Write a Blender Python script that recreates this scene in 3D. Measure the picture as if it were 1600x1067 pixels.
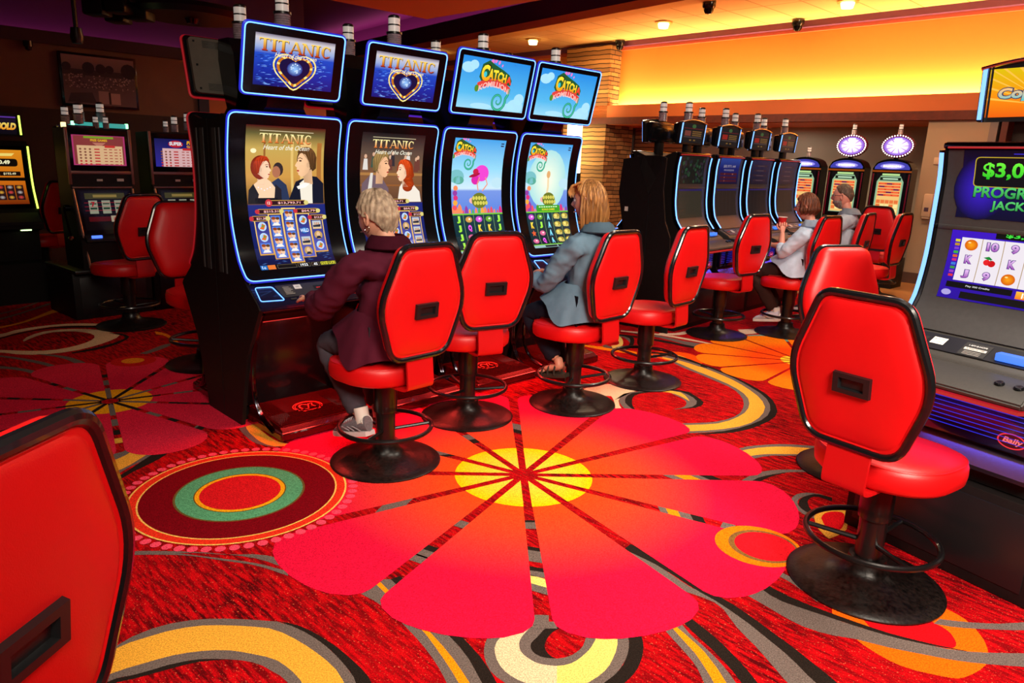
import bpy, bmesh, math, random
from mathutils import Vector, Matrix, noise
PI = math.pi
R = math.radians
sc = bpy.context.scene
for o in list(bpy.data.objects):
    bpy.data.objects.remove(o)
COL = sc.collection

# ------------------------------------------------------------------ camera
cam_d = bpy.data.cameras.new('camera')
cam = bpy.data.objects.new('camera', cam_d)
COL.objects.link(cam)
sc.camera = cam
cam_d.sensor_width = 36.0
cam_d.lens = 36.0 * 1126.3 / 1600.0
cam_d.clip_start = 0.05
cam_d.clip_end = 100
_th, _ro = R(14.063), R(-2.1775)
_f = Vector((0, math.cos(_th), -math.sin(_th)))
_r0 = Vector((1, 0, 0))
_d0 = Vector((0, -math.sin(_th), -math.cos(_th)))
_r = _r0 * math.cos(_ro) + _d0 * math.sin(_ro)
_dn = -_r0 * math.sin(_ro) + _d0 * math.cos(_ro)
_u = -_dn
cam.matrix_world = Matrix(((_r.x, _u.x, -_f.x, 0), (_r.y, _u.y, -_f.y, 0), (_r.z, _u.z, -_f.z, 1.62), (0, 0, 0, 1)))

# ------------------------------------------------------------------ world, exposure
wd = bpy.data.worlds.new('world')
sc.world = wd
wd.use_nodes = True
wd.node_tree.nodes['Background'].inputs[0].default_value = (1.0, 0.55, 0.35, 1)
wd.node_tree.nodes['Background'].inputs[1].default_value = 0.015
vs = sc.view_settings
sc.display_settings.display_device = 'sRGB'
vs.view_transform = 'Standard'
vs.look = 'None'
vs.gamma = 1.0
vs.use_curve_mapping = False
vs.exposure = -0.12


def area(name, loc, size, power, col, direction=(0, 0, -1), sy=None, spread=180):
    d = bpy.data.lights.new(name, 'AREA')
    d.energy = power
    d.color = col
    d.size = size
    if sy:
        d.shape = 'RECTANGLE'
        d.size_y = sy
    d.spread = R(spread)
    o = bpy.data.objects.new(name, d)
    o.location = loc
    o.rotation_euler = Vector(direction).to_track_quat('-Z', 'Y').to_euler()
    COL.objects.link(o)
    return o


def spot(name, loc, power, col, direction=(0, 0, -1), angle=100, blend=0.6, rad=0.08):
    d = bpy.data.lights.new(name, 'SPOT')
    d.energy = power
    d.color = col
    d.spot_size = R(angle)
    d.spot_blend = blend
    d.shadow_soft_size = rad
    o = bpy.data.objects.new(name, d)
    o.location = loc
    o.rotation_euler = Vector(direction).to_track_quat('-Z', 'Y').to_euler()
    COL.objects.link(o)
    return o


WARM = (1.0, 0.74, 0.46)
WHITE = (1.0, 0.87, 0.72)
# unseen ceiling lamps, the near ones added to brighten stool backs and carpet
area('unseen_ceiling_lamp', (1.5, -1.6, 3.9), 1.5, 138, WHITE, (0.02, 0.72, -0.52), spread=85)
area('unseen_ceiling_lamp', (-1.2, 0.3, 3.9), 1.0, 32, WHITE, (0, .25, -1), spread=90)  # added to brighten the nearest stool and the carpet around it
area('unseen_ceiling_lamp', (1.8, 2.4, 4.0), 1.2, 62, WHITE, (0, 0.1, -1), spread=110)
area('unseen_ceiling_lamp', (3.2, 5.0, 4.0), 1.2, 110, WHITE, (0, 0, -1), spread=130)
area('unseen_ceiling_lamp', (4.6, 8.8, 4.0), 1.2, 130, WARM, (.2, .3, -1))
area('unseen_ceiling_lamp', (1.6, 11.6, 3.9), 1.2, 160, WARM, (0, 0, -1))

# ------------------------------------------------------------------ colour + materials


def lin(c):
    return c / 12.92 if c <= 0.04045 else ((c + 0.055) / 1.055) ** 2.4


def C(r, g=None, b=None, a=1.0):
    if g is None:
        r = r.lstrip('#')
        r, g, b = int(r[0:2], 16), int(r[2:4], 16), int(r[4:6], 16)
    return (lin(r / 255), lin(g / 255), lin(b / 255), a)


MATS = {}


def mat(name, col, rough=0.5, metal=0.0, emit=None, es=0.0, coat=0.0, spec=0.5, noise_amt=0.0, nscale=60, trans=0.0, bump=0.0, bscale=200, sheen=0.0):
    if name in MATS:
        return MATS[name]
    m = bpy.data.materials.new(name)
    m.use_nodes = True
    nt = m.node_tree
    b = nt.nodes['Principled BSDF']
    b.inputs['Base Color'].default_value = col
    b.inputs['Roughness'].default_value = rough
    b.inputs['Metallic'].default_value = metal
    b.inputs['Coat Weight'].default_value = coat
    b.inputs['Specular IOR Level'].default_value = spec
    b.inputs['Transmission Weight'].default_value = trans
    b.inputs['Sheen Weight'].default_value = sheen
    if emit:
        b.inputs['Emission Color'].default_value = emit
        b.inputs['Emission Strength'].default_value = es
    if noise_amt or bump:
        tc = nt.nodes.new('ShaderNodeTexCoord')
        n = nt.nodes.new('ShaderNodeTexNoise')
        n.inputs['Scale'].default_value = nscale
        n.inputs['Detail'].default_value = 4
        nt.links.new(tc.outputs['Object'], n.inputs['Vector'])
        if noise_amt:
            mr = nt.nodes.new('ShaderNodeMapRange')
            mr.inputs[1].default_value = 0.3
            mr.inputs[2].default_value = 0.7
            mr.inputs[3].default_value = 1 - noise_amt
            mr.inputs[4].default_value = 1 + noise_amt * 0.6
            nt.links.new(n.outputs['Fac'], mr.inputs[0])
            mx = nt.nodes.new('ShaderNodeMix')
            mx.data_type = 'RGBA'
            mx.blend_type = 'MULTIPLY'
            mx.inputs[0].default_value = 1
            mx.inputs[6].default_value = col
            nt.links.new(mr.outputs[0], mx.inputs[7])
            nt.links.new(mx.outputs[2], b.inputs['Base Color'])
        if bump:
            n2 = nt.nodes.new('ShaderNodeTexNoise')
            n2.inputs['Scale'].default_value = bscale
            n2.inputs['Detail'].default_value = 3
            nt.links.new(tc.outputs['Object'], n2.inputs['Vector'])
            bp = nt.nodes.new('ShaderNodeBump')
            bp.inputs['Strength'].default_value = bump
            bp.inputs['Distance'].default_value = 0.004
            nt.links.new(n2.outputs['Fac'], bp.inputs['Height'])
            nt.links.new(bp.outputs[0], b.inputs['Normal'])
    MATS[name] = m
    return m


def emat(name, col, s):
    return mat(name, (0.02, 0.02, 0.02, 1), 0.4, emit=col, es=s)


def attr_emit(name, strength, rough=0.15):
    if name in MATS:
        return MATS[name]
    m = mat(name, (0.004, 0.004, 0.005, 1), rough)
    nt = m.node_tree
    a = nt.nodes.new('ShaderNodeAttribute')
    a.attribute_name = 'Col'
    b = nt.nodes['Principled BSDF']
    nt.links.new(a.outputs['Color'], b.inputs['Emission Color'])
    b.inputs['Emission Strength'].default_value = strength
    return m


def attr_diffuse(name, rough=0.6):
    if name in MATS:
        return MATS[name]
    m = mat(name, (0.5, 0.5, 0.5, 1), rough)
    nt = m.node_tree
    a = nt.nodes.new('ShaderNodeAttribute')
    a.attribute_name = 'Col'
    nt.links.new(a.outputs['Color'], nt.nodes['Principled BSDF'].inputs['Base Color'])
    return m


M_RED = mat('red_vinyl', C(218, 12, 16), 0.42, noise_amt=0.05, nscale=3, bump=0.12, bscale=350)
M_REDP = mat('red_painted_steel', C(196, 12, 16), 0.38)
M_TRIM = mat('black_piping', (0.006, 0.006, 0.007, 1), 0.22, coat=0.4)
M_BLKM = mat('black_enamel_steel', (0.006, 0.005, 0.005, 1), 0.28, spec=.4, coat=0.2)
M_BASE = mat('worn_black_steel', (0.010, 0.006, 0.005, 1), 0.34, spec=.35, noise_amt=0.9, nscale=60, bump=.2, bscale=90)
M_BLK = mat('black_plastic', (0.008, 0.008, 0.009, 1), 0.35)
M_BLKG = mat('gloss_black', (0.004, 0.004, 0.005, 1), 0.16, spec=.35)
M_BLKR = mat('matte_black_panel', (0.008, 0.006, 0.006, 1), 0.5, spec=.22, noise_amt=0.2, nscale=40)
M_GREY = mat('dark_grey_plastic', C(52, 50, 50), 0.45, noise_amt=0.1)
M_GREY2 = mat('textured_grey_plastic', C(50, 47, 44), 0.5, noise_amt=0.15, nscale=120)
M_BACK = mat('tan_grey_shell', C(96, 88, 76), 0.5, noise_amt=0.1, nscale=20)
M_CHR = mat('chrome', (0.62, 0.6, 0.6, 1), 0.12, metal=1.0)
M_DCHR = mat('dark_chrome', (0.09, 0.09, 0.11, 1), 0.12, metal=1.0)
M_BLUEB = mat('blue_black_deck', (0.008, 0.008, 0.03, 1), 0.16, coat=0.6)
M_WHT = mat('white_plastic', C(226, 220, 210), 0.4)
M_LENS = mat('white_lens', C(236, 228, 220), 0.35, emit=C(236, 228, 220), es=0.25)
M_CLEAR = mat('ribbed_clear_plastic', C(158, 138, 146), 0.18, noise_amt=0.3, nscale=40, coat=0.5)
M_PAPER = mat('paper_label', C(214, 206, 196), 0.6)
E_BLUE = emat('blue_edge_light', C(96, 154, 255), 3.4)
E_VIOL = emat('violet_edge_light', C(150, 120, 255), 2.4)
E_HALO = {'': emat('blue_painted_halo', C(30, 44, 220), .9), 'red_edge_light': emat('red_painted_halo', C(170, 10, 24), .7), 'violet_edge_light': emat('violet_painted_halo', C(90, 40, 200), .9)}  # glowing colours that stand in for the edge lights' spill
E_RED = emat('red_edge_light', C(255, 40, 48), 2.2)
E_CYAN = emat('pale_blue_light_bar', C(120, 176, 255), 2.0)
E_DEEP = emat('deep_blue_light', C(40, 40, 255), 3.0)
E_GRN = emat('yellow_green_light', C(210, 255, 90), 2.5)
E_WHITE = emat('white_bulb', C(255, 250, 240), 5.0)
E_LAMP = emat('lamp_disc', C(255, 214, 120), 14.0)
E_SCR = attr_emit('lit_screen', 1.2)
E_SCR2 = attr_emit('dim_screen', 0.55)

# ------------------------------------------------------------------ mesh helpers


def new():
    return bmesh.new()


def obj(name, bm, m, parent=None, loc=None, rot=None, smooth=True, mods=None, angle=35):
    if isinstance(bm, bmesh.types.BMesh):
        me = bpy.data.meshes.new(name)
        bm.normal_update()
        bm.to_mesh(me)
        bm.free()
    else:
        me = bm
    ms = m if isinstance(m, (list, tuple)) else [m]
    for k in ms:
        me.materials.append(k)
    if smooth:
        me.polygons.foreach_set('use_smooth', [True] * len(me.polygons))
        try:
            me.set_sharp_from_angle(angle=R(angle))
        except Exception:
            pass
    o = bpy.data.objects.new(name, me)
    COL.objects.link(o)
    if parent:
        o.parent = parent
    if loc is not None:
        o.location = loc
    if rot is not None:
        o.rotation_euler = rot
    return o


def thing(name, label, cat, loc=(0, 0, 0), rz=0, group=None):
    o = bpy.data.objects.new(name, None)
    o.empty_display_size = 0.1
    COL.objects.link(o)
    o.location = loc
    o.rotation_euler = (0, 0, rz)
    o['label'] = label
    o['category'] = cat
    if group:
        o['group'] = group
    return o


def tag(o, label, cat, group=None):
    o['label'] = label
    o['category'] = cat
    if group:
        o['group'] = group
    return o


def struct(name, bm, m, **k):
    o = obj(name, bm, m, **k)
    o['kind'] = 'structure'
    return o


def dup(root, loc, rz, label, group=None):
    r = root.copy()
    COL.objects.link(r)
    r.location = loc
    r.rotation_euler = (0, 0, rz)
    r['label'] = label
    if group:
        r['group'] = group
    for ch in list(root.children):
        c = ch.copy()
        COL.objects.link(c)
        c.parent = r
        for g in ch.children:
            d = g.copy()
            COL.objects.link(d)
            d.parent = c
    return r


def add_box(bm, x0, y0, z0, x1, y1, z1, bev=0.0, mi=0, M=None, seg=2):
    r = bmesh.ops.create_cube(bm, size=1.0)
    vs_ = r['verts']
    for v in vs_:
        v.co = Vector(((x0 + x1) / 2 + v.co.x * (x1 - x0), (y0 + y1) / 2 + v.co.y * (y1 - y0), (z0 + z1) / 2 + v.co.z * (z1 - z0)))
    fs = set(f for v in vs_ for f in v.link_faces)
    for f in fs:
        f.material_index = mi
    if bev:
        es = list(set(e for v in vs_ for e in v.link_edges))
        rr = bmesh.ops.bevel(bm, geom=es, offset=bev, segments=seg, affect='EDGES', profile=0.5)
        vs_ = list(set(v for f in rr['faces'] for v in f.verts) | set(v for v in vs_ if v.is_valid))
        for v in vs_:
            for f in v.link_faces:
                f.material_index = mi
    if M is not None:
        for v in vs_:
            v.co = M @ v.co
    return vs_


def box(*a, **k):
    bm = new()
    add_box(bm, *a, **k)
    return bm


def add_lathe(bm, prof, n=32, M=None, mi=0, cap=True, axis='Z'):
    rings = []
    for (r, z) in prof:
        ring = []
        for i in range(n):
            a = 2 * PI * i / n
            p = Vector((r * math.cos(a), r * math.sin(a), z))
            if M is not None:
                p = M @ p
            ring.append(bm.verts.new(p))
        rings.append(ring)
    for a, b in zip(rings, rings[1:]):
        for i in range(n):
            f = bm.faces.new((a[i], a[(i + 1) % n], b[(i + 1) % n], b[i]))
            f.material_index = mi
    if cap:
        try:
            f = bm.faces.new(rings[0][::-1]); f.material_index = mi
            f = bm.faces.new(rings[-1]); f.material_index = mi
        except ValueError:
            pass


def lathe(prof, n=32, M=None):
    bm = new()
    add_lathe(bm, prof, n, M)
    return bm


def add_tube(bm, pts, r, n=8, closed=False, mi=0, radii=None):
    pts = [Vector(p) for p in pts]
    N = len(pts)
    rings = []
    up = None
    for i, p in enumerate(pts):
        if closed:
            t = pts[(i + 1) % N] - pts[i - 1]
        else:
            t = pts[min(i + 1, N - 1)] - pts[max(i - 1, 0)]
        if t.length < 1e-9:
            t = Vector((0, 0, 1))
        t.normalize()
        if up is None:
            up = Vector((0, 0, 1)) if abs(t.z) < 0.9 else Vector((1, 0, 0))
        a = t.cross(up)
        if a.length < 1e-6:
            a = t.cross(Vector((1, 0, 0)))
        a.normalize()
        b = a.cross(t).normalized()
        up = b
        rr = radii[i] if radii else r
        rings.append([bm.verts.new(p + (a * math.cos(2 * PI * k / n) + b * math.sin(2 * PI * k / n)) * rr) for k in range(n)])
    m = N if closed else N - 1
    for i in range(m):
        A, B = rings[i], rings[(i + 1) % N]
        off = 0
        if closed and i == N - 1:
            best = 1e9
            for o_ in range(n):
                dd = (A[0].co - B[o_].co).length
                if dd < best:
                    best = dd; off = o_
        for k in range(n):
            f = bm.faces.new((A[k], B[(k + off) % n], B[(k + 1 + off) % n], A[(k + 1) % n]))
            f.material_index = mi
    if not closed:
        f = bm.faces.new(rings[0]); f.material_index = mi
        f = bm.faces.new(rings[-1][::-1]); f.material_index = mi
    bmesh.ops.recalc_face_normals(bm, faces=bm.faces[:])


def tube(pts, r, n=8, closed=False, radii=None):
    bm = new()
    add_tube(bm, pts, r, n, closed, radii=radii)
    return bm


def add_prism(bm, prof, x0, x1, mi=0, M=None):
    """profile in (y,z) extruded along x"""
    a = [bm.verts.new(Vector((x0, y, z))) for y, z in prof]
    b = [bm.verts.new(Vector((x1, y, z))) for y, z in prof]
    n = len(prof)
    fs = []
    for i in range(n):
        fs.append(bm.faces.new((a[i], a[(i + 1) % n], b[(i + 1) % n], b[i])))
    fs.append(bm.faces.new(a[::-1]))
    fs.append(bm.faces.new(b))
    for f in fs:
        f.material_index = mi
    bmesh.ops.recalc_face_normals(bm, faces=fs)
    if M is not None:
        for v in a + b:
            v.co = M @ v.co
    return a + b


def prism(prof, x0, x1, bev=0):
    bm = new()
    add_prism(bm, prof, x0, x1)
    if bev:
        bmesh.ops.bevel(bm, geom=bm.edges[:], offset=bev, segments=2, affect='EDGES')
    return bm


def rpoly(pts, r, n=5):
    """round the corners of a 2D polygon; r number or list"""
    out = []
    N = len(pts)
    for i in range(N):
        p0, p1, p2 = Vector(pts[i - 1]), Vector(pts[i]), Vector(pts[(i + 1) % N])
        rr = r[i] if isinstance(r, (list, tuple)) else r
        a = (p0 - p1); b = (p2 - p1)
        la, lb = a.length, b.length
        a.normalize(); b.normalize()
        t = min(rr, la * 0.49, lb * 0.49)
        s, e = p1 + a * t, p1 + b * t
        for k in range(n + 1):
            u = k / n
            q = s * (1 - u) ** 2 + p1 * 2 * u * (1 - u) + e * u * u
            out.append((q.x, q.y))
    return out


def cat(pts, n=6, closed=False):
    P = [Vector(p) for p in pts]
    out = []
    N = len(P)
    for i in range(N if closed else N - 1):
        if closed:
            p0, p1, p2, p3 = P[i - 1], P[i], P[(i + 1) % N], P[(i + 2) % N]
        else:
            p0, p1, p2, p3 = P[max(i - 1, 0)], P[i], P[i + 1], P[min(i + 2, N - 1)]
        for k in range(n):
            t = k / n
            out.append(0.5 * ((2 * p1) + (-p0 + p2) * t + (2 * p0 - 5 * p1 + 4 * p2 - p3) * t * t + (-p0 + 3 * p1 - 3 * p2 + p3) * t ** 3))
    if not closed:
        out.append(P[-1])
    return out


def rect2(x0, y0, x1, y1):
    return [(x0, y0), (x1, y0), (x1, y1), (x0, y1)]


# ------------------------------------------------------------------ text geometry (cached)
_TXT = {}


def text_geo(s, bold=0.0):
    key = (s, bold)
    if key in _TXT:
        return _TXT[key]
    cu = bpy.data.curves.new('lettering', 'FONT')
    cu.body = s
    cu.size = 1.0
    cu.offset = bold
    cu.resolution_u = 3
    o = bpy.data.objects.new('lettering', cu)
    COL.objects.link(o)
    dg = bpy.context.evaluated_depsgraph_get()
    dg.update()
    me = bpy.data.meshes.new_from_object(o.evaluated_get(dg))
    vs_ = [(v.co.x, v.co.y) for v in me.vertices]
    fs = [tuple(p.vertices) for p in me.polygons]
    bpy.data.objects.remove(o)
    bpy.data.curves.remove(cu)
    bpy.data.meshes.remove(me)
    if vs_:
        x0 = min(v[0] for v in vs_); x1 = max(v[0] for v in vs_)
        y0 = min(v[1] for v in vs_); y1 = max(v[1] for v in vs_)
    else:
        x0 = x1 = y0 = y1 = 0
    _TXT[key] = (vs_, fs, x0, x1, y0, y1)
    return _TXT[key]


class Art:
    """flat picture printed on / shown by one surface, as coloured faces in (x, y, level)"""

    def __init__(self):
        self.f = []   # (pts, cols, level)
        self.clip = None

    def poly(self, pts, col, lv=1, fn=None):
        pts = [tuple(p)[:2] for p in pts]
        cols = [fn(*p) for p in pts] if fn else [col] * len(pts)
        self.f.append((pts, cols, lv))

    def rect(self, x0, y0, x1, y1, col, lv=1, top=None):
        self.f.append((rect2(x0, y0, x1, y1), [col, col, top or col, top or col], lv))

    def vgrad(self, x0, x1, stops, lv=0):
        for (ya, ca), (yb, cb) in zip(stops, stops[1:]):
            self.f.append((rect2(x0, ya, x1, yb), [ca, ca, cb, cb], lv))

    def ell(self, cx, cy, rx, ry, col, lv=1, edge=None, n=20, rot=0, a0=0, a1=2 * PI):
        P = []
        full = abs(a1 - a0 - 2 * PI) < 1e-6
        for i in range(n + (0 if full else 1)):
            a = a0 + (a1 - a0) * i / n
            x, y = rx * math.cos(a), ry * math.sin(a)
            P.append((cx + x * math.cos(rot) - y * math.sin(rot), cy + x * math.sin(rot) + y * math.cos(rot)))
        if edge is None:
            self.f.append((P, [col] * len(P), lv))
        else:
            m = len(P)
            for i in range(m if full else m - 1):
                self.f.append(([(cx, cy), P[i], P[(i + 1) % m]], [col, edge, edge], lv))

    def ring(self, cx, cy, rx, ry, w, col, lv=1, n=28, a0=0, a1=2 * PI, w2=None):
        for i in range(n):
            t0, t1 = i / n, (i + 1) / n
            b0, b1 = a0 + (a1 - a0) * t0, a0 + (a1 - a0) * t1
            wa = w if w2 is None else w + (w2 - w) * t0
            wb = w if w2 is None else w + (w2 - w) * t1
            self.f.append(([(cx + rx * math.cos(b0), cy + ry * math.sin(b0)), (cx + rx * math.cos(b1), cy + ry * math.sin(b1)),
                            (cx + (rx - wb) * math.cos(b1), cy + (ry - wb) * math.sin(b1)), (cx + (rx - wa) * math.cos(b0), cy + (ry - wa) * math.sin(b0))], [col] * 4, lv))

    def line(self, pts, w, col, lv=2, w2=None):
        P = [Vector(p) for p in pts]
        n = len(P)
        L, Rr = [], []
        for i, p in enumerate(P):
            t = (P[min(i + 1, n - 1)] - P[max(i - 1, 0)])
            if t.length < 1e-9:
                t = Vector((1, 0))
            t.normalize()
            ww = w if w2 is None else w + (w2 - w) * i / (n - 1)
            nn = Vector((-t.y, t.x)) * ww / 2
            L.append(p + nn); Rr.append(p - nn)
        for i in range(n - 1):
            self.f.append(([tuple(L[i]), tuple(L[i + 1]), tuple(Rr[i + 1]), tuple(Rr[i])], [col] * 4, lv))

    def text(self, s, x, y, h, col, lv=3, top=None, w=None, align='c', bold=0.02, shear=0.0, arc=0.0):
        vs_, fs, x0, x1, y0, y1 = text_geo(s, bold)
        if not vs_ or y1 - y0 < 1e-6:
            return
        k = h / (y1 - y0)
        kx = (w / (x1 - x0)) if w else k
        wid = (x1 - x0) * kx
        ox = x - (wid / 2 if align == 'c' else (wid if align == 'r' else 0))
        top = top or col
        for f in fs:
            P, cc = [], []
            for i in f:
                px = (vs_[i][0] - x0) * kx
                t = (vs_[i][1] - y0) / (y1 - y0)
                py = t * h
                P.append((ox + px + shear * py, y + py + arc * (1 - ((px - wid / 2) / (wid / 2 + 1e-9)) ** 2)))
                cc.append(tuple(col[j] * (1 - t) + top[j] * t for j in range(4)))
            self.f.append((P, cc, lv))

    def add(self, other, dx=0, dy=0, k=1, lv=0):
        for P, cc, l in other.f:
            self.f.append(([(p[0] * k + dx, p[1] * k + dy) for p in P], cc, l + lv))

    def build(self, S, step=0.0004, cuts=None):
        bm = new()
        cl = bm.loops.layers.float_color.new('Col')
        for P, cc, lv in self.f:
            vs_ = [bm.verts.new((p[0], p[1], lv)) for p in P]
            try:
                f = bm.faces.new(vs_)
            except ValueError:
                continue
            for l, c in zip(f.loops, cc):
                l[cl] = c
        bmesh.ops.triangulate(bm, faces=[f for f in bm.faces if len(f.verts) > 4])
        if self.clip:
            for x, y, nx, ny in ((self.clip[0], 0, -1, 0), (self.clip[1], 0, 1, 0), (0, self.clip[2], 0, -1), (0, self.clip[3], 0, 1)):
                bmesh.ops.bisect_plane(bm, geom=bm.verts[:] + bm.edges[:] + bm.faces[:], plane_co=(x, y, 0), plane_no=(nx, ny, 0), dist=1e-6, clear_outer=True)
        if cuts:
            for y in cuts:
                bmesh.ops.bisect_plane(bm, geom=bm.verts[:] + bm.edges[:] + bm.faces[:], plane_co=(0, y, 0), plane_no=(0, 1, 0), dist=1e-6)
        bm.normal_update()
        bmesh.ops.reverse_faces(bm, faces=[f for f in bm.faces if f.normal.z < 0])
        for v in bm.verts:
            p, n = S(v.co.x, v.co.y)
            v.co = Vector(p) + Vector(n) * (v.co.z * step)
        return bm


def flatS(y=0.0, z0=0.0):
    """picture plane standing upright, facing -Y"""
    return lambda a, b: (Vector((a, y, z0 + b)), Vector((0, -1, 0)))


def tiltS(p0, p1):
    """picture plane running from (y,z) p0 at the bottom to p1 at the top, facing -Y"""
    d = Vector((0, p1[0] - p0[0], p1[1] - p0[1])).normalized()
    n = Vector((0, -d.z, d.y))
    return lambda a, b: (Vector((a, p0[0], p0[1])) + d * b, n)


class Curve:
    """side profile (y,z) bottom to top; S(x,t) maps x and arc length t"""

    def __init__(self, prof, n=6):
        P = cat([(y, z) for y, z in prof], n)
        self.p = [Vector((p[0], p[1])) for p in P]
        self.l = [0]
        for a, b in zip(self.p, self.p[1:]):
            self.l.append(self.l[-1] + (b - a).length)
        self.L = self.l[-1]

    def at(self, t):
        i = 0
        while i < len(self.l) - 2 and self.l[i + 1] < t:
            i += 1
        a, b = self.p[i], self.p[i + 1]
        k = (t - self.l[i]) / (self.l[i + 1] - self.l[i])
        d = (b - a).normalized()
        q = a + (b - a) * k
        return q, d

    def S(self, off=0.0):
        def f(x, t):
            q, d = self.at(t)
            n = Vector((0, -d.y, d.x))
            return Vector((x, q[0], q[1])) + n * off, n
        return f

    def cuts(self, n=14):
        return self.l[1:-1]


def sheet(poly, S, th, cuts=None, inset=0):
    """closed plate following surface S, from a 2D polygon"""
    bm = new()
    vs_ = [bm.verts.new((p[0], p[1], 0)) for p in poly]
    bm.faces.new(vs_)
    bm.normal_update()
    if bm.faces[:][0].normal.z < 0:
        bmesh.ops.reverse_faces(bm, faces=bm.faces[:])
    for y in (cuts or []):
        bmesh.ops.bisect_plane(bm, geom=bm.verts[:] + bm.edges[:] + bm.faces[:], plane_co=(0, y, 0), plane_no=(0, 1, 0), dist=1e-6)
    nn = {}
    for v in bm.verts:
        p, n = S(v.co.x, v.co.y)
        nn[v] = Vector(n)
        v.co = Vector(p)
    r = bmesh.ops.extrude_face_region(bm, geom=bm.faces[:])
    nv = [e for e in r['geom'] if isinstance(e, bmesh.types.BMVert)]
    # the extruded copy keeps position: push originals back
    for v, n in nn.items():
        if v.is_valid:
            v.co = v.co - n * th
    bmesh.ops.recalc_face_normals(bm, faces=bm.faces[:])
    return bm
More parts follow.
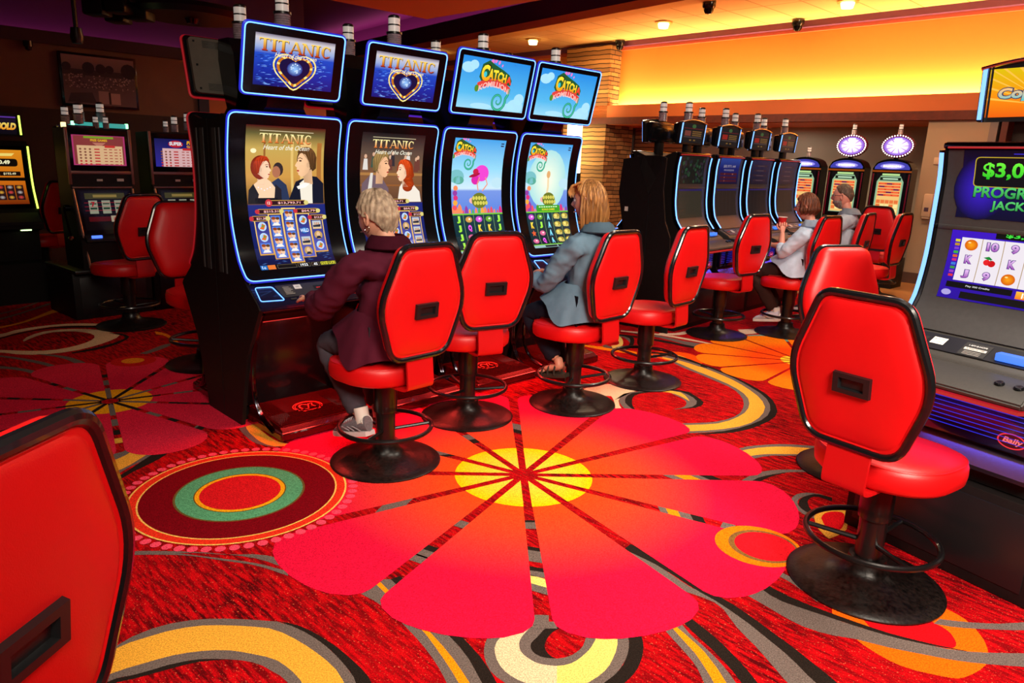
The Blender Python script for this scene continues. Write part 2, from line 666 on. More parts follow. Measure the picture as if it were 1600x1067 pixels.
CARPET = [
('k',[-0.777,2.233,-0.739,2.215,-0.701,2.195,-0.664,2.173,-0.63,2.148,-0.597,2.121,-0.566,2.092,-0.537,2.061,-0.509,2.029,-0.482,1.996,-0.46,1.96,-0.441,1.921,-0.422,1.883,-0.404,1.844,-0.386,1.806,-0.339,1.808,-0.358,1.851,-0.378,1.895,-0.397,1.938,-0.421,1.979,-0.451,2.015,-0.485,2.049,-0.519,2.082,-0.554,2.114,-0.591,2.143,-0.629,2.171,-0.669,2.197,-0.711,2.219,-0.756,2.234,-0.803,2.242]),
('g',[-1.352,1.782,-1.353,1.844,-1.352,1.905,-1.345,1.966,-1.319,2.022,-1.285,2.074,-1.255,2.128,-1.213,2.172,-1.161,2.205,-1.103,2.227,-1.043,2.239,-0.981,2.244,-0.92,2.244,-0.858,2.242,-0.797,2.238,-0.739,2.217,-0.685,2.187,-0.634,2.152,-0.587,2.112,-0.544,2.069,-0.503,2.022,-0.466,1.973,-0.439,1.917,-0.412,1.862,-0.386,1.806,-0.583,1.796,-0.603,1.832,-0.623,1.868,-0.644,1.904,-0.667,1.938,-0.698,1.965,-0.733,1.986,-0.769,2.008,-0.807,2.023,-0.847,2.03,-0.889,2.033,-0.93,2.033,-0.971,2.03,-1.011,2.021,-1.05,2.005,-1.086,1.986,-1.121,1.963,-1.157,1.944,-1.196,1.929,-1.227,1.903,-1.245,1.866,-1.251,1.825,-1.249,1.784,-1.243,1.743,-1.237,1.702]),
('y',[-1.326,1.771,-1.328,1.829,-1.33,1.887,-1.327,1.945,-1.313,2.001,-1.287,2.053,-1.249,2.096,-1.202,2.13,-1.154,2.162,-1.101,2.186,-1.045,2.201,-0.988,2.206,-0.93,2.207,-0.872,2.205,-0.814,2.2,-0.76,2.179,-0.71,2.15,-0.662,2.118,-0.616,2.083,-0.571,2.045,-0.53,2.004,-0.497,1.957,-0.469,1.906,-0.441,1.855,-0.414,1.804,-0.536,1.798,-0.559,1.837,-0.581,1.875,-0.604,1.913,-0.63,1.95,-0.661,1.982,-0.695,2.011,-0.731,2.036,-0.773,2.052,-0.817,2.062,-0.86,2.071,-0.904,2.077,-0.949,2.075,-0.993,2.068,-1.036,2.057,-1.078,2.041,-1.117,2.02,-1.155,1.996,-1.193,1.973,-1.228,1.946,-1.257,1.911,-1.272,1.87,-1.274,1.825,-1.271,1.781,-1.267,1.736]),
('k',[-1.221,1.691,-1.228,1.737,-1.234,1.784,-1.233,1.831,-1.218,1.875,-1.188,1.91,-1.144,1.928,-1.103,1.951,-1.063,1.974,-1.021,1.997,-0.978,2.016,-0.932,2.026,-0.886,2.033,-0.886,2.033,-0.934,2.032,-0.983,2.028,-1.029,2.014,-1.073,1.994,-1.114,1.968,-1.156,1.944,-1.201,1.926,-1.235,1.892,-1.249,1.846,-1.25,1.798,-1.244,1.75,-1.237,1.702]),
('g',[-0.668,2.515,-0.622,2.482,-0.575,2.449,-0.528,2.417,-0.481,2.385,-0.439,2.347,-0.399,2.306,-0.361,2.264,-0.326,2.219,-0.291,2.174,-0.258,2.128,-0.227,2.08,-0.199,2.03,-0.174,1.979,-0.152,1.926,-0.131,1.873,-0.111,1.82,0.014,1.826,-0.009,1.873,-0.033,1.921,-0.055,1.969,-0.076,2.017,-0.097,2.066,-0.122,2.112,-0.152,2.156,-0.183,2.198,-0.214,2.241,-0.245,2.284,-0.276,2.326,-0.308,2.368,-0.342,2.409,-0.376,2.449,-0.41,2.49,-0.444,2.53]),
('o',[-0.519,2.525,-0.476,2.47,-0.432,2.415,-0.389,2.36,-0.345,2.306,-0.301,2.251,-0.26,2.195,-0.223,2.135,-0.188,2.075,-0.154,2.014,-0.122,1.951,-0.095,1.887,-0.068,1.822,-0.03,1.824,-0.058,1.889,-0.087,1.953,-0.12,2.015,-0.155,2.076,-0.194,2.135,-0.235,2.192,-0.277,2.249,-0.32,2.304,-0.364,2.36,-0.407,2.415,-0.451,2.471,-0.494,2.526]),
('k',[-0.444,2.53,-0.399,2.476,-0.353,2.422,-0.308,2.368,-0.265,2.312,-0.224,2.255,-0.183,2.198,-0.141,2.141,-0.105,2.081,-0.076,2.017,-0.048,1.953,-0.017,1.889,0.014,1.826,0.052,1.828,0.024,1.895,-0.003,1.961,-0.032,2.028,-0.066,2.092,-0.106,2.152,-0.148,2.21,-0.188,2.27,-0.23,2.329,-0.273,2.387,-0.319,2.443,-0.364,2.499,-0.41,2.555]),
('k',[0.131,2.262,0.126,2.242,0.122,2.222,0.116,2.202,0.108,2.182,0.103,2.162,0.103,2.142,0.11,2.123,0.126,2.109,0.145,2.101,0.165,2.099,0.186,2.098,0.191,2.098,0.174,2.108,0.162,2.123,0.155,2.141,0.152,2.16,0.156,2.179,0.162,2.198,0.17,2.216,0.18,2.232,0.193,2.247,0.208,2.26,0.223,2.272]),
('g',[0.174,2.335,0.139,2.336,0.104,2.332,0.073,2.317,0.047,2.294,0.023,2.268,0.001,2.241,-0.024,2.217,-0.047,2.193,-0.054,2.158,-0.056,2.123,-0.052,2.089,-0.043,2.055,-0.029,2.023,-0.007,1.996,0.019,1.972,0.047,1.953,0.079,1.939,0.113,1.928,0.147,1.921,0.181,1.916,0.216,1.918,0.25,1.927,0.282,1.94,0.311,1.96,0.336,1.985,0.36,2.009,0.383,2.035,0.403,2.065,0.419,2.095,0.434,2.127,0.443,2.161,0.449,2.195,0.452,2.23,0.452,2.265,0.452,2.3,0.315,2.292,0.312,2.278,0.31,2.264,0.307,2.25,0.305,2.236,0.302,2.222,0.298,2.208,0.294,2.194,0.29,2.181,0.285,2.167,0.278,2.155,0.269,2.143,0.259,2.133,0.249,2.123,0.238,2.114,0.225,2.108,0.212,2.103,0.198,2.099,0.184,2.097,0.169,2.098,0.155,2.1,0.141,2.103,0.129,2.11,0.118,2.119,0.11,2.131,0.105,2.144,0.104,2.158,0.106,2.173,0.113,2.185,0.121,2.197,0.129,2.208,0.136,2.221,0.143,2.233,0.15,2.246,0.159,2.257,0.171,2.265]),
('c',[0.149,2.291,0.118,2.289,0.088,2.284,0.062,2.267,0.041,2.245,0.018,2.223,-0.001,2.199,-0.014,2.171,-0.02,2.14,-0.017,2.11,-0.01,2.08,0.002,2.051,0.018,2.025,0.04,2.003,0.065,1.985,0.093,1.971,0.122,1.961,0.153,1.958,0.184,1.957,0.19,2.061,0.171,2.062,0.152,2.064,0.134,2.068,0.117,2.076,0.102,2.088,0.088,2.101,0.077,2.116,0.068,2.133,0.065,2.151,0.064,2.17,0.068,2.189,0.074,2.206,0.083,2.223,0.092,2.24,0.102,2.256,0.114,2.27,0.13,2.28,0.148,2.287]),
('y2',[0.184,1.957,0.222,1.959,0.259,1.97,0.291,1.991,0.32,2.016,0.346,2.044,0.367,2.076,0.383,2.111,0.397,2.146,0.407,2.183,0.412,2.221,0.415,2.26,0.417,2.298,0.35,2.294,0.348,2.269,0.344,2.244,0.338,2.219,0.329,2.196,0.318,2.172,0.306,2.15,0.291,2.13,0.275,2.11,0.258,2.092,0.238,2.076,0.215,2.066,0.19,2.061]),
('k',[0.329,1.98,0.352,2.003,0.375,2.026,0.395,2.052,0.412,2.079,0.426,2.109,0.437,2.139,0.445,2.17,0.45,2.203,0.452,2.235,0.452,2.268,0.452,2.3,0.488,2.302,0.495,2.271,0.499,2.24,0.5,2.208,0.497,2.177,0.49,2.146,0.481,2.116,0.469,2.086,0.455,2.058,0.438,2.031,0.418,2.007,0.397,1.983]),
('g',[0.556,2.325,0.576,2.298,0.592,2.268,0.604,2.236,0.617,2.204,0.629,2.173,0.641,2.141,0.652,2.109,0.66,2.076,0.663,2.042,0.665,2.008,0.667,1.974,0.669,1.94,0.792,1.947,0.78,1.983,0.769,2.019,0.761,2.056,0.751,2.093,0.738,2.128,0.723,2.163,0.707,2.197,0.689,2.23,0.674,2.265,0.663,2.301,0.648,2.336,0.63,2.369]),
('o',[0.596,2.347,0.61,2.315,0.622,2.282,0.634,2.249,0.646,2.216,0.659,2.183,0.671,2.15,0.679,2.116,0.686,2.082,0.692,2.047,0.697,2.012,0.698,1.977,0.699,1.942,0.751,1.945,0.744,1.981,0.738,2.017,0.732,2.053,0.725,2.089,0.715,2.125,0.705,2.16,0.691,2.194,0.674,2.226,0.657,2.259,0.64,2.291,0.624,2.324,0.61,2.358]),
('k',[0.64,2.389,0.655,2.353,0.67,2.316,0.685,2.28,0.702,2.244,0.719,2.209,0.736,2.174,0.751,2.137,0.765,2.1,0.777,2.063,0.787,2.025,0.794,1.987,0.802,1.948,0.854,1.95,0.846,1.992,0.838,2.034,0.828,2.075,0.815,2.116,0.8,2.156,0.785,2.196,0.768,2.235,0.748,2.272,0.726,2.309,0.705,2.346,0.684,2.383,0.665,2.421]),
('g',[0.54,2.766,0.568,2.721,0.596,2.676,0.625,2.631,0.655,2.587,0.689,2.547,0.731,2.515,0.777,2.488,0.818,2.456,0.842,2.409,0.85,2.357,0.86,2.305,0.876,2.254,0.894,2.204,0.908,2.153,0.921,2.102,0.934,2.05,0.948,1.999,0.958,1.947,1.058,1.952,1.045,2.007,1.024,2.06,1.008,2.114,0.989,2.168,0.965,2.219,0.94,2.271,0.915,2.322,0.89,2.373,0.866,2.424,0.838,2.473,0.798,2.513,0.753,2.548,0.72,2.593,0.689,2.641,0.657,2.688,0.623,2.733,0.586,2.776,0.548,2.819]),
('k',[0.521,2.827,0.563,2.787,0.605,2.747,0.645,2.705,0.68,2.66,0.713,2.612,0.746,2.564,0.781,2.518,0.819,2.474,0.852,2.427,0.883,2.378,0.912,2.328,0.938,2.276,0.963,2.224,0.988,2.172,1.007,2.117,1.023,2.062,1.044,2.008,1.058,1.952,1.133,1.956,1.114,2.014,1.092,2.07,1.065,2.125,1.039,2.18,1.011,2.234,0.981,2.287,0.952,2.34,0.922,2.393,0.889,2.444,0.851,2.492,0.818,2.543,0.787,2.595,0.756,2.647,0.724,2.699,0.689,2.748,0.647,2.793,0.602,2.833,0.556,2.873]),
('g',[0.913,2.605,0.934,2.552,0.966,2.505,1.001,2.46,1.034,2.414,1.069,2.368,1.108,2.326,1.156,2.297,1.21,2.277,1.266,2.266,1.318,2.245,1.371,2.224,1.426,2.206,1.481,2.191,1.536,2.176,1.591,2.163,1.648,2.156,1.705,2.151,1.762,2.148,1.819,2.146,1.876,2.147,1.933,2.149,1.994,2.232,1.938,2.226,1.882,2.221,1.826,2.218,1.77,2.216,1.713,2.215,1.657,2.216,1.601,2.223,1.547,2.239,1.494,2.256,1.441,2.274,1.389,2.297,1.34,2.323,1.291,2.351,1.243,2.381,1.195,2.411,1.147,2.44,1.1,2.47,1.06,2.509,1.034,2.559,1.009,2.609,0.983,2.659]),
('k',[0.983,2.659,1.007,2.613,1.03,2.567,1.053,2.52,1.086,2.48,1.129,2.452,1.173,2.424,1.217,2.397,1.261,2.369,1.305,2.343,1.351,2.317,1.397,2.293,1.444,2.273,1.493,2.256,1.543,2.241,1.593,2.229,1.644,2.217,1.646,2.22,1.597,2.235,1.549,2.251,1.501,2.268,1.454,2.288,1.408,2.31,1.365,2.336,1.322,2.364,1.28,2.393,1.239,2.423,1.198,2.453,1.159,2.485,1.122,2.521,1.089,2.559,1.059,2.6,1.033,2.644,1.009,2.689]),
('g',[1.124,2.676,1.146,2.648,1.167,2.618,1.183,2.587,1.198,2.554,1.211,2.52,1.224,2.487,1.265,2.515,1.251,2.545,1.236,2.576,1.221,2.606,1.203,2.634,1.181,2.66,1.159,2.685]),
('o2',[1.718,2.475,1.729,2.459,1.743,2.437,1.754,2.411,1.758,2.382,1.758,2.35,1.755,2.319,1.75,2.29,1.741,2.261,1.729,2.232,1.713,2.203,1.694,2.175,1.669,2.148,1.634,2.122,1.593,2.098,1.556,2.081,1.531,2.074,1.511,2.075,1.485,2.081,1.447,2.092,1.404,2.107,1.367,2.127,1.34,2.152,1.318,2.18,1.301,2.207,1.289,2.228,1.281,2.246,1.275,2.269,1.269,2.301,1.265,2.336,1.262,2.369,1.256,2.391,1.252,2.411,1.264,2.44,1.3,2.493,1.353,2.557,1.411,2.604,1.478,2.626,1.55,2.631,1.612,2.618,1.658,2.577,1.694,2.518]),
('r2',[1.62,2.379,1.628,2.368,1.638,2.352,1.645,2.335,1.647,2.317,1.645,2.298,1.641,2.28,1.635,2.263,1.625,2.247,1.611,2.236,1.592,2.23,1.568,2.228,1.537,2.231,1.491,2.238,1.438,2.25,1.397,2.266,1.376,2.286,1.366,2.31,1.361,2.335,1.357,2.36,1.357,2.386,1.368,2.411,1.394,2.437,1.429,2.461,1.466,2.478,1.504,2.485,1.543,2.483,1.575,2.472,1.596,2.444,1.611,2.406]),
('g',[1.196,2.281,1.258,2.269,1.316,2.246,1.375,2.222,1.435,2.204,1.496,2.187,1.557,2.17,1.619,2.159,1.681,2.153,1.744,2.149,1.807,2.146,1.87,2.146,1.933,2.149,1.994,2.232,1.926,2.225,1.857,2.219,1.788,2.217,1.72,2.215,1.651,2.217,1.583,2.228,1.518,2.248,1.452,2.27,1.389,2.297,1.328,2.329,1.269,2.364,1.211,2.401]),
('k',[1.211,2.401,1.255,2.373,1.301,2.345,1.346,2.319,1.393,2.295,1.441,2.274,1.491,2.257,1.541,2.241,1.593,2.229,1.644,2.217,1.646,2.22,1.599,2.234,1.552,2.249,1.506,2.266,1.461,2.285,1.416,2.305,1.374,2.33,1.333,2.357,1.292,2.385,1.252,2.413]),
('g',[1.616,2.373,1.668,2.359,1.721,2.353,1.774,2.351,1.828,2.351,1.881,2.351,1.934,2.353,1.988,2.357,2.041,2.362,2.094,2.368,2.138,2.429,2.085,2.42,2.031,2.412,1.978,2.404,1.925,2.396,1.871,2.389,1.817,2.388,1.763,2.39,1.709,2.396,1.656,2.405]),
('g',[0.983,2.659,0.992,2.642,1.0,2.626,1.009,2.609,1.018,2.592,0.94,2.54,0.933,2.556,0.926,2.572,0.92,2.589,0.913,2.605]),
('k',[1.229,6.213,1.345,6.199,1.429,6.116,1.504,6.024,1.57,5.926,1.63,5.823,1.684,5.718,1.732,5.609,1.772,5.498,1.801,5.383,1.816,5.266,1.82,5.147,1.813,5.029,1.796,4.912,1.764,4.797,1.717,4.689,1.656,4.587,1.583,4.494,1.496,4.413,1.396,4.349,1.289,4.298,1.177,4.26,1.174,4.249,1.3,4.273,1.423,4.309,1.534,4.372,1.634,4.452,1.726,4.542,1.806,4.642,1.861,4.758,1.894,4.881,1.914,5.008,1.914,5.136,1.893,5.263,1.862,5.387,1.825,5.51,1.781,5.631,1.73,5.748,1.671,5.862,1.604,5.971,1.529,6.075,1.455,6.181,1.366,6.27,1.239,6.27]),
('g',[1.205,6.075,1.309,6.061,1.369,5.978,1.399,5.876,1.439,5.778,1.49,5.685,1.538,5.591,1.585,5.496,1.631,5.4,1.675,5.304,1.699,5.201,1.703,5.095,1.692,4.989,1.667,4.886,1.63,4.787,1.582,4.692,1.517,4.609,1.436,4.541,1.344,4.489,1.241,4.462,1.137,4.444,1.031,4.435,0.992,4.241,1.12,4.265,1.247,4.291,1.371,4.329,1.484,4.393,1.587,4.472,1.683,4.56,1.762,4.663,1.819,4.779,1.858,4.903,1.878,5.032,1.874,5.161,1.851,5.289,1.822,5.416,1.784,5.541,1.736,5.661,1.677,5.777,1.613,5.89,1.543,6.0,1.461,6.1,1.353,6.17,1.224,6.185]),
('y',[1.314,6.065,1.398,5.987,1.448,5.883,1.491,5.776,1.544,5.673,1.598,5.571,1.648,5.467,1.694,5.361,1.727,5.25,1.744,5.136,1.74,5.021,1.713,4.908,1.672,4.801,1.616,4.7,1.543,4.61,1.46,4.529,1.365,4.465,1.254,4.432,1.14,4.414,1.025,4.405,0.998,4.274,1.127,4.299,1.255,4.327,1.38,4.367,1.498,4.425,1.601,4.505,1.684,4.607,1.752,4.72,1.803,4.84,1.827,4.969,1.832,5.1,1.818,5.231,1.795,5.36,1.76,5.487,1.712,5.609,1.654,5.727,1.591,5.842,1.517,5.95,1.43,6.048,1.327,6.13]),
('k',[0.838,4.678,0.805,4.752,0.785,4.83,0.797,4.909,0.828,4.984,0.875,5.049,0.943,5.094,1.017,5.126,1.094,5.151,1.173,5.164,1.254,5.166,1.324,5.131,1.354,5.057,1.373,4.978,1.385,4.898,1.353,4.825,1.296,4.769,1.22,4.74,1.142,4.719,1.133,4.725,1.191,4.751,1.24,4.792,1.276,4.844,1.302,4.902,1.313,4.964,1.287,5.021,1.243,5.067,1.187,5.097,1.124,5.106,1.062,5.095,1.004,5.069,0.949,5.037,0.906,4.991,0.881,4.932,0.868,4.87,0.858,4.807,0.856,4.744,0.86,4.68]),
('g',[0.794,4.673,0.779,4.747,0.772,4.822,0.781,4.896,0.802,4.969,0.839,5.033,0.902,5.074,0.973,5.098,1.045,5.121,1.118,5.138,1.193,5.144,1.265,5.126,1.307,5.065,1.332,4.994,1.34,4.919,1.319,4.847,1.276,4.786,1.212,4.747,1.142,4.719,1.132,4.721,1.188,4.748,1.229,4.795,1.252,4.853,1.258,4.915,1.242,4.975,1.212,5.03,1.184,5.085,1.132,5.114,1.07,5.107,1.009,5.092,0.949,5.076,0.894,5.046,0.858,4.997,0.834,4.939,0.818,4.878,0.812,4.816,0.823,4.755,0.841,4.695]),
('c',[0.547,5.106,0.608,5.174,0.678,5.233,0.767,5.25,0.858,5.239,0.945,5.213,0.973,5.135,0.904,5.078,0.831,5.024,0.792,4.941,0.769,4.853,0.763,4.761,0.771,4.67,0.718,4.6,0.721,4.651,0.726,4.703,0.733,4.754,0.735,4.805,0.736,4.857,0.735,4.908,0.73,4.96,0.697,4.957,0.656,4.925,0.612,4.898,0.568,4.872,0.524,4.845]),
('y',[1.013,5.125,1.077,5.136,1.142,5.143,1.207,5.137,1.263,5.108,1.282,5.047,1.286,4.982,1.287,4.917,1.282,4.917,1.264,4.968,1.244,5.019,1.213,5.064,1.171,5.097,1.118,5.108,1.063,5.106,1.009,5.101]),
('o3',[1.205,6.237,1.254,6.261,1.324,6.294,1.392,6.315,1.452,6.318,1.511,6.31,1.56,6.29,1.597,6.257,1.626,6.213,1.645,6.165,1.656,6.114,1.657,6.059,1.652,6.009,1.638,5.961,1.617,5.918,1.593,5.89,1.566,5.886,1.535,5.897,1.503,5.912,1.472,5.925,1.44,5.942,1.405,5.964,1.365,5.99,1.324,6.021,1.286,6.061,1.253,6.12,1.225,6.188]),
('y',[1.301,6.142,1.336,6.165,1.385,6.197,1.429,6.215,1.46,6.212,1.484,6.196,1.505,6.172,1.523,6.137,1.537,6.094,1.542,6.055,1.537,6.022,1.523,5.993,1.504,5.978,1.478,5.985,1.448,6.007,1.418,6.027,1.391,6.04,1.365,6.053,1.343,6.069,1.325,6.094,1.311,6.122]),
('k',[1.229,6.213,1.297,6.214,1.358,6.188,1.397,6.133,1.433,6.075,1.468,6.017,1.502,5.958,1.542,5.903,1.589,5.854,1.64,5.809,1.655,5.869,1.625,5.932,1.594,5.995,1.563,6.058,1.525,6.117,1.481,6.171,1.433,6.222,1.377,6.264,1.309,6.275,1.239,6.27]),
('g',[1.243,6.134,1.314,6.099,1.359,6.036,1.384,5.961,1.408,5.886,1.439,5.813,1.476,5.743,1.514,5.674,1.607,5.892,1.567,5.949,1.527,6.004,1.483,6.058,1.435,6.107,1.383,6.153,1.322,6.182,1.253,6.19]),
('y',[1.314,6.065,1.363,6.018,1.405,5.964,1.436,5.904,1.463,5.841,1.49,5.779,1.519,5.717,1.549,5.656,1.61,5.795,1.578,5.848,1.543,5.9,1.507,5.95,1.467,5.998,1.421,6.04,1.374,6.08,1.325,6.119]),
('o',[0.659,6.384,0.73,6.34,0.801,6.297,0.874,6.256,0.95,6.222,1.029,6.194,1.108,6.168,1.121,6.253,1.051,6.298,0.98,6.342,0.906,6.38,0.827,6.406,0.745,6.426,0.664,6.444]),
('g',[0.848,6.502,0.889,6.438,0.937,6.378,1.009,6.37,1.063,6.422,1.097,6.49,1.125,6.561,1.148,6.634,1.161,6.709,1.153,6.785,1.117,6.851,1.048,6.883,1.012,6.844,1.074,6.808,1.094,6.737,1.104,6.664,1.108,6.591,1.104,6.518,1.09,6.445,1.069,6.375,1.033,6.311,0.963,6.311,0.897,6.342,0.834,6.381]),
('y2',[0.916,6.452,0.972,6.483,1.002,6.537,1.008,6.6,1.008,6.664,1.005,6.728,1.002,6.792,0.982,6.852,1.038,6.862,1.054,6.784,1.056,6.704,1.05,6.624,1.04,6.545,1.021,6.467,0.977,6.401,0.918,6.347]),
('k',[1.016,6.878,1.095,6.842,1.133,6.768,1.127,6.681,1.111,6.595,1.09,6.511,1.057,6.43,1.02,6.351,1.046,6.326,1.093,6.413,1.13,6.505,1.152,6.602,1.169,6.7,1.178,6.799,1.144,6.888,1.055,6.932]),
('g',[1.089,7.061,1.209,6.992,1.327,6.92,1.44,6.84,1.531,6.737,1.614,6.626,1.71,6.526,1.811,6.431,1.925,6.355,2.055,6.307,2.099,6.455,1.993,6.538,1.883,6.614,1.766,6.679,1.65,6.748,1.552,6.839,1.451,6.927,1.335,6.995,1.216,7.058,1.097,7.119]),
('w',[1.087,7.047,1.217,7.018,1.347,6.985,1.472,6.939,1.585,6.869,1.692,6.789,1.801,6.712,1.91,6.635,1.918,6.667,1.821,6.763,1.717,6.85,1.608,6.932,1.49,7.0,1.361,7.042,1.227,7.068,1.093,7.09]),
('k',[1.065,6.886,1.182,6.817,1.298,6.747,1.412,6.674,1.519,6.591,1.624,6.505,1.736,6.429,1.853,6.361,1.868,6.421,1.757,6.5,1.648,6.582,1.545,6.671,1.437,6.753,1.318,6.82,1.195,6.878,1.071,6.934]),
('w',[1.46,6.984,1.526,6.977,1.592,6.973,1.656,6.984,1.712,7.019,1.761,7.064,1.808,7.11,1.757,7.172,1.719,7.133,1.679,7.096,1.633,7.066,1.58,7.052,1.525,7.046,1.471,7.041]),
('w',[2.346,7.343,2.404,7.362,2.461,7.381,2.519,7.401,2.574,7.425,2.627,7.455,2.678,7.488,2.621,7.315,2.579,7.274,2.537,7.233,2.492,7.195,2.442,7.165,2.387,7.144,2.331,7.126]),
('t',[2.371,7.098,2.45,7.128,2.533,7.147,2.608,7.113,2.667,7.052,2.729,6.993,2.79,6.934,2.851,6.875,2.825,6.807,2.765,6.845,2.704,6.88,2.637,6.904,2.569,6.922,2.499,6.936,2.43,6.949,2.36,6.961]),
('g',[1.323,3.999,1.381,4.042,1.443,4.081,1.512,4.105,1.582,4.124,1.654,4.139,1.726,4.143,1.799,4.138,1.871,4.128,1.941,4.108,2.01,4.085,2.078,4.057,2.141,4.023,2.201,3.981,2.26,3.938,2.198,3.814,2.139,3.846,2.079,3.878,2.018,3.904,1.954,3.926,1.889,3.945,1.824,3.961,1.757,3.967,1.69,3.964,1.623,3.957,1.555,3.953,1.492,3.931,1.432,3.901,1.373,3.867,1.316,3.832]),
('y',[1.313,3.962,1.373,4.001,1.436,4.037,1.502,4.065,1.571,4.086,1.642,4.099,1.714,4.103,1.786,4.098,1.857,4.088,1.927,4.071,1.996,4.051,2.064,4.028,2.129,3.997,2.191,3.96,2.251,3.92,2.215,3.849,2.157,3.882,2.098,3.913,2.037,3.939,1.973,3.957,1.908,3.971,1.843,3.982,1.777,3.989,1.71,3.989,1.644,3.982,1.578,3.978,1.512,3.969,1.449,3.949,1.39,3.918,1.332,3.885]),
('g',[1.235,3.556,1.274,3.601,1.317,3.644,1.362,3.683,1.414,3.714,1.469,3.737,1.527,3.751,1.587,3.758,1.647,3.759,1.707,3.755,1.766,3.748,1.824,3.734,1.881,3.713,1.937,3.691,1.992,3.668,1.973,3.629,1.925,3.648,1.876,3.666,1.828,3.685,1.779,3.703,1.73,3.72,1.68,3.733,1.628,3.73,1.577,3.723,1.527,3.71,1.48,3.688,1.435,3.663,1.392,3.633,1.35,3.602,1.305,3.577]),
('k',[1.303,3.57,1.33,3.599,1.358,3.626,1.391,3.647,1.426,3.666,1.462,3.683,1.498,3.698,1.534,3.713,1.547,3.711,1.514,3.695,1.482,3.678,1.451,3.659,1.422,3.637,1.394,3.614,1.367,3.59,1.34,3.566]),
('g',[1.673,3.41,1.652,3.434,1.628,3.455,1.598,3.465,1.566,3.466,1.535,3.459,1.507,3.445,1.483,3.423,1.463,3.399,1.446,3.372,1.434,3.343,1.429,3.311,1.434,3.28,1.444,3.25,1.456,3.22,1.473,3.193,1.497,3.172,1.516,3.204,1.495,3.219,1.479,3.24,1.47,3.264,1.464,3.289,1.463,3.315,1.469,3.34,1.479,3.364,1.493,3.386,1.512,3.404,1.533,3.419,1.555,3.433,1.58,3.441,1.604,3.435,1.626,3.42,1.644,3.402,1.661,3.382]),
('k',[1.676,3.417,1.653,3.435,1.628,3.449,1.599,3.451,1.572,3.441,1.546,3.427,1.523,3.41,1.503,3.389,1.486,3.365,1.474,3.339,1.466,3.311,1.466,3.282,1.474,3.254,1.49,3.229,1.512,3.21,1.523,3.223,1.516,3.245,1.511,3.267,1.512,3.289,1.515,3.312,1.52,3.334,1.526,3.356,1.537,3.376,1.55,3.395,1.566,3.411,1.585,3.422,1.607,3.42,1.624,3.405,1.641,3.39,1.658,3.375]),
('y',[1.493,3.19,1.5,3.204,1.511,3.223,1.525,3.242,1.541,3.259,1.56,3.276,1.58,3.29,1.6,3.299,1.622,3.306,1.642,3.308,1.666,3.313,1.688,3.314,1.695,3.293,1.675,3.232,1.639,3.149,1.602,3.081,1.565,3.041,1.528,3.016,1.499,2.999,1.485,2.989,1.48,2.988,1.477,2.997,1.472,3.02,1.469,3.053,1.469,3.088,1.476,3.125,1.486,3.163]),
('r2',[1.526,3.187,1.535,3.202,1.549,3.222,1.565,3.239,1.583,3.25,1.604,3.259,1.622,3.262,1.64,3.262,1.656,3.257,1.66,3.24,1.646,3.2,1.62,3.147,1.594,3.104,1.57,3.077,1.546,3.06,1.528,3.053,1.518,3.059,1.513,3.075,1.512,3.097,1.515,3.127,1.521,3.162]),
('g',[-1.741,4.259,-1.709,4.208,-1.677,4.157,-1.646,4.105,-1.615,4.054,-1.582,4.003,-1.546,3.955,-1.508,3.908,-1.468,3.863,-1.419,3.829,-1.363,3.808,-1.303,3.8,-1.253,3.863,-1.312,3.851,-1.371,3.861,-1.422,3.894,-1.468,3.934,-1.509,3.978,-1.544,4.028,-1.573,4.081,-1.597,4.136,-1.617,4.194,-1.632,4.252,-1.647,4.311]),
('y',[-1.68,4.266,-1.653,4.213,-1.626,4.16,-1.598,4.107,-1.57,4.054,-1.538,4.003,-1.502,3.956,-1.464,3.91,-1.423,3.867,-1.376,3.83,-1.322,3.806,-1.265,3.82,-1.223,3.85,-1.277,3.856,-1.326,3.879,-1.367,3.915,-1.405,3.954,-1.441,3.995,-1.477,4.037,-1.508,4.081,-1.535,4.129,-1.561,4.177,-1.586,4.225,-1.612,4.273]),
('g',[-2.193,3.579,-2.142,3.611,-2.102,3.655,-2.093,3.714,-2.086,3.774,-2.052,3.821,-1.999,3.851,-1.949,3.884,-1.91,3.929,-1.886,3.984,-1.882,4.044,-1.885,4.104,-1.838,4.09,-1.856,4.011,-1.875,3.932,-1.894,3.854,-1.908,3.774,-1.916,3.693,-1.925,3.613,-1.942,3.534,-1.967,3.457,-1.978,3.377,-1.983,3.296,-1.987,3.215]),
('y',[-2.13,3.468,-2.103,3.515,-2.078,3.564,-2.062,3.616,-2.056,3.67,-2.054,3.725,-2.044,3.779,-2.02,3.828,-1.982,3.866,-1.93,3.881,-1.927,3.872,-1.931,3.809,-1.936,3.746,-1.944,3.684,-1.958,3.622,-1.967,3.56,-1.975,3.498,-1.991,3.437,-2.018,3.38,-2.049,3.325]),
('k',[-1.993,3.227,-1.974,3.304,-1.957,3.382,-1.948,3.461,-1.942,3.54,-1.932,3.619,-1.909,3.695,-1.889,3.772,-1.884,3.851,-1.881,3.93,-1.875,4.009,-1.864,4.088,-1.813,4.112,-1.823,4.024,-1.832,3.935,-1.84,3.846,-1.848,3.758,-1.855,3.669,-1.865,3.581,-1.889,3.495,-1.918,3.411,-1.933,3.323,-1.941,3.235,-1.947,3.146]),
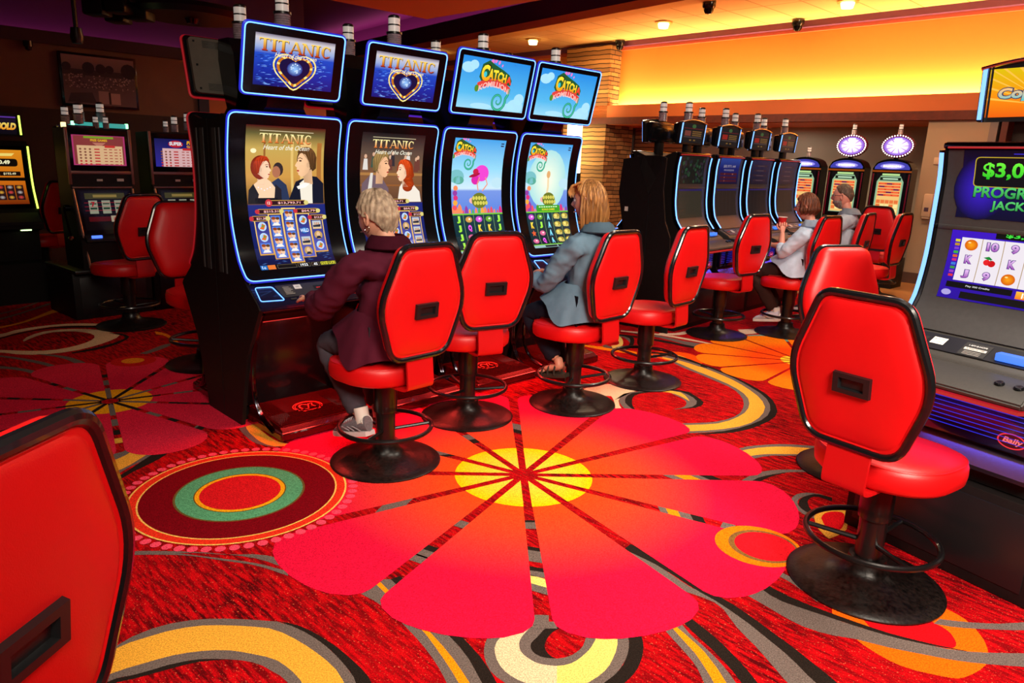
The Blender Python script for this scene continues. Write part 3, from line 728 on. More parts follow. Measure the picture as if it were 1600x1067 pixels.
('g',[-1.701,2.558,-1.646,2.589,-1.59,2.618,-1.532,2.643,-1.473,2.665,-1.411,2.668,-1.348,2.66,-1.286,2.651,-1.224,2.642,-1.161,2.633,-1.099,2.624,-1.037,2.614,-0.975,2.599,-0.916,2.578,-0.857,2.556,-0.848,2.525,-0.906,2.552,-0.964,2.578,-1.025,2.597,-1.088,2.608,-1.151,2.618,-1.213,2.63,-1.276,2.641,-1.34,2.645,-1.403,2.642,-1.467,2.639,-1.53,2.631,-1.575,2.589,-1.616,2.541,-1.669,2.505]),
('g',[-1.573,2.64,-1.515,2.663,-1.453,2.669,-1.39,2.672,-1.328,2.674,-1.265,2.673,-1.202,2.669,-1.14,2.663,-1.078,2.655,-1.017,2.642,-0.958,2.62,-0.902,2.592,-0.847,2.562,-0.793,2.53,-0.739,2.498,-0.763,2.585,-0.817,2.607,-0.871,2.629,-0.926,2.65,-0.982,2.668,-1.04,2.673,-1.098,2.666,-1.156,2.661,-1.215,2.664,-1.273,2.666,-1.331,2.661,-1.389,2.651,-1.446,2.641,-1.504,2.633,-1.559,2.614]),
('c',[-4.593,5.826,-4.523,5.904,-4.456,5.984,-4.416,6.079,-4.41,6.184,-4.364,6.277,-4.3,6.36,-4.226,6.435,-4.14,6.493,-4.04,6.525,-3.937,6.542,-3.833,6.556,-3.787,6.472,-3.893,6.457,-3.998,6.439,-4.101,6.41,-4.194,6.359,-4.258,6.274,-4.304,6.177,-4.339,6.076,-4.35,5.97,-4.385,5.869,-4.433,5.774,-4.483,5.679]),
('k',[-4.457,5.644,-4.414,5.743,-4.372,5.842,-4.339,5.944,-4.327,6.051,-4.292,6.152,-4.245,6.249,-4.183,6.336,-4.096,6.397,-3.994,6.431,-3.888,6.449,-3.781,6.463,-3.744,6.395,-3.851,6.38,-3.957,6.363,-4.061,6.336,-4.157,6.289,-4.221,6.204,-4.267,6.106,-4.301,6.004,-4.314,5.897,-4.345,5.794,-4.381,5.692,-4.417,5.591]),
('c',[-4.121,5.858,-4.158,5.962,-4.168,6.072,-4.148,6.18,-4.077,6.263,-3.976,6.308,-3.867,6.326,-3.757,6.317,-3.655,6.275,-3.558,6.222,-3.465,6.164,-3.437,6.058,-3.436,5.947,-3.449,5.838,-3.475,5.73,-3.519,5.629,-3.586,5.541,-3.675,5.476,-3.78,5.441,-3.889,5.441,-3.997,5.468,-4.107,5.478,-4.217,5.476,-4.328,5.472,-4.379,5.539,-4.29,5.541,-4.201,5.542,-4.113,5.544,-4.024,5.544,-3.935,5.544,-3.847,5.551,-3.76,5.569,-3.686,5.616,-3.638,5.69,-3.605,5.773,-3.589,5.86,-3.593,5.949,-3.616,6.034,-3.662,6.11,-3.728,6.168,-3.809,6.204,-3.896,6.222,-3.983,6.209,-4.059,6.165,-4.097,6.087,-4.105,5.998,-4.1,5.91,-4.087,5.822]),
('k',[-3.595,6.206,-3.508,6.176,-3.424,6.139,-3.366,6.071,-3.36,5.979,-3.371,5.887,-3.394,5.798,-3.43,5.713,-3.475,5.633,-3.523,5.554,-3.502,5.52,-3.435,5.585,-3.38,5.659,-3.344,5.745,-3.324,5.836,-3.32,5.928,-3.328,6.021,-3.352,6.11,-3.417,6.176,-3.497,6.223]),
('o',[-4.767,6.059,-4.696,6.164,-4.631,6.272,-4.581,6.389,-4.561,6.513,-4.567,6.639,-4.582,6.765,-4.6,6.89,-4.615,7.016,-4.625,7.142,-4.498,7.015,-4.521,6.895,-4.521,6.772,-4.515,6.65,-4.512,6.527,-4.522,6.405,-4.555,6.287,-4.594,6.171,-4.636,6.055,-4.678,5.94]),
('w2',[-5.089,6.49,-5.034,6.63,-4.987,6.773,-4.963,6.921,-4.961,7.072,-4.973,7.222,-4.998,7.37,-5.025,7.518,-4.983,7.493,-4.957,7.339,-4.933,7.185,-4.92,7.03,-4.926,6.875,-4.951,6.721,-4.992,6.571,-5.038,6.422]),
('w2',[-4.955,6.311,-4.896,6.451,-4.846,6.595,-4.824,6.745,-4.822,6.896,-4.829,7.048,-4.841,7.2,-4.855,7.351,-4.792,7.331,-4.787,7.169,-4.783,7.006,-4.781,6.843,-4.781,6.681,-4.796,6.519,-4.832,6.361,-4.875,6.204]),
('g',[-3.967,5.108,-3.869,5.116,-3.771,5.114,-3.674,5.101,-3.58,5.075,-3.489,5.037,-3.401,4.994,-3.317,4.945,-3.24,4.885,-3.166,4.82,-3.18,4.762,-3.25,4.82,-3.32,4.876,-3.394,4.928,-3.472,4.974,-3.553,5.013,-3.639,5.042,-3.728,5.056,-3.818,5.048,-3.904,5.021]),
('g',[-4.194,5.418,-4.083,5.407,-3.973,5.391,-3.865,5.367,-3.758,5.336,-3.653,5.299,-3.55,5.255,-3.453,5.201,-3.361,5.139,-3.27,5.075,-3.302,5.04,-3.384,5.101,-3.469,5.159,-3.559,5.207,-3.653,5.248,-3.748,5.285,-3.845,5.32,-3.943,5.348,-4.045,5.358,-4.147,5.353]),
('g',[-3.667,5.477,-3.583,5.46,-3.501,5.436,-3.424,5.398,-3.352,5.353,-3.282,5.304,-3.217,5.248,-3.157,5.187,-3.223,5.145,-3.281,5.215,-3.347,5.277,-3.419,5.332,-3.496,5.38,-3.58,5.415,-3.666,5.441,-3.754,5.465]),
('o',[-3.241,6.335,-3.163,6.304,-3.096,6.255,-3.035,6.198,-2.978,6.136,-2.926,6.071,-2.878,6.003,-2.83,5.934,-2.86,5.888,-2.896,5.946,-2.934,6.003,-2.974,6.059,-3.014,6.114,-3.058,6.167,-3.113,6.207,-3.178,6.229]),
('g',[-3.003,5.593,-2.99,5.643,-2.978,5.694,-2.97,5.746,-2.965,5.798,-2.959,5.849,-2.944,5.899,-2.915,5.942,-2.879,5.865,-2.886,5.824,-2.893,5.784,-2.9,5.743,-2.907,5.702,-2.916,5.662,-2.928,5.622,-2.94,5.583]),
]
# ------------------------------------------------------------------ casino stool, faces +Y, origin under the post
BACK_B, BACK_T = -0.272, R(6.1)


def back_S(off=0.0):
    up = Vector((0, -math.sin(BACK_T), math.cos(BACK_T)))
    n = Vector((0, -math.cos(BACK_T), -math.sin(BACK_T)))   # points backwards
    o = Vector((0, BACK_B, 0.6))
    return lambda a, z: (o + Vector((1, 0, 0)) * a + up * (z - 0.6) + n * off, n)


def outline(s=0.0, r=(0.05, 0.05, 0.09, 0.07, 0.07, 0.09)):
    P = [(-0.152, 1.213), (0.152, 1.213), (0.262, 0.93), (0.17, 0.655), (-0.17, 0.655), (-0.262, 0.93)]
    c = (0, 0.935)
    Q = rpoly(P, list(r), 6)
    if s:
        Q = [((x - c[0]) * (1 - s / 0.24), (z - c[1]) * (1 - s / 0.27) + c[1]) for x, z in Q]
    return Q


def loft(rings, caps=True):
    bm = new()
    V = [[bm.verts.new(p) for p in r] for r in rings]
    n = len(V[0])
    for a, b in zip(V, V[1:]):
        for i in range(n):
            bm.faces.new((a[i], a[(i + 1) % n], b[(i + 1) % n], b[i]))
    if caps:
        for ring in (V[0], V[-1]):
            c = bm.verts.new(sum((v.co for v in ring), Vector()) / n)
            for i in range(n):
                bm.faces.new((ring[i], ring[(i + 1) % n], c))
    bmesh.ops.recalc_face_normals(bm, faces=bm.faces[:])
    return bm


def ring_on(S0, P):
    return [S0(a, z)[0] for a, z in P]


def make_chair(label, group):
    t = thing('casino_stool', label, 'stool', group=group)
    obj('base_plate', lathe([(0.0, 0.0), (0.296, 0.0), (0.298, 0.008), (0.29, 0.014), (0.24, 0.022), (0.16, 0.035), (0.10, 0.055), (0.075, 0.085), (0.07, 0.12), (0.0, 0.12)], 64), M_BASE, t)
    bm = lathe([(0.0, 0.02), (0.052, 0.02), (0.052, 0.30), (0.0, 0.30)], 28)
    add_lathe(bm, [(0, 0.29), (0.061, 0.29), (0.063, 0.30), (0.063, 0.49), (0, 0.49)], 28)
    obj('post', bm, M_BLKM, t)
    bm = new()
    add_tube(bm, [(0.247 * math.cos(a), 0.247 * math.sin(a), 0.205) for a in [2 * PI * i / 56 for i in range(56)]], 0.0125, 10, True)
    for k in range(3):
        a = R(-30 + 120 * k)
        add_tube(bm, [(0.05 * math.cos(a), 0.05 * math.sin(a), 0.185), (0.247 * math.cos(a), 0.247 * math.sin(a), 0.205)], 0.010, 8)
    obj('foot_ring', bm, M_BLKM, t)
    # seat cushion: superellipse rings
    rings = []
    for (s, z) in ((0.80, 0.485), (0.93, 0.487), (0.985, 0.502), (1.0, 0.532), (0.995, 0.562), (0.965, 0.582), (0.90, 0.594), (0.75, 0.600), (0.45, 0.602)):
        ring = []
        for i in range(56):
            a = 2 * PI * i / 56
            e = 2 / 2.7
            x = math.copysign(abs(math.cos(a)) ** e, math.cos(a)) * 0.262
            y = math.copysign(abs(math.sin(a)) ** e, math.sin(a)) * 0.250
            if y < 0:
                x *= 1 - 0.12 * (y / 0.235) ** 2
            ring.append((x * s, y * s + 0.025, z - 0.01 * max(0, y) / 0.235))
        rings.append(ring)
    seat = obj('seat', loft(rings), M_RED, t, angle=60)
    bm = new()
    add_tube(bm, [(p[0] * 0.998, p[1], p[2] + 0.001) for p in rings[5]], 0.0028, 6, True)
    obj('seat_piping', bm, M_RED, seat)
    # bracket from under the seat up to the backrest
    path = [(0.06, 0.478), (-0.10, 0.478), (-0.23, 0.478), (-0.275, 0.487), (-0.288, 0.50), (-0.290, 0.53), (-0.284, 0.60), (-0.276, 0.70)]
    P = cat([(a, b) for a, b in path], 4)
    Lf, Rt = [], []
    for i, p in enumerate(P):
        d = (P[min(i + 1, len(P) - 1)] - P[max(i - 1, 0)]).normalized()
        nn = Vector((-d.y, d.x)) * 0.006
        Lf.append(tuple(p + nn)); Rt.append(tuple(p - nn))
    obj('back_bracket', prism(Lf + Rt[::-1], -0.083, 0.083, 0), M_REDP, t, angle=40)
    # backrest: rear panel, piping, front cushion, recessed handle
    bk = obj('backrest', loft([ring_on(back_S(o), outline(s)) for s, o in ((0.0, -0.004), (0.004, 0.006), (0.012, 0.012), (0.018, 0.009), (0.022, 0.012), (0.035, 0.018), (0.10, 0.024), (0.18, 0.027))]), M_RED, t, angle=60)
    rr = []
    for s, o in ((0.004, 0.0), (-0.004, 0.02), (0.002, 0.045), (0.02, 0.064), (0.06, 0.077), (0.12, 0.082), (0.2, 0.080)):
        rr.append(ring_on(back_S(-o), outline(s)))
    obj('front_cushion', loft(rr), M_RED, bk, angle=60)
    bm = new()
    add_tube(bm, ring_on(back_S(0.004), outline(-0.004)), 0.0155, 10, True)
    obj('edge_piping', bm, M_TRIM, t)
    bm = new()
    S1, S0, S2 = back_S(0.042), back_S(0.022), back_S(0.0285)
    W, Hh, iw, ih, zc = 0.068, 0.037, 0.047, 0.020, 0.9
    ro = [S1(a, z)[0] for a, z in rect2(-W, zc - Hh, W, zc + Hh)]
    rb = [S0(a, z)[0] for a, z in rect2(-W - 0.002, zc - Hh - 0.002, W + 0.002, zc + Hh + 0.002)]
    ri = [S1(a, z)[0] for a, z in rect2(-iw, zc - ih, iw, zc + ih)]
    rd = [S2(a, z)[0] for a, z in rect2(-iw + 0.004, zc - ih + 0.002, iw - 0.004, zc + ih - 0.008)]
    V = [[bm.verts.new(p) for p in r] for r in (rb, ro, ri, rd)]
    for a, b in zip(V, V[1:]):
        for i in range(4):
            bm.faces.new((a[i], a[(i + 1) % 4], b[(i + 1) % 4], b[i]))
    bm.faces.new(V[-1])
    obj('handle', bm, M_BLK, t, smooth=False)
    return t


# ------------------------------------------------------------------ signal lamp on top of a machine
def lamp_bm(bm, x, y, z, k=1.0, mi0=0):
    T = Matrix.Translation((x, y, z))

    def L(p, mi, n=20):
        add_lathe(bm, [(r * k, h * k) for r, h in p], n, T, mi)
    ribs = []
    for i in range(7):
        h = 0.012 + i * 0.0125
        ribs += [(0.046, h), (0.0435, h + 0.009)]
    L([(0.0, 0.0)] + ribs + [(0.046, 0.10), (0, 0.10)], 0)
    L([(0, 0.099), (0.049, 0.099), (0.049, 0.112), (0, 0.112)], 1)
    L([(0, 0.11), (0.036, 0.11), (0.036, 0.150), (0, 0.150)], 2)
    L([(0, 0.149), (0.038, 0.149), (0.038, 0.157), (0, 0.157)], 1)
    L([(0, 0.156), (0.036, 0.156), (0.036, 0.194), (0, 0.194)], 2)
    L([(0, 0.193), (0.038, 0.193), (0.037, 0.203), (0.026, 0.212), (0, 0.215)], 1)


def signal(parent, x, y, z, k=1.0):
    bm = new()
    lamp_bm(bm, x, y, z, k)
    return obj('signal_lamp', bm, [M_CLEAR, M_BLK, M_LENS], parent)


# ------------------------------------------------------------------ game art
GOLD, GOLD2 = C(255, 226, 120), C(196, 112, 20)
CREAM = C(255, 244, 214)


def serif_word(A, s, x0, y0, w, h, col, top, lv):
    """TITANIC in a serif display face drawn from strokes"""
    adv = {'T': 0.86, 'I': 0.46, 'A': 0.95, 'N': 0.98, 'C': 0.9}
    tot = sum(adv[c] for c in s)
    k = w / tot
    st = 0.2 * k
    x = x0
    mid = tuple((a + b) / 2 for a, b in zip(col, top))

    def q(P):
        A.poly(P, None, lv, fn=lambda px, py: tuple(col[j] * (1 - (py - y0) / h) + top[j] * ((py - y0) / h) for j in range(4)))
    sh = 0.085 * h
    for c in s:
        a = adv[c] * k
        if c == 'T':
            m = x + a / 2
            q(rect2(m - st / 2, y0, m + st / 2, y0 + h)); q(rect2(m - st, y0, m + st, y0 + sh))
            q(rect2(x + 0.04 * k, y0 + h - sh, x + a - 0.04 * k, y0 + h))
            q([(x + .04 * k, y0 + h - sh), (x + .04 * k, y0 + h - 3 * sh), (x + .12 * k, y0 + h - sh)])
            q([(x + a - .04 * k, y0 + h - sh), (x + a - .12 * k, y0 + h - sh), (x + a - .04 * k, y0 + h - 3 * sh)])
        if c == 'I':
            m = x + a / 2
            q(rect2(m - st / 2, y0, m + st / 2, y0 + h)); q(rect2(m - st, y0, m + st, y0 + sh)); q(rect2(m - st, y0 + h - sh, m + st, y0 + h))
        if c == 'A':
            ax, bx, m = x + 0.08 * k, x + a - 0.08 * k, x + a / 2
            q([(ax, y0), (ax + st * .5, y0), (m + st * .1, y0 + h), (m - st * .2, y0 + h)])
            q([(bx - st * .3, y0), (bx + st * .6 - st * .3 + .08 * k, y0), (m + st * .5, y0 + h), (m - st * .4, y0 + h)])
            q(rect2(ax + .16 * k, y0 + h * .32, bx - .16 * k, y0 + h * .39))
            q(rect2(ax - st * .4, y0, ax + st * .9, y0 + sh)); q(rect2(bx - st * .9, y0, bx + st * .55, y0 + sh))
        if c == 'N':
            ax, bx = x + 0.15 * k, x + a - 0.15 * k
            q(rect2(ax - st * .25, y0, ax + st * .25, y0 + h)); q(rect2(bx - st * .25, y0, bx + st * .25, y0 + h))
            q([(ax - st * .3, y0 + h), (ax + st * .7, y0 + h), (bx + st * .2, y0), (bx - st * .3, y0)])
            q(rect2(ax - st * .7, y0, ax + st * .7, y0 + sh)); q(rect2(bx - st * .7, y0 + h - sh, bx + st * .7, y0 + h)); q(rect2(ax - st * .8, y0 + h - sh, ax + st * .2, y0 + h))
        if c == 'C':
            cx, cy = x + a * .5, y0 + h / 2
            n = 16
            for i in range(n):
                b0 = R(48) + R(264) * i / n; b1 = R(48) + R(264) * (i + 1) / n
                t0 = 0.5 + 0.5 * abs(math.cos(b0)); t1 = 0.5 + 0.5 * abs(math.cos(b1))
                rx, ry = a * .42, h * .5
                q([(cx + rx * math.cos(b0), cy + ry * math.sin(b0)), (cx + rx * math.cos(b1), cy + ry * math.sin(b1)),
                   (cx + (rx - st * t1) * math.cos(b1), cy + (ry - sh * 1.2) * math.sin(b1)), (cx + (rx - st * t0) * math.cos(b0), cy + (ry - sh * 1.2) * math.sin(b0))])
            q(rect2(cx + a * .26, cy + h * .16, cx + a * .33, cy + h * .42)); q([(cx + a * .24, cy - h * .36), (cx + a * .34, cy - h * .2), (cx + a * .3, cy - h * .42)])
        x += a


def script_line(A, s, x, y, h, col, lv, w):
    A.text(s, x, y, h, col, lv, w=w, shear=0.35, bold=0.005)


def art_ocean_topper(w, h):
    A = Art()
    A.vgrad(-w / 2, w / 2, [(0, C(8, 22, 110)), (h * .3, C(12, 42, 160)), (h * .62, C(20, 70, 190)), (h * .75, C(150, 170, 214)), (h * .92, C(206, 200, 206)), (h, C(120, 110, 130))], 0)
    rnd = random.Random(4)
    for i in range(190):
        x = rnd.uniform(-w / 2, w / 2 - .05); y = rnd.uniform(0, h * .6); l = rnd.uniform(.01, .05)
        A.poly([(x, y), (x + l, y + .0015), (x + l * .6, y + .004)], rnd.choice([C(70, 130, 240), C(8, 22, 110), C(120, 170, 250)]), 1)
    # gold pointed heart frame round a blue jewel
    def heart(k, dy=0.0):
        pts = [(0, -.34), (.10, -.22), (.19, -.08), (.215, .06), (.18, .17), (.10, .22), (.03, .19), (0, .16)]
        pts = pts + [(-x, y) for x, y in pts[-2:0:-1]]
        return [(p[0] * k * w, h * .385 + (p[1] * k + dy) * h) for p in cat(pts, 3, True)]

    def rim(o, i2, c1, c2, lv):
        n = len(o)
        for q in range(n):
            A.poly([o[q], o[(q + 1) % n], i2[(q + 1) % n], i2[q]], c1 if q % 4 else c2, lv)
    rim(heart(1.28), heart(1.19), GOLD, C(255, 240, 170), 2)
    rim(heart(1.06), heart(.90), GOLD2, GOLD, 2)
    A.poly(heart(.90), C(8, 14, 60), 2)
    A.ell(0, h * .385, w * .10, h * .14, C(150, 200, 255), 3, edge=C(16, 34, 130), n=14)
    rnd2 = random.Random(6)
    for i in range(12):
        a, r_ = rnd2.uniform(0, 6.3), rnd2.uniform(.3, 1)
        x, y = w * .07 * r_ * math.cos(a), h * .385 + h * .10 * r_ * math.sin(a)
        A.poly([(x, y), (x + .012, y + .004), (x + .004, y + .010)], C(206, 230, 255), 4)
    serif_word(A, 'TITANIC', -w * .452, h * .668, w * .92, h * .235, C(60, 10, 8), C(60, 20, 10), 5)
    serif_word(A, 'TITANIC', -w * .46, h * .68, w * .92, h * .235, C(176, 14, 4), C(255, 214, 90), 6)
    script_line(A, 'Heart of the Ocean', 0, h * .585, h * .085, C(255, 236, 180), 7, w * .52)
    return A


def shade(c, k):
    return tuple(min(1, v * k) for v in c[:3]) + (1,)


def person_head(A, x, y, k, face, hair, lv, flip=1, long=False):
    """generic painted head in profile, softly modelled"""
    hd = shade(hair, .45)
    m_ = hair[0] < .35 and not long
    A.ell(x - (.006 if m_ else .012) * k * flip, y + (.018 if m_ else .008) * k, (.046 if m_ else .058) * k, (.054 if m_ else .066) * k, hair, lv, edge=hd, n=24)
    if long:
        for i in range(7):
            A.ell(x - (.030 + .006 * (i % 3)) * k * flip, y + (.02 - .018 * i) * k, .036 * k, .026 * k, shade(hair, 1.1 if i % 2 else .7), lv, edge=hd, n=14)
    A.poly([(x + flip * a * k, y + b * k) for a, b in [(-.030, -.02), (.012, -.04), (.006, -.085), (-.034, -.085)]], None, lv, fn=lambda p, q: shade(face, .8 if flip * (p - x) < 0 else .62))
    P = [(-.026, .045), (.004, .052), (.024, .046), (.034, .032), (.037, .020), (.036, .012), (.044, .001), (.049, -.008), (.044, -.013), (.039, -.015), (.041, -.022), (.037, -.027), (.040, -.033), (.034, -.037), (.033, -.046), (.020, -.055), (.004, -.050), (-.014, -.034), (-.028, -.008)]
    cx, cy = x + flip * .012 * k, y
    Q = [(x + flip * a_ * k, y + b_ * k) for a_, b_ in P]
    n = len(Q)
    for i in range(n):
        p, q = Q[i], Q[(i + 1) % n]
        c1 = shade(face, .72 + .34 * max(0, min(1, flip * (p[0] - x) / (.05 * k) * .5 + .5)))
        c2 = shade(face, .72 + .34 * max(0, min(1, flip * (q[0] - x) / (.05 * k) * .5 + .5)))
        A.f.append(([(cx, cy), p, q], [shade(face, 1.04), c1, c2], lv + 1))
    A.ell(x + .024 * k * flip, y + .013 * k, .0065 * k, .0032 * k, C(46, 30, 26), lv + 2, n=10)
    A.line([(x + .014 * k * flip, y + .021 * k), (x + .026 * k * flip, y + .026 * k), (x + .035 * k * flip, y + .022 * k)], .0028 * k, hd, lv + 2)
    A.ell(x + .035 * k * flip, y - .029 * k, .0058 * k, .0036 * k, C(176, 50, 44), lv + 2, n=10)
    A.ell(x + .018 * k * flip, y - .014 * k, .013 * k, .011 * k, shade(face, 1.0)[:3] + (1,), lv + 2, edge=shade(face, .98), n=12)
    A.ell(x - .012 * k * flip, y - .004 * k, .007 * k, .012 * k, shade(face, .74), lv + 2, n=10)
    H = [(-.052, .03), (-.034, .060), (-.004, .073), (.024, .068), (.038, .050), (.034, .040), (.018, .046), (.002, .040), (-.010, .022), (-.018, .008), (-.020, -.014), (-.034, -.030), (-.050, -.018)]
    A.poly([(x + flip * a_ * k, y + b_ * k) for a_, b_ in H], None, lv + 3, fn=lambda p, q: shade(hair, 1.25 if q > y + .05 * k else (.9 if q > y + .02 * k else .6)))
    for i in range(9):
        t = i / 8
        A.line([(x + flip * (-.046 + .066 * t) * k, y + (.028 + .036 * math.sin(t * 2.4)) * k), (x + flip * (-.040 + .030 * t) * k, y + (.0 + .02 * t) * k), (x + flip * (-.036 + .012 * t) * k, y + (-.022 + .01 * t) * k)], .0022 * k, shade(hair, 1.5 if i % 2 else .5), lv + 4, w2=.0008 * k)


def reel_cell(A, x, y, s, kind, lv):
    if kind == 'couple':
        A.rect(x - s * .46, y - s * .46, x + s * .46, y + s * .46, C(84, 130, 220), lv)
        A.ell(x - s * .18, y + s * .08, s * .2, s * .26, C(236, 178, 140), lv + 1, n=10)
        A.ell(x + s * .17, y + s * .02, s * .19, s * .25, C(242, 200, 166), lv + 1, n=10)
        A.ell(x - s * .2, y + s * .24, s * .22, s * .14, C(150, 66, 24), lv + 2, n=10)
        A.ell(x + s * .2, y + s * .22, s * .2, s * .13, C(96, 60, 34), lv + 2, n=10)
        A.poly([(x - s * .4, y - s * .46), (x + s * .42, y - s * .46), (x + s * .2, y - s * .16), (x - s * .2, y - s * .2)], C(240, 236, 232), lv + 2)
    elif kind == 'ship':
        A.rect(x - s * .46, y - s * .4, x + s * .46, y + s * .4, C(226, 190, 130), lv, top=C(180, 196, 214))
        A.poly([(x - s * .4, y - s * .22), (x + s * .36, y - s * .22), (x + s * .42, y + s * .04), (x - s * .42, y - s * .04)], C(40, 44, 60), lv + 1)
        for i in range(3):
            A.rect(x - s * .22 + i * s * .18, y, x - s * .14 + i * s * .18, y + s * .22, C(206, 120, 50), lv + 2)
    elif kind == 'wild':
        A.ell(x, y, s * .44, s * .36, C(80, 170, 255), lv, edge=C(20, 34, 130), n=16)
        A.text('WILD', x, y - s * .15, s * .34, C(255, 255, 255), lv + 2, top=C(180, 220, 255), w=s * .9)
    elif kind == 'man':
        A.ell(x, y, s * .42, s * .42, C(196, 156, 90), lv, n=16)
        A.ell(x, y + s * .06, s * .2, s * .26, C(230, 190, 150), lv + 1, n=12)
        A.poly([(x - s * .3, y - s * .34), (x + s * .3, y - s * .34), (x + s * .14, y - s * .1), (x - s * .14, y - s * .1)], C(30, 34, 60), lv + 2)
    else:
        A.ell(x, y, s * .4, s * .42, C(90, 170, 230), lv, edge=C(200, 226, 250), n=14)
        A.poly([(x - s * .3, y - s * .2), (x + s * .1, y - s * .3), (x + s * .3, y + s * .1), (x, y + s * .28), (x - s * .1, y)], C(224, 110, 40), lv + 1)
        A.ell(x + s * .06, y + s * .04, s * .09, s * .12, C(90, 160, 60), lv + 2, n=8)


def art_ocean_main(w, h, variant):
    A = Art()
    X0, X1 = -w / 2, w / 2
    yr = h * .475     # top of reels
    A.clip = (X0, X1, 0, h)
    if variant == 0:
        A.vgrad(X0, X1, [(0, C(8, 16, 50)), (h * .2, C(14, 28, 96)), (yr * .98, C(30, 40, 120)), (yr, C(110, 74, 40)), (h * .66, C(206, 150, 70)), (h * .85, C(196, 164, 84)), (h * .95, C(96, 90, 50)), (h, C(74, 12, 14))], 0)
        for i, x in enumerate((-.14, .03, .09, .2)):
            A.rect(x, yr, x + (.012, .016, .07, .03)[i], h * .9, (C(150, 96, 44), C(226, 190, 110), C(230, 190, 120), C(170, 110, 50))[i], 1)
        A.ell(-.20, h * .83, .018, .014, C(255, 240, 190), 1, n=10)
        A.ell(-.05, yr + .20, .032, .04, C(52, 40, 40), 2, n=14)
        A.ell(-.062, yr + .185, .026, .034, C(176, 110, 80), 3, n=12)
        A.poly([(-.12, yr), (.02, yr), (.0, yr + .11), (-.05, yr + .15), (-.1, yr + .12)], C(40, 52, 84), 2)
        # woman, left
        person_head(A, -.145, yr + .20, 1.05, C(250, 206, 170), C(176, 52, 18), 4, 1)
        A.poly([(-.235, yr), (-.06, yr), (-.06, yr + .08), (-.10, yr + .13), (-.13, yr + .15), (-.165, yr + .14), (-.205, yr + .11)], C(248, 206, 168), 4)
        A.poly([(-.245, yr), (-.19, yr), (-.175, yr + .055), (-.205, yr + .115), (-.235, yr + .08)], C(30, 28, 34), 6)
        A.poly([(-.085, yr), (-.035, yr), (-.035, yr + .085), (-.07, yr + .115)], C(34, 30, 38), 6)
        A.rect(-.2, yr, -.06, yr + .035, C(16, 14, 26), 6)
        for i in range(5):
            A.ell(-.14 + .018 * (i - 2), yr + .095 - .004 * (2 - abs(i - 2)) * 2, .004, .004, C(240, 240, 255), 6, n=6)
        # man, right
        A.poly([(.0, yr), (.24, yr), (.245, yr + .12), (.2, yr + .16), (.15, yr + .165), (.06, yr + .13)], C(18, 22, 40), 4)
        A.poly([(.09, yr), (.165, yr), (.17, yr + .14), (.13, yr + .155), (.085, yr + .12)], C(240, 232, 214), 5)
        A.poly([(.065, yr + .10), (.12, yr + .125), (.155, yr + .12), (.12, yr + .095), (.075, yr + .085)], C(255, 250, 240), 6)
        person_head(A, .125, yr + .235, 1.4, C(246, 196, 150), C(96, 64, 34), 6, -1)
    else:
        A.vgrad(X0, X1, [(0, C(8, 16, 50)), (h * .2, C(14, 28, 96)), (yr * .98, C(30, 40, 120)), (yr, C(90, 60, 44)), (h * .66, C(130, 86, 54)), (h * .85, C(90, 72, 60)), (h * .93, C(60, 50, 46)), (h, C(22, 18, 20))], 0)
        rnd = random.Random(9)
        for i in range(14):
            x = rnd.uniform(X0, X1 - .03)
            yy = h * .78 + rnd.uniform(-.02, .03)
            A.ell(x + .012, yy + .035, .011, .014, C(214, 170, 140), 1, n=8)
            A.poly([(x - .008, yy - .05), (x + .032, yy - .05), (x + .026, yy + .02), (x, yy + .02)], rnd.choice([C(50, 44, 50), C(110, 60, 50), C(60, 84, 70), C(220, 214, 206)]), 2)
        A.rect(X0, h * .68, X1, h * .70, C(170, 120, 66), 3)
        A.rect(X0, h * .60, X1, h * .61, C(150, 90, 44), 3)
        A.poly([(-.245, yr), (-.03, yr), (-.03, yr + .09), (-.09, yr + .17), (-.17, yr + .18), (-.235, yr + .12)], C(112, 90, 100), 4)
        A.poly([(-.2, yr + .04), (-.17, yr + .19), (-.15, yr + .19), (-.165, yr + .04)], C(220, 214, 206), 5)
        person_head(A, -.085, yr + .235, 1.35, C(240, 184, 140), C(150, 120, 70), 5, 1)
        A.poly([(.04, yr), (.235, yr), (.225, yr + .07), (.16, yr + .13), (.10, yr + .15), (.06, yr + .1)], C(238, 228, 214), 5)
        person_head(A, .09, yr + .20, 1.15, C(250, 206, 170), C(206, 70, 20), 6, -1, True)
    serif_word(A, 'TITANIC', -w * .335, h * .885, w * .67, h * .062, C(60, 30, 8), C(70, 40, 10), 9)
    serif_word(A, 'TITANIC', -w * .34, h * .888, w * .67, h * .062, C(226, 110, 30), C(255, 244, 170), 10)
    A.rect(-w * .34, h * .965, w * .34, h * .969, C(214, 200, 160), 9)
    script_line(A, 'Heart of the Ocean', 0, h * .842, h * .032, C(240, 236, 214), 10, w * .58)
    # jackpot plaques
    for (x, y, ww, s) in ((0.0, yr + .005, .24, '$13,793.71' if variant == 0 else '$13,793.71'), (-.12, yr - .045, .15, '$215.31'), (.12, yr - .045, .15, '$64.79'), (-.185, yr - .085, .10, '$21.20'), (.185, yr - .085, .10, '$12.27')):
        A.poly(rpoly(rect2(x - ww / 2, y - .016, x + ww / 2, y + .016), .012, 3), C(196, 150, 70), 8)
        A.poly(rpoly(rect2(x - ww / 2 + .004, y - .012, x + ww / 2 - .004, y + .012), .01, 3), C(46, 14, 26), 9)
        A.text(s, x + .01, y - .008, .015, C(255, 220, 220), 10, top=C(255, 160, 150), w=ww * .6)
        A.ell(x - ww / 2, y, .022 if ww > .2 else .014, .022 if ww > .2 else .014, C(200, 50, 60), 10, n=12)
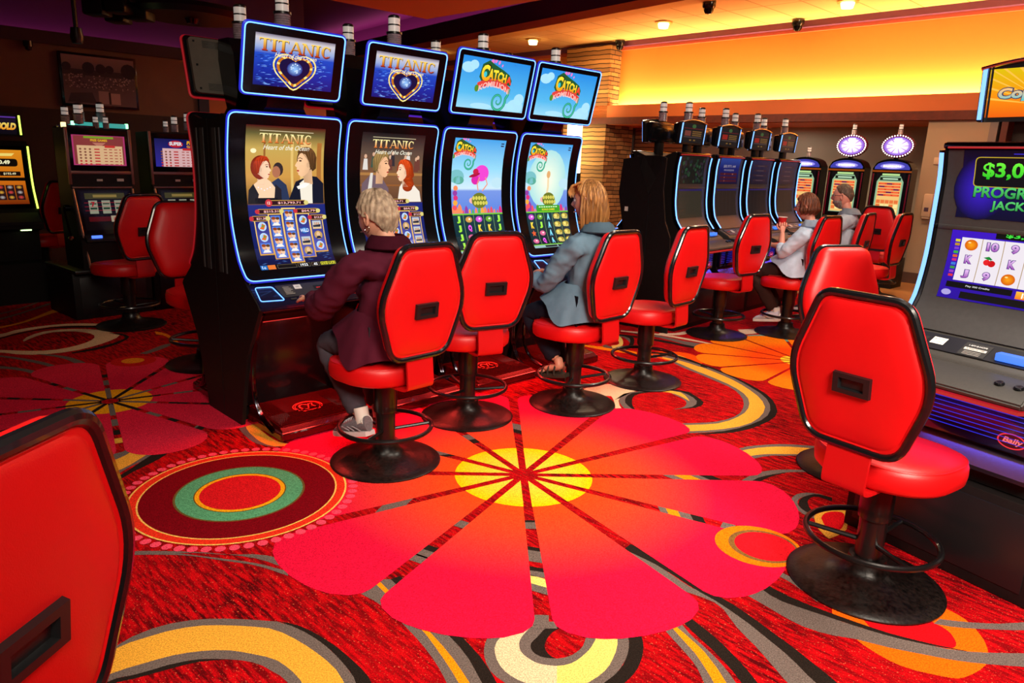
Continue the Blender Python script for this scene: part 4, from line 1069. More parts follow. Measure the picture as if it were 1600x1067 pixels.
        A.ell(x + ww / 2, y, .016, .014, C(220, 206, 120), 10, n=8)
    A.text('12', -.12, yr - .003, .016, C(255, 236, 220), 11)
    # reels: five staggered columns
    n = [3, 4, 5, 4, 3]
    s = .064
    kinds = [['mask', 'mask', 'couple'], ['couple'] * 4, ['couple'] * 5, ['mask', 'wild', 'ship', 'man'], ['ship', 'man', 'mask']]
    if variant:
        kinds = [['ship', 'man', 'mask'], ['couple', 'mask', 'ship', 'man'], ['ship', 'couple', 'mask', 'man', 'ship'], ['mask', 'man', 'mask', 'mask'], ['ship', 'ship', 'ship']]
    for c in range(5):
        x = (c - 2) * .088
        hh = n[c] * s
        yc = h * .245
        y0, y1 = yc - hh / 2, yc + hh / 2
        A.rect(x - .045, y0 - .012, x + .045, y1 + .012, C(220, 160, 60), 3, top=C(255, 214, 120))
        A.rect(x - .039, y0 - .004, x + .039, y1 + .004, C(90, 96, 190), 4, top=C(34, 30, 110))
        for j in range(n[c]):
            reel_cell(A, x, y1 - s * (j + .5), s, kinds[c][j], 5)
    rnd = random.Random(2)
    for i in range(40):
        x = rnd.uniform(X0, X1 - .03); y = rnd.uniform(h * .045, h * .13)
        A.poly([(x, y), (x + .03, y + .002), (x + .015, y + .005)], C(60, 96, 160), 2)
    # bottom bar
    A.rect(X0, 0, X1, h * .042, C(10, 10, 14), 5)
    A.rect(X0 + .004, .002, X0 + .045, h * .04, C(40, 110, 190), 6); A.text('1c', X0 + .024, .008, .022, C(220, 240, 255), 8)
    A.rect(X0 + .048, .002, X0 + .095, h * .04, C(230, 120, 50), 6)
    for (a, b) in ((-.14, -.02), (-.01, .07), (.08, .13)):
        A.rect(a, .004, b, h * .038, C(120, 110, 90), 6); A.rect(a + .002, .006, b - .002, h * .036, C(12, 12, 14), 7)
    A.text('1922', .03, .009, .02, C(240, 240, 240), 9); A.text('45', .105, .009, .02, C(240, 240, 240), 9)
    A.rect(.135, .002, X1, h * .04, C(60, 60, 30), 6)
    A.text('GOOD LUCK!', .19, .008, .024, C(240, 236, 60), 9, w=.1)
    return A


def catch_logo(A, cx, cy, k, lv):
    for i, (x, y, r) in enumerate(((-.05, .098, .014), (-.02, .11, .011), (.01, .1, .009), (.04, .085, .006))):
        A.ell(cx + x * k, cy + y * k, r * k, r * k * 1.5, C(240, 120, 200), lv, n=8, rot=-.4)
    P = [(-.135, .0), (-.12, .07), (-.07, .095), (-.02, .075), (.06, .05), (.11, .03), (.135, .0), (.13, -.03), (.05, -.02), (-.05, -.0), (-.1, -.035)]
    A.poly([(cx + x * k * 1.06, cy + y * k * 1.12) for x, y in P], C(30, 90, 50), lv + 1)
    # each letter of CATCH on a falling arc
    word = 'CATCH'
    xs = (-.095, -.045, -.005, .035, .075)
    ys = (-.022, -.012, -.012, -.014, -.02)
    hs = (.10, .07, .066, .06, .056)
    for s, x, y, h in zip(word, xs, ys, hs):
        A.text(s, cx + x * k + .003 * k, cy + (y - .004) * k, h * k * 1.1, C(40, 20, 6), lv + 2, bold=.07, w=h * k * .78)
        A.text(s, cx + x * k, cy + y * k, h * k, C(240, 150, 20), lv + 3, top=C(255, 236, 60), bold=.05, w=h * k * .68)
    A.text('A', cx + .117 * k, cy - .025 * k, .05 * k, C(230, 40, 30), lv + 3, top=C(255, 90, 60), bold=.05)
    A.ell(cx - .095 * k, cy + .02 * k, .014 * k, .018 * k, C(60, 200, 210), lv + 4, n=10)
    # red banner under it, curved
    n = 12
    for i in range(n):
        t0, t1 = i / n, (i + 1) / n
        f = lambda t: (cx + (-.15 + .29 * t) * k, cy + (-.098 + .055 * math.sin(PI * (t * .8 + .12))) * k)
        a, b = f(t0), f(t1)
        A.poly([(a[0], a[1]), (b[0], b[1]), (b[0], b[1] + .042 * k), (a[0], a[1] + .042 * k)], C(226, 66, 60), lv + 2)
    A.text('KOMILLION', cx - .004 * k, cy - .088 * k, .036 * k, C(255, 190, 180), lv + 5, w=.26 * k, arc=.036 * k, bold=.03)
    A.ell(cx - .15 * k, cy - .07 * k, .018 * k, .022 * k, C(80, 140, 40), lv + 4, n=10)
    # green spiral tail
    P = []
    for i in range(34):
        t = i / 33
        a = .3 - t * 10.5
        r = (.062 * (1 - t) + .006) * k
        P.append((cx + .05 * k + r * math.cos(a) * 1.0, cy - .135 * k + r * math.sin(a)))
    P = [(cx + .135 * k, cy - .05 * k), (cx + .13 * k, cy - .09 * k)] + P
    A.line(P, .022 * k, C(24, 120, 96), lv + 1, w2=.007 * k)
    A.line(P, .012 * k, C(60, 190, 150), lv + 2, w2=.003 * k)


def art_sky_topper(w, h):
    A = Art()
    A.vgrad(-w / 2, w / 2, [(0, C(150, 214, 240)), (h * .3, C(84, 184, 236)), (h, C(40, 140, 226))], 0)
    for (x, y, rx, ry) in ((-.27, .26, .06, .035), (-.22, .28, .04, .03), (.24, .04, .08, .05), (.17, .025, .07, .03), (-.1, .02, .1, .02), (.27, .09, .05, .04)):
        A.ell(x * w / .66, y * h / .33, rx, ry, C(170, 224, 246), 1, n=14)
    catch_logo(A, 0, h * .63, 1.08, 2)
    A.clip = (-w / 2, w / 2, 0, h)
    return A


def art_catch_main(w, h, variant):
    A = Art()
    X0, X1 = -w / 2, w / 2
    yr = h * .36
    A.clip = (X0, X1, 0, h)
    A.vgrad(X0, X1, [(0, C(10, 40, 50)), (yr, C(16, 60, 66)), (yr + .001, C(90, 130, 220)), (h * .56, C(120, 150, 226)), (h * .58, C(206, 232, 246)), (h * .75, C(150, 216, 244)), (h, C(60, 160, 230))], 0)
    if variant:
        A.ell(.0, h * .66, .22, .24, C(252, 255, 226), 1, edge=C(170, 224, 226), n=24)
    rnd = random.Random(3 + variant)
    # islands and jungle plants
    for (x, y, rx, ry, c) in ((-.2, h * .68, .07, .05, C(120, 190, 196)), (.2, h * .63, .06, .04, C(190, 226, 240)), (-.18, h * .65, .05, .03, C(90, 170, 150))):
        A.ell(x, y, rx, ry, c, 2, n=14)
    cols = [C(240, 80, 90), C(250, 170, 60), C(220, 50, 120), C(150, 60, 160), C(255, 140, 90), C(90, 180, 60)]
    for i in range(16):
        x = -.235 + i * .031; y = yr + .008
        s = rnd.uniform(.02, .05) * (1.4 if i < 3 else .8)
        A.poly([(x - s * .5, y), (x + s * .5, y), (x + s * .35, y + s), (x, y + s * 1.5), (x - s * .35, y + s)], rnd.choice(cols), 3)
    for i in range(5):
        A.ell(-.225 + rnd.uniform(-.01, .02), yr + .05 + i * .035, .022, .02, cols[i % 5], 4, n=9)
    # plain patterned gold dome with green panels (stands in for the game's mascot)
    cx, cy = .02, yr + .10
    A.ell(cx, cy, .075, .058, C(110, 120, 40), 5, n=20)
    for i in range(-2, 3):
        for j in range(2):
            A.ell(cx + i * .028 + j * .014, cy + .018 - j * .036, .014, .016, C(214, 206, 90), 6, n=6)
    A.ell(cx - .07, cy + .0, .03, .022, C(240, 180, 170), 4, n=14)
    if variant == 0:
        A.ell(.04, yr + .30, .07, .06, C(236, 70, 206), 5, n=20)
        A.ell(-.02, yr + .25, .04, .034, C(220, 40, 170), 6, n=16)
        A.ell(-.03, yr + .285, .055, .012, C(170, 20, 60), 7, n=14, rot=.25)
        A.ell(-.02, yr + .31, .028, .022, C(200, 30, 70), 7, n=12)
        for s in (-1, 1):
            A.line([(.05 + s * .03, yr + .27), (.05 + s * .05, yr + .22), (.03 + s * .02, yr + .17)], .01, C(240, 150, 120), 6)
    else:
        A.ell(.01, yr + .30, .022, .03, C(226, 170, 110), 5, n=14)
        A.line([(.01, yr + .27), (.012, yr + .20), (.0, yr + .15)], .022, C(240, 214, 170), 4)
        A.poly(rpoly(rect2(-.13, yr + .005, .15, yr + .055), .015, 3), C(60, 160, 40), 8)
        for k in range(8):
            A.rect(-.1 + k * .028, yr + .037, -.08 + k * .028, yr + .045, C(230, 255, 200), 9)
        A.text('BONUS GAMES', .01, yr + .013, .015, C(250, 220, 60), 9, w=.15)
    catch_logo(A, -.135, h * .905, .72, 6)
    A.rect(.20, h * .965, .23, h * .975, C(20, 40, 70), 6); A.rect(.20, h * .945, .23, h * .955, C(20, 40, 70), 6)
    # reels
    A.rect(X0, .03, X1, yr, C(8, 34, 44), 3, top=C(14, 60, 70))
    A.rect(X0, yr - .004, X1, yr + .006, C(120, 200, 40), 9)
    A.rect(X0, .026, X1, .034, C(120, 200, 40), 9)
    sets = [['J', 'W', 'O', 'G', 'J', 'J', 'Q', 'K', 'K', 'J', 'J', 'P', 'F', 'Q', 'J', 'J', 'A', 'K', 'Q', 'J'],
            ['O', 'G', 'A', 'T', 'T', 'K', 'J', 'A', 'T', 'T', 'S', 'P', 'A', 'T', 'T', 'P', 'Q', 'A', 'T', 'T']][variant]
    cw, chh = w / 5, (yr - .04) / 4
    LC = {'J': C(150, 226, 50), 'Q': C(240, 70, 220), 'K': C(250, 200, 40), 'A': C(120, 210, 250)}
    for i in range(1, 5):
        A.rect(X0 + i * cw - .0015, .034, X0 + i * cw + .0015, yr - .004, C(140, 190, 110), 5)
    for j in range(4):
        for i in range(5):
            s = sets[j * 5 + i]
            x, y = X0 + (i + .5) * cw, yr - .006 - (j + .5) * chh
            if s in LC:
                A.text(s, x, y - chh * .38, chh * .78, LC[s], 7, top=tuple(min(1, c * 1.3 + .06) for c in LC[s]), bold=.07, w=chh * .52)
            elif s == 'T':
                A.ell(x, y + .004, cw * .42, chh * .36, C(170, 150, 60), 6, n=14)
                A.ell(x - cw * .1, y + chh * .12, cw * .2, chh * .18, C(240, 226, 120), 7, n=10)
                A.text('WILD', x, y - chh * .3, chh * .26, C(255, 240, 140), 8, w=cw * .7)
            elif s == 'S':
                for q in range(5):
                    a = PI / 2 + q * 2 * PI / 5
                    A.poly([(x + chh * .42 * math.cos(a), y + chh * .42 * math.sin(a)), (x + chh * .2 * math.cos(a + .6), y + chh * .2 * math.sin(a + .6)), (x, y), (x + chh * .2 * math.cos(a - .6), y + chh * .2 * math.sin(a - .6))], C(236, 96, 50), 6)
            else:
                c = {'W': C(240, 180, 90), 'O': C(240, 100, 240), 'G': C(120, 190, 60), 'P': C(250, 120, 170), 'F': C(90, 190, 210)}[s]
                A.ell(x, y, cw * .34, chh * .34, c, 6, edge=tuple(v * .6 for v in c), n=12)
                A.ell(x + cw * .06, y + chh * .05, cw * .1, chh * .1, C(255, 250, 240), 7, n=8)
    A.rect(X0, 0, X1, .027, C(150, 190, 190), 5)
    A.rect(-.12, .004, .02, .024, C(20, 30, 34), 6); A.rect(.03, .004, .09, .024, C(20, 30, 34), 6)
    A.rect(.1, .004, .2, .024, C(220, 226, 200), 6)
    return A


# ------------------------------------------------------------------ tall curved-screen machine (back to back pairs), faces -Y, y=0 is the centre plane
ARC = Curve([(-0.419, 0.896), (-0.318, 1.006), (-0.245, 1.215), (-0.223, 1.426), (-0.236, 1.634), (-0.280, 1.829)], 3)


def round_path(hw, y0, y1, r):
    return rpoly(rect2(-hw, y0, hw, y1), r, 5)


def make_arc(label, kind, variant, group, edge=None):
    edge = edge or E_BLUE
    t = thing('slot_machine', label, 'slot machine', group=group)
    # cabinet: side cheeks + core
    side = [(-0.003, 0.0), (-0.235, 0.0), (-0.286, 0.197), (-0.358, 0.451), (-0.53, 0.735), (-0.548, 0.765), (-0.53, 0.79), (-0.40, 0.885), (-0.30, 1.0), (-0.225, 1.215), (-0.205, 1.426), (-0.215, 1.634), (-0.245, 1.80), (-0.20, 1.815), (-0.10, 1.79), (-0.003, 1.79)]
    bm = new()
    add_prism(bm, side, -0.352, -0.328)
    add_prism(bm, side, 0.328, 0.352)
    core = [(-0.004, 0.0), (-0.16, 0.0), (-0.16, 0.60), (-0.40, 0.72), (-0.50, 0.76), (-0.36, 0.87), (-0.27, 1.0), (-0.2, 1.215), (-0.18, 1.426), (-0.195, 1.634), (-0.22, 1.79), (-0.004, 1.78)]
    add_prism(bm, core, -0.328, 0.328)
    cab = obj('cabinet', bm, M_BLKR, t, angle=25)
    for s in (-1, 1):   # ribs on the cheeks
        for (a, b, w) in ((-0.165, -0.15, .006), (-0.11, -0.06, .004)):
            obj('side_rib', box(s * 0.352, a, 0.92, s * (0.352 + w), b, 1.74), M_GREY, cab, smooth=False)
    # main screen assembly
    L = ARC.L
    cuts = ARC.cuts(16)
    bz = obj('screen_bezel', sheet(round_path(0.352, 0.0, L, 0.045), ARC.S(0.012), 0.03, cuts), M_BLKG, t, angle=50)
    path = []
    rp = round_path(0.350, 0.003, L - 0.003, 0.045)
    dense = []
    for a, b in zip(rp, rp[1:] + rp[:1]):
        m = max(1, int(math.hypot(b[0] - a[0], b[1] - a[1]) / 0.05))
        dense += [(a[0] + (b[0] - a[0]) * i / m, a[1] + (b[1] - a[1]) * i / m) for i in range(m)]
    obj('edge_light', tube([ARC.S(0.014)(a, b)[0] for a, b in dense], 0.0036, 6, True), edge, bz)
    obj('painted_halo', tube([ARC.S(0.006)(a * 1.012, b * 1.008 - .003)[0] for a, b in dense], 0.0065, 6, True), E_HALO.get(edge.name, E_HALO['']), bz)  # glowing tube in place of light spilling round the bezel
    w = 0.495
    y0 = 0.075
    hh = L - y0 - 0.065
    A = art_ocean_main(w, hh, variant) if kind == 'ocean' else art_catch_main(w, hh, variant)
    S1 = ARC.S(0.0135)
    obj('main_screen', A.build(lambda a, b: S1(a, b + y0), 0.00025, [c - y0 for c in cuts]), E_SCR, t, smooth=False)
    # button deck
    deck = [(-0.40, 0.885), (-0.535, 0.792), (-0.552, 0.775), (-0.545, 0.757), (-0.50, 0.742), (-0.36, 0.70), (-0.34, 0.86)]
    dk = obj('button_deck', prism(deck, -0.345, 0.345, 0.004), M_BLUEB, t, angle=40)
    DS = tiltS((-0.533, 0.7975), (-0.402, 0.8885))
    P = [(-0.325, 0.02), (-0.185, 0.012), (-0.215, 0.125), (-0.315, 0.13)]
    for s in (1, -1):
        Q = rpoly([(s * x, y) for x, y in P], .014, 4)
        obj('deck_light', tube([DS(a, b)[0] for a, b in Q], 0.0026, 6, True), edge, dk)
    bm = sheet(rpoly([(-0.18, 0.03), (0.18, 0.03), (0.20, 0.128), (-0.20, 0.128)], .008, 3), lambda a, b: (DS(a, b)[0] + DS(a, b)[1] * 0.004, DS(a, b)[1]), 0.006)
    obj('reader_panel', bm, M_GREY, dk)
    Ar = Art()
    Ar.rect(-.165, .045, -.10, .118, C(60, 56, 52), 1)
    for k in range(6):
        Ar.rect(-.16, .05 + k * .011, -.105 - (k % 3) * .008, .054 + k * .011, C(176, 170, 160), 2)
    Ar.rect(-.09, .085, -.045, .12, C(230, 226, 220), 1)
    Ar.text('1321', -.068, .098, .01, C(110, 110, 110), 2)
    Ar.rect(.03, .07, .10, .10, C(12, 12, 12), 1)
    Ar.rect(.045, .078, .085, .084, C(240, 30, 30), 2)
    obj('deck_labels', Ar.build(lambda a, b: (DS(a, b)[0] + DS(a, b)[1] * 0.005, DS(a, b)[1]), .0003), attr_diffuse('printed_label'), dk, smooth=False)
    bm = new()
    for k, x in enumerate((-.13, -.05, .03, .11)):
        c = DS(x, .014)
        add_box(bm, x - .018, c[0].y - .008, c[0].z - .003, x + .018, c[0].y + .008, c[0].z + .005, .002)
    obj('play_buttons', bm, M_GREY2, dk)
    # chrome legs curving from the deck to the footrest
    for s in (-1, 1):
        bm = new()
        pr = [(s * 0.322, -0.515, 0.735), (s * 0.322, -0.43, 0.60), (s * 0.322, -0.375, 0.44), (s * 0.322, -0.355, 0.30), (s * 0.322, -0.375, 0.18), (s * 0.315, -0.44, 0.09), (s * 0.31, -0.56, 0.045)]
        add_tube(bm, cat(pr, 4), 0.011, 8)
        add_tube(bm, [p + Vector((-s * .012, .008, 0)) for p in cat(pr, 4)], 0.010, 8)
        obj('front_trim', bm, M_DCHR, t)
    kick = obj('kick_panel', box(-0.30, -0.20, 0.10, 0.30, -0.16, 0.62, .01), M_BLKG, t)
    bm = box(-0.302, -0.645, 0.0, 0.302, -0.20, 0.055, .012)
    add_prism(bm, [(-0.20, 0.055), (-0.635, 0.055), (-0.60, 0.075), (-0.20, 0.105)], -0.285, 0.285)
    for k in range(9):
        y = -0.60 + k * 0.0205
        z = 0.0755 + (y + 0.60) * 0.075
        add_box(bm, -0.27, y, z, 0.27, y + 0.009, z + 0.007)
    for k in range(10):
        x = -0.28 + k * 0.013
        for s in (1, -1):
            add_tube(bm, [(s * x, -0.595 + k * 0.012, 0.0785 + k * 0.001), (s * x, -0.22, 0.106)], 0.0035, 4)
    ft = obj('footrest', bm, mat('red_glow_tinted_plastic', C(70, 6, 6), 0.2, coat=0.5), t, smooth=False)  # dark plastic with the footwell's red glow put into its colour
    FS = lambda a, b: (Vector((a, -0.40 + b, 0.0915 + 0.075 * b + 0.003)), Vector((0, -0.075, 1)).normalized())
    Ar = Art()
    rc = C(255, 60, 50)
    Ar.ring(0, 0, .095, .075, .006, rc, 1)
    Ar.ring(0, 0, .082, .063, .004, rc, 1)
    Ar.ring(-.022, 0, .034, .042, .010, rc, 2, a0=.3, a1=5.6)
    Ar.line([(-.01, -.03), (.02, .03), (.045, .03), (.03, 0), (.045, -.03)], .008, rc, 2)
    obj('footrest_emblem', Ar.build(FS, .0003), attr_diffuse('printed_label'), ft, smooth=False)
    # upper display
    if kind == 'ocean':
        tw, z0, z1, ya, yb, xo = 0.30, 1.922, 2.272, -0.345, -0.435, 0.0
    else:
        tw, z0, z1, ya, yb, xo = 0.359, 1.922, 2.325, -0.345, -0.44, 0.0
    TS = tiltS((ya, z0), (yb, z1))
    TL = math.hypot(yb - ya, z1 - z0)
    tb = obj('upper_display', sheet(rpoly(rect2(-tw, 0, tw, TL), .03, 5), TS, 0.03), M_BLKG, t, angle=50)
    bm = sheet(rpoly(rect2(-tw + .02, .015, tw - .02, TL - .015), .03, 5), lambda a, b: (TS(a, b)[0] - TS(a, b)[1] * .03, TS(a, b)[1]), 0.025)
    bk = obj('display_back', bm, M_BACK, tb, angle=50)
    bm = new()
    for j in range(5):
        for zz in (.035 + j * .009, TL - .035 - j * .009):
            c = TS(0, zz)
            q = c[0] - c[1] * .056
            add_box(bm, -tw + .08, q.y - .0015, q.z - .0015, tw - .10, q.y + .0015, q.z + .0015)
    for (a, b) in ((-tw + .05, .04), (-tw + .05, TL - .04), (tw - .05, .04), (tw - .05, TL - .04), (-tw + .05, TL / 2), (tw - .05, TL / 2)):
        c = TS(a, b); q = c[0] - c[1] * .056
        add_box(bm, a - .006, q.y - .002, q.z - .006, a + .006, q.y + .002, q.z + .006)
    obj('vent_slots', bm, M_BLK, tb, smooth=False)
    obj('display_edge_light', tube([TS(a, b)[0] + TS(a, b)[1] * .002 for a, b in rpoly(rect2(-tw + .002, .002, tw - .002, TL - .002), .03, 5)], 0.0036, 6, True), edge, tb)
    obj('painted_halo', tube([TS(a, b)[0] - TS(a, b)[1] * .008 for a, b in rpoly(rect2(-tw - .002, -.002, tw + .002, TL + .002), .03, 5)], 0.008, 6, True), E_HALO.get(edge.name, E_HALO['']), tb)  # painted spill of the edge light round the upper display
    if kind == 'ocean':
        sw, m0 = (tw - .062) * 2, .05
        A = art_ocean_topper(sw, TL - m0 - .045)
    else:
        sw, m0 = (tw - .042) * 2, .042
        A = art_sky_topper(sw, TL - m0 - .038)
    obj('display_screen', A.build(lambda a, b: (TS(a, b + m0)[0] + TS(a, b + m0)[1] * .0008, TS(a, b)[1]), .00025), E_SCR, tb, smooth=False)
    # neck
    nk = [(-0.06, 1.77), (-0.23, 1.79), (-0.26, 1.87), (-0.30, 1.96), (-0.345, 2.15), (-0.33, 2.27), (-0.20, 2.27), (-0.13, 2.18), (-0.10, 1.95)]
    bm = new()
    add_prism(bm, nk, -0.115, 0.115)
    for v in bm.verts:
        if v.co.z < 1.85:
            v.co.x *= 1.5
    obj('display_neck', bm, M_BLKG, t, angle=30)
    signal(t, 0.0, -0.265, 2.265)
    return t
# ------------------------------------------------------------------ curved two-screen machine on a black stand, faces -Y, y=0 is the bank's centre plane
PRO = Curve([(-0.262, 0.985), (-0.185, 1.085), (-0.156, 1.18), (-0.140, 1.29), (-0.137, 1.40), (-0.137, 1.52), (-0.140, 1.63), (-0.158, 1.735)], 3)


def t_at(cv, z):
    for p, l in zip(cv.p, cv.l):
        if p[1] >= z:
            return l
    return cv.L


def art_pro_top(w, h, kind):
    A = Art()
    if kind == 'copper':
        A.vgrad(-w / 2, w / 2, [(0, C(8, 6, 40)), (h * .5, C(14, 8, 70)), (h, C(6, 4, 20))], 0)
        A.ell(-.15, h * .45, .11, .13, C(60, 30, 200), 1, edge=C(10, 6, 50), n=20)
        A.ring(.14, h * .75, 0, 0, 0, C(0, 0, 0), 1, n=3)
        fr = rpoly(rect2(-w * .40, h * .46, w * .46, h * .90), .02, 4)
        fi = rpoly(rect2(-w * .392, h * .472, w * .452, h * .888), .017, 4)
        A.poly(fr, C(190, 160, 40), 2); A.poly(fi, C(12, 10, 16), 3)
        A.rect(-w * .1, h * .94, w * .2, h * .95, C(60, 50, 220), 2)
        g1, g2 = C(20, 190, 30), C(110, 240, 60)
        A.text('$3,014.27', -w * .33, h * .57, h * .25, g1, 5, top=g2, align='l', bold=.03, w=w * .74)
        A.text('PROGRESSIVE', -w * .385, h * .30, h * .17, C(10, 30, 20), 4, align='l', bold=.05, w=w * .80)
        A.text('PROGRESSIVE', -w * .38, h * .31, h * .16, C(30, 140, 60), 5, top=C(90, 206, 110), align='l', bold=.03, w=w * .78)
        A.text('JACKPOT', -w * .225, h * .10, h * .17, C(10, 30, 20), 4, align='l', bold=.05, w=w * .50)
        A.text('JACKPOT', -w * .22, h * .11, h * .16, C(30, 140, 60), 5, top=C(90, 206, 110), align='l', bold=.03, w=w * .48)
    elif kind == 'blue':
        A.vgrad(-w / 2, w / 2, [(0, C(30, 24, 60)), (h * .6, C(30, 40, 130)), (h, C(60, 90, 190))], 0)
        A.text('$8,971.44', 0, h * .62, h * .12, C(190, 180, 200), 3, w=w * .6)
        A.text('PROGRESSIVE', 0, h * .50, h * .07, C(170, 160, 190), 3, w=w * .5)
        for j in range(3):
            A.rect(-w * .42, h * (.08 + j * .13), w * .42, h * (.17 + j * .13), C(90, 30, 50), 2)
            A.text('27', -w * .2, h * (.095 + j * .13), h * .055, C(220, 130, 110), 3)
        A.text('300', w * .2, h * (.095 + j * .13), h * .055, C(220, 130, 110), 3)
    elif kind == 'green':
        rnd = random.Random(5)
        A.rect(-w / 2, 0, w / 2, h, C(30, 34, 30), 0)
        for i in range(60):
            x, y = rnd.uniform(-w / 2 + .02, w / 2 - .02), rnd.uniform(.02, h - .02)
            A.ell(x, y, .02, .016, rnd.choice([C(40, 70, 50), C(60, 50, 60), C(50, 90, 60), C(40, 46, 54)]), 1 + i % 4, n=8)
    else:
        A.vgrad(-w / 2, w / 2, [(0, C(34, 28, 50)), (h, C(40, 44, 84))], 0)
        for j in range(4):
            A.rect(-w * .36, h * (.12 + j * .2), w * .36, h * (.2 + j * .2), C(60, 40, 56), 1)
            A.rect(-w * .2, h * (.14 + j * .2), w * .2, h * (.17 + j * .2), C(96, 80, 96), 2)
    return A


def fruit(A, x, y, s, k, lv):
    if k == 'o':
        A.ell(x, y, s * .5, s * .44, C(250, 160, 20), lv, edge=C(210, 90, 0), n=20)
        A.ell(x - s * .15, y + s * .18, s * .12, s * .06, C(255, 226, 140), lv + 1, n=8)
    elif k == 'c':
        A.ell(x + s * .16, y - s * .12, s * .28, s * .26, C(200, 10, 20), lv, n=16)
        A.ell(x - s * .2, y - s * .06, s * .26, s * .24, C(225, 30, 36), lv, n=16)
        A.poly([(x - s * .5, y + s * .3), (x - s * .1, y + s * .42), (x + s * .2, y + s * .2), (x - s * .15, y + s * .16)], C(20, 130, 50), lv + 1)
        A.line([(x + s * .1, y + s * .05), (x + s * .0, y + s * .3)], s * .05, C(20, 90, 40), lv + 1)
    else:
        A.text(k, x, y - s * .36, s * .74, C(60, 30, 120), lv, bold=.1, w=s * (.62 if len(k) == 1 else .95))
        A.text(k, x, y - s * .32, s * .66, C(150, 60, 170), lv + 1, top=C(230, 190, 240), bold=.04, w=s * (.52 if len(k) == 1 else .84))


def art_pro_low(w, h, kind):
    A = Art()
    if kind == 'copper':
        A.vgrad(-w / 2, w / 2, [(0, C(40, 10, 150)), (h, C(60, 20, 190))], 0)
        A.rect(-w * .13, h * .885, w * .5, h * .985, C(6, 10, 6), 1)
        A.text('$3,014.27', -w * .05, h * .905, h * .065, C(60, 220, 60), 3, align='l', w=w * .45, bold=.03)
        rows = [['o', '10', '9', '7', 'K'], ['K', 'c', 'K', 'c', '9'], ['J', '9', 'o', 'J', '10']]
        x0, cw = -w * .405, w * .178
        for i in range(5):
            A.rect(x0 + i * cw + .001, h * .27, x0 + (i + 1) * cw - .001, h * .865, C(232, 224, 232), 1)
            A.rect(x0 + (i + 1) * cw - .0014, h * .27, x0 + (i + 1) * cw + .0014, h * .865, C(170, 140, 90), 2)
            for j in range(3):
                fruit(A, x0 + (i + .5) * cw, h * (.77 - j * .2), h * .17, rows[j][i], 3)
        cc = [C(214, 206, 40), C(190, 140, 30), C(120, 60, 200), C(60, 170, 60), C(220, 90, 30), C(200, 40, 120), C(60, 120, 210), C(60, 150, 60), C(150, 60, 190), C(220, 50, 60)]
        for i in range(10):
            A.rect(-w * .455, h * (.80 - i * .054), -w * .415, h * (.835 - i * .054), cc[i], 2)
        A.rect(-w * .45, h * .165, w * .1, h * .245, C(8, 6, 8), 2)
        A.text('Play 300 Credits', -w * .18, h * .19, h * .03, C(210, 210, 210), 3, w=w * .2)
        A.ell(-w * .43, h * .09, .02, .013, C(170, 160, 220), 2, n=16)
        A.rect(-w * .31, h * .03, w * .3, h * .125, C(16, 12, 10), 2)
        A.rect(w * .13, h * .14, w * .27, h * .24, C(250, 120, 20), 3, top=C(255, 190, 60))
        A.text('1c', w * .2, h * .155, h * .07, C(255, 250, 230), 5, bold=.05)
        A.rect(w * .30, h * .165, w * .5, h * .235, C(40, 8, 10), 2)
        A.text('WINNER PAID', w * .4, h * .13, h * .025, C(220, 200, 240), 3, w=w * .16)
    else:
        base = {'blue': C(60, 46, 40), 'green': C(70, 64, 50)}.get(kind, C(36, 32, 34))
        A.rect(-w / 2, 0, w / 2, h, base, 0)
        A.rect(-w / 2, h * .9, w / 2, h, C(50, 40, 120), 1)
        for i in range(4):
            A.rect(-w * .4 + i * w * .2, h * .1, -w * .4 + i * w * .2 + .004, h * .86, C(70, 60, 60), 1)
    return A


def art_pro_sign(w, h, kind):
    A = Art()
    if kind == 'copper':
        A.vgrad(-w / 2, w / 2, [(0, C(236, 96, 10)), (h * .4, C(246, 140, 10)), (h, C(220, 190, 10))], 0)
        for i in range(15):
            a = R(8 + i * 11.5)
            o = (.03, h * .20)
            l = .34
            A.poly([o, (max(-w / 2, min(w / 2, o[0] + l * math.cos(a))), min(h, o[1] + l * math.sin(a) * .6)), (max(-w / 2, min(w / 2, o[0] + l * math.cos(a + .04))), min(h, o[1] + l * math.sin(a + .04) * .6))], C(255, 190, 70), 1)
        A.text('Copper', -w * .45, h * .30, h * .32, C(70, 70, 90), 3, align='l', bold=.10, shear=.12, w=w * .60)
        A.text('Copper', -w * .44, h * .32, h * .28, C(60, 190, 200), 4, top=C(250, 190, 120), align='l', bold=.04, shear=.12, w=w * .57)
    else:
        A.rect(-w / 2, 0, w / 2, h, C(44, 40, 40), 0)
        A.rect(-w * .5, h * .72, w * .5, h * .76, C(120, 40, 50), 1)
        A.ell(0, h * .86, .04, .02, C(80, 120, 70), 1, n=12)
        A.rect(-w * .42, h * .35, -w * .12, h * .62, C(190, 50, 40) if kind != 'green' else C(150, 80, 70), 1)
        for j in range(3):
            A.rect(-w * .05, h * (.36 + j * .1), w * .42, h * (.42 + j * .1), C(150, 110, 60), 1)
        A.rect(-w * .45, h * .27, w * .45, h * .31, C(110, 90, 90), 1)
        for s in (-1, 1):
            A.rect(s * .04 - .02, h * .1, s * .04 + .02, h * .17, C(160, 120, 60), 1)
    return A


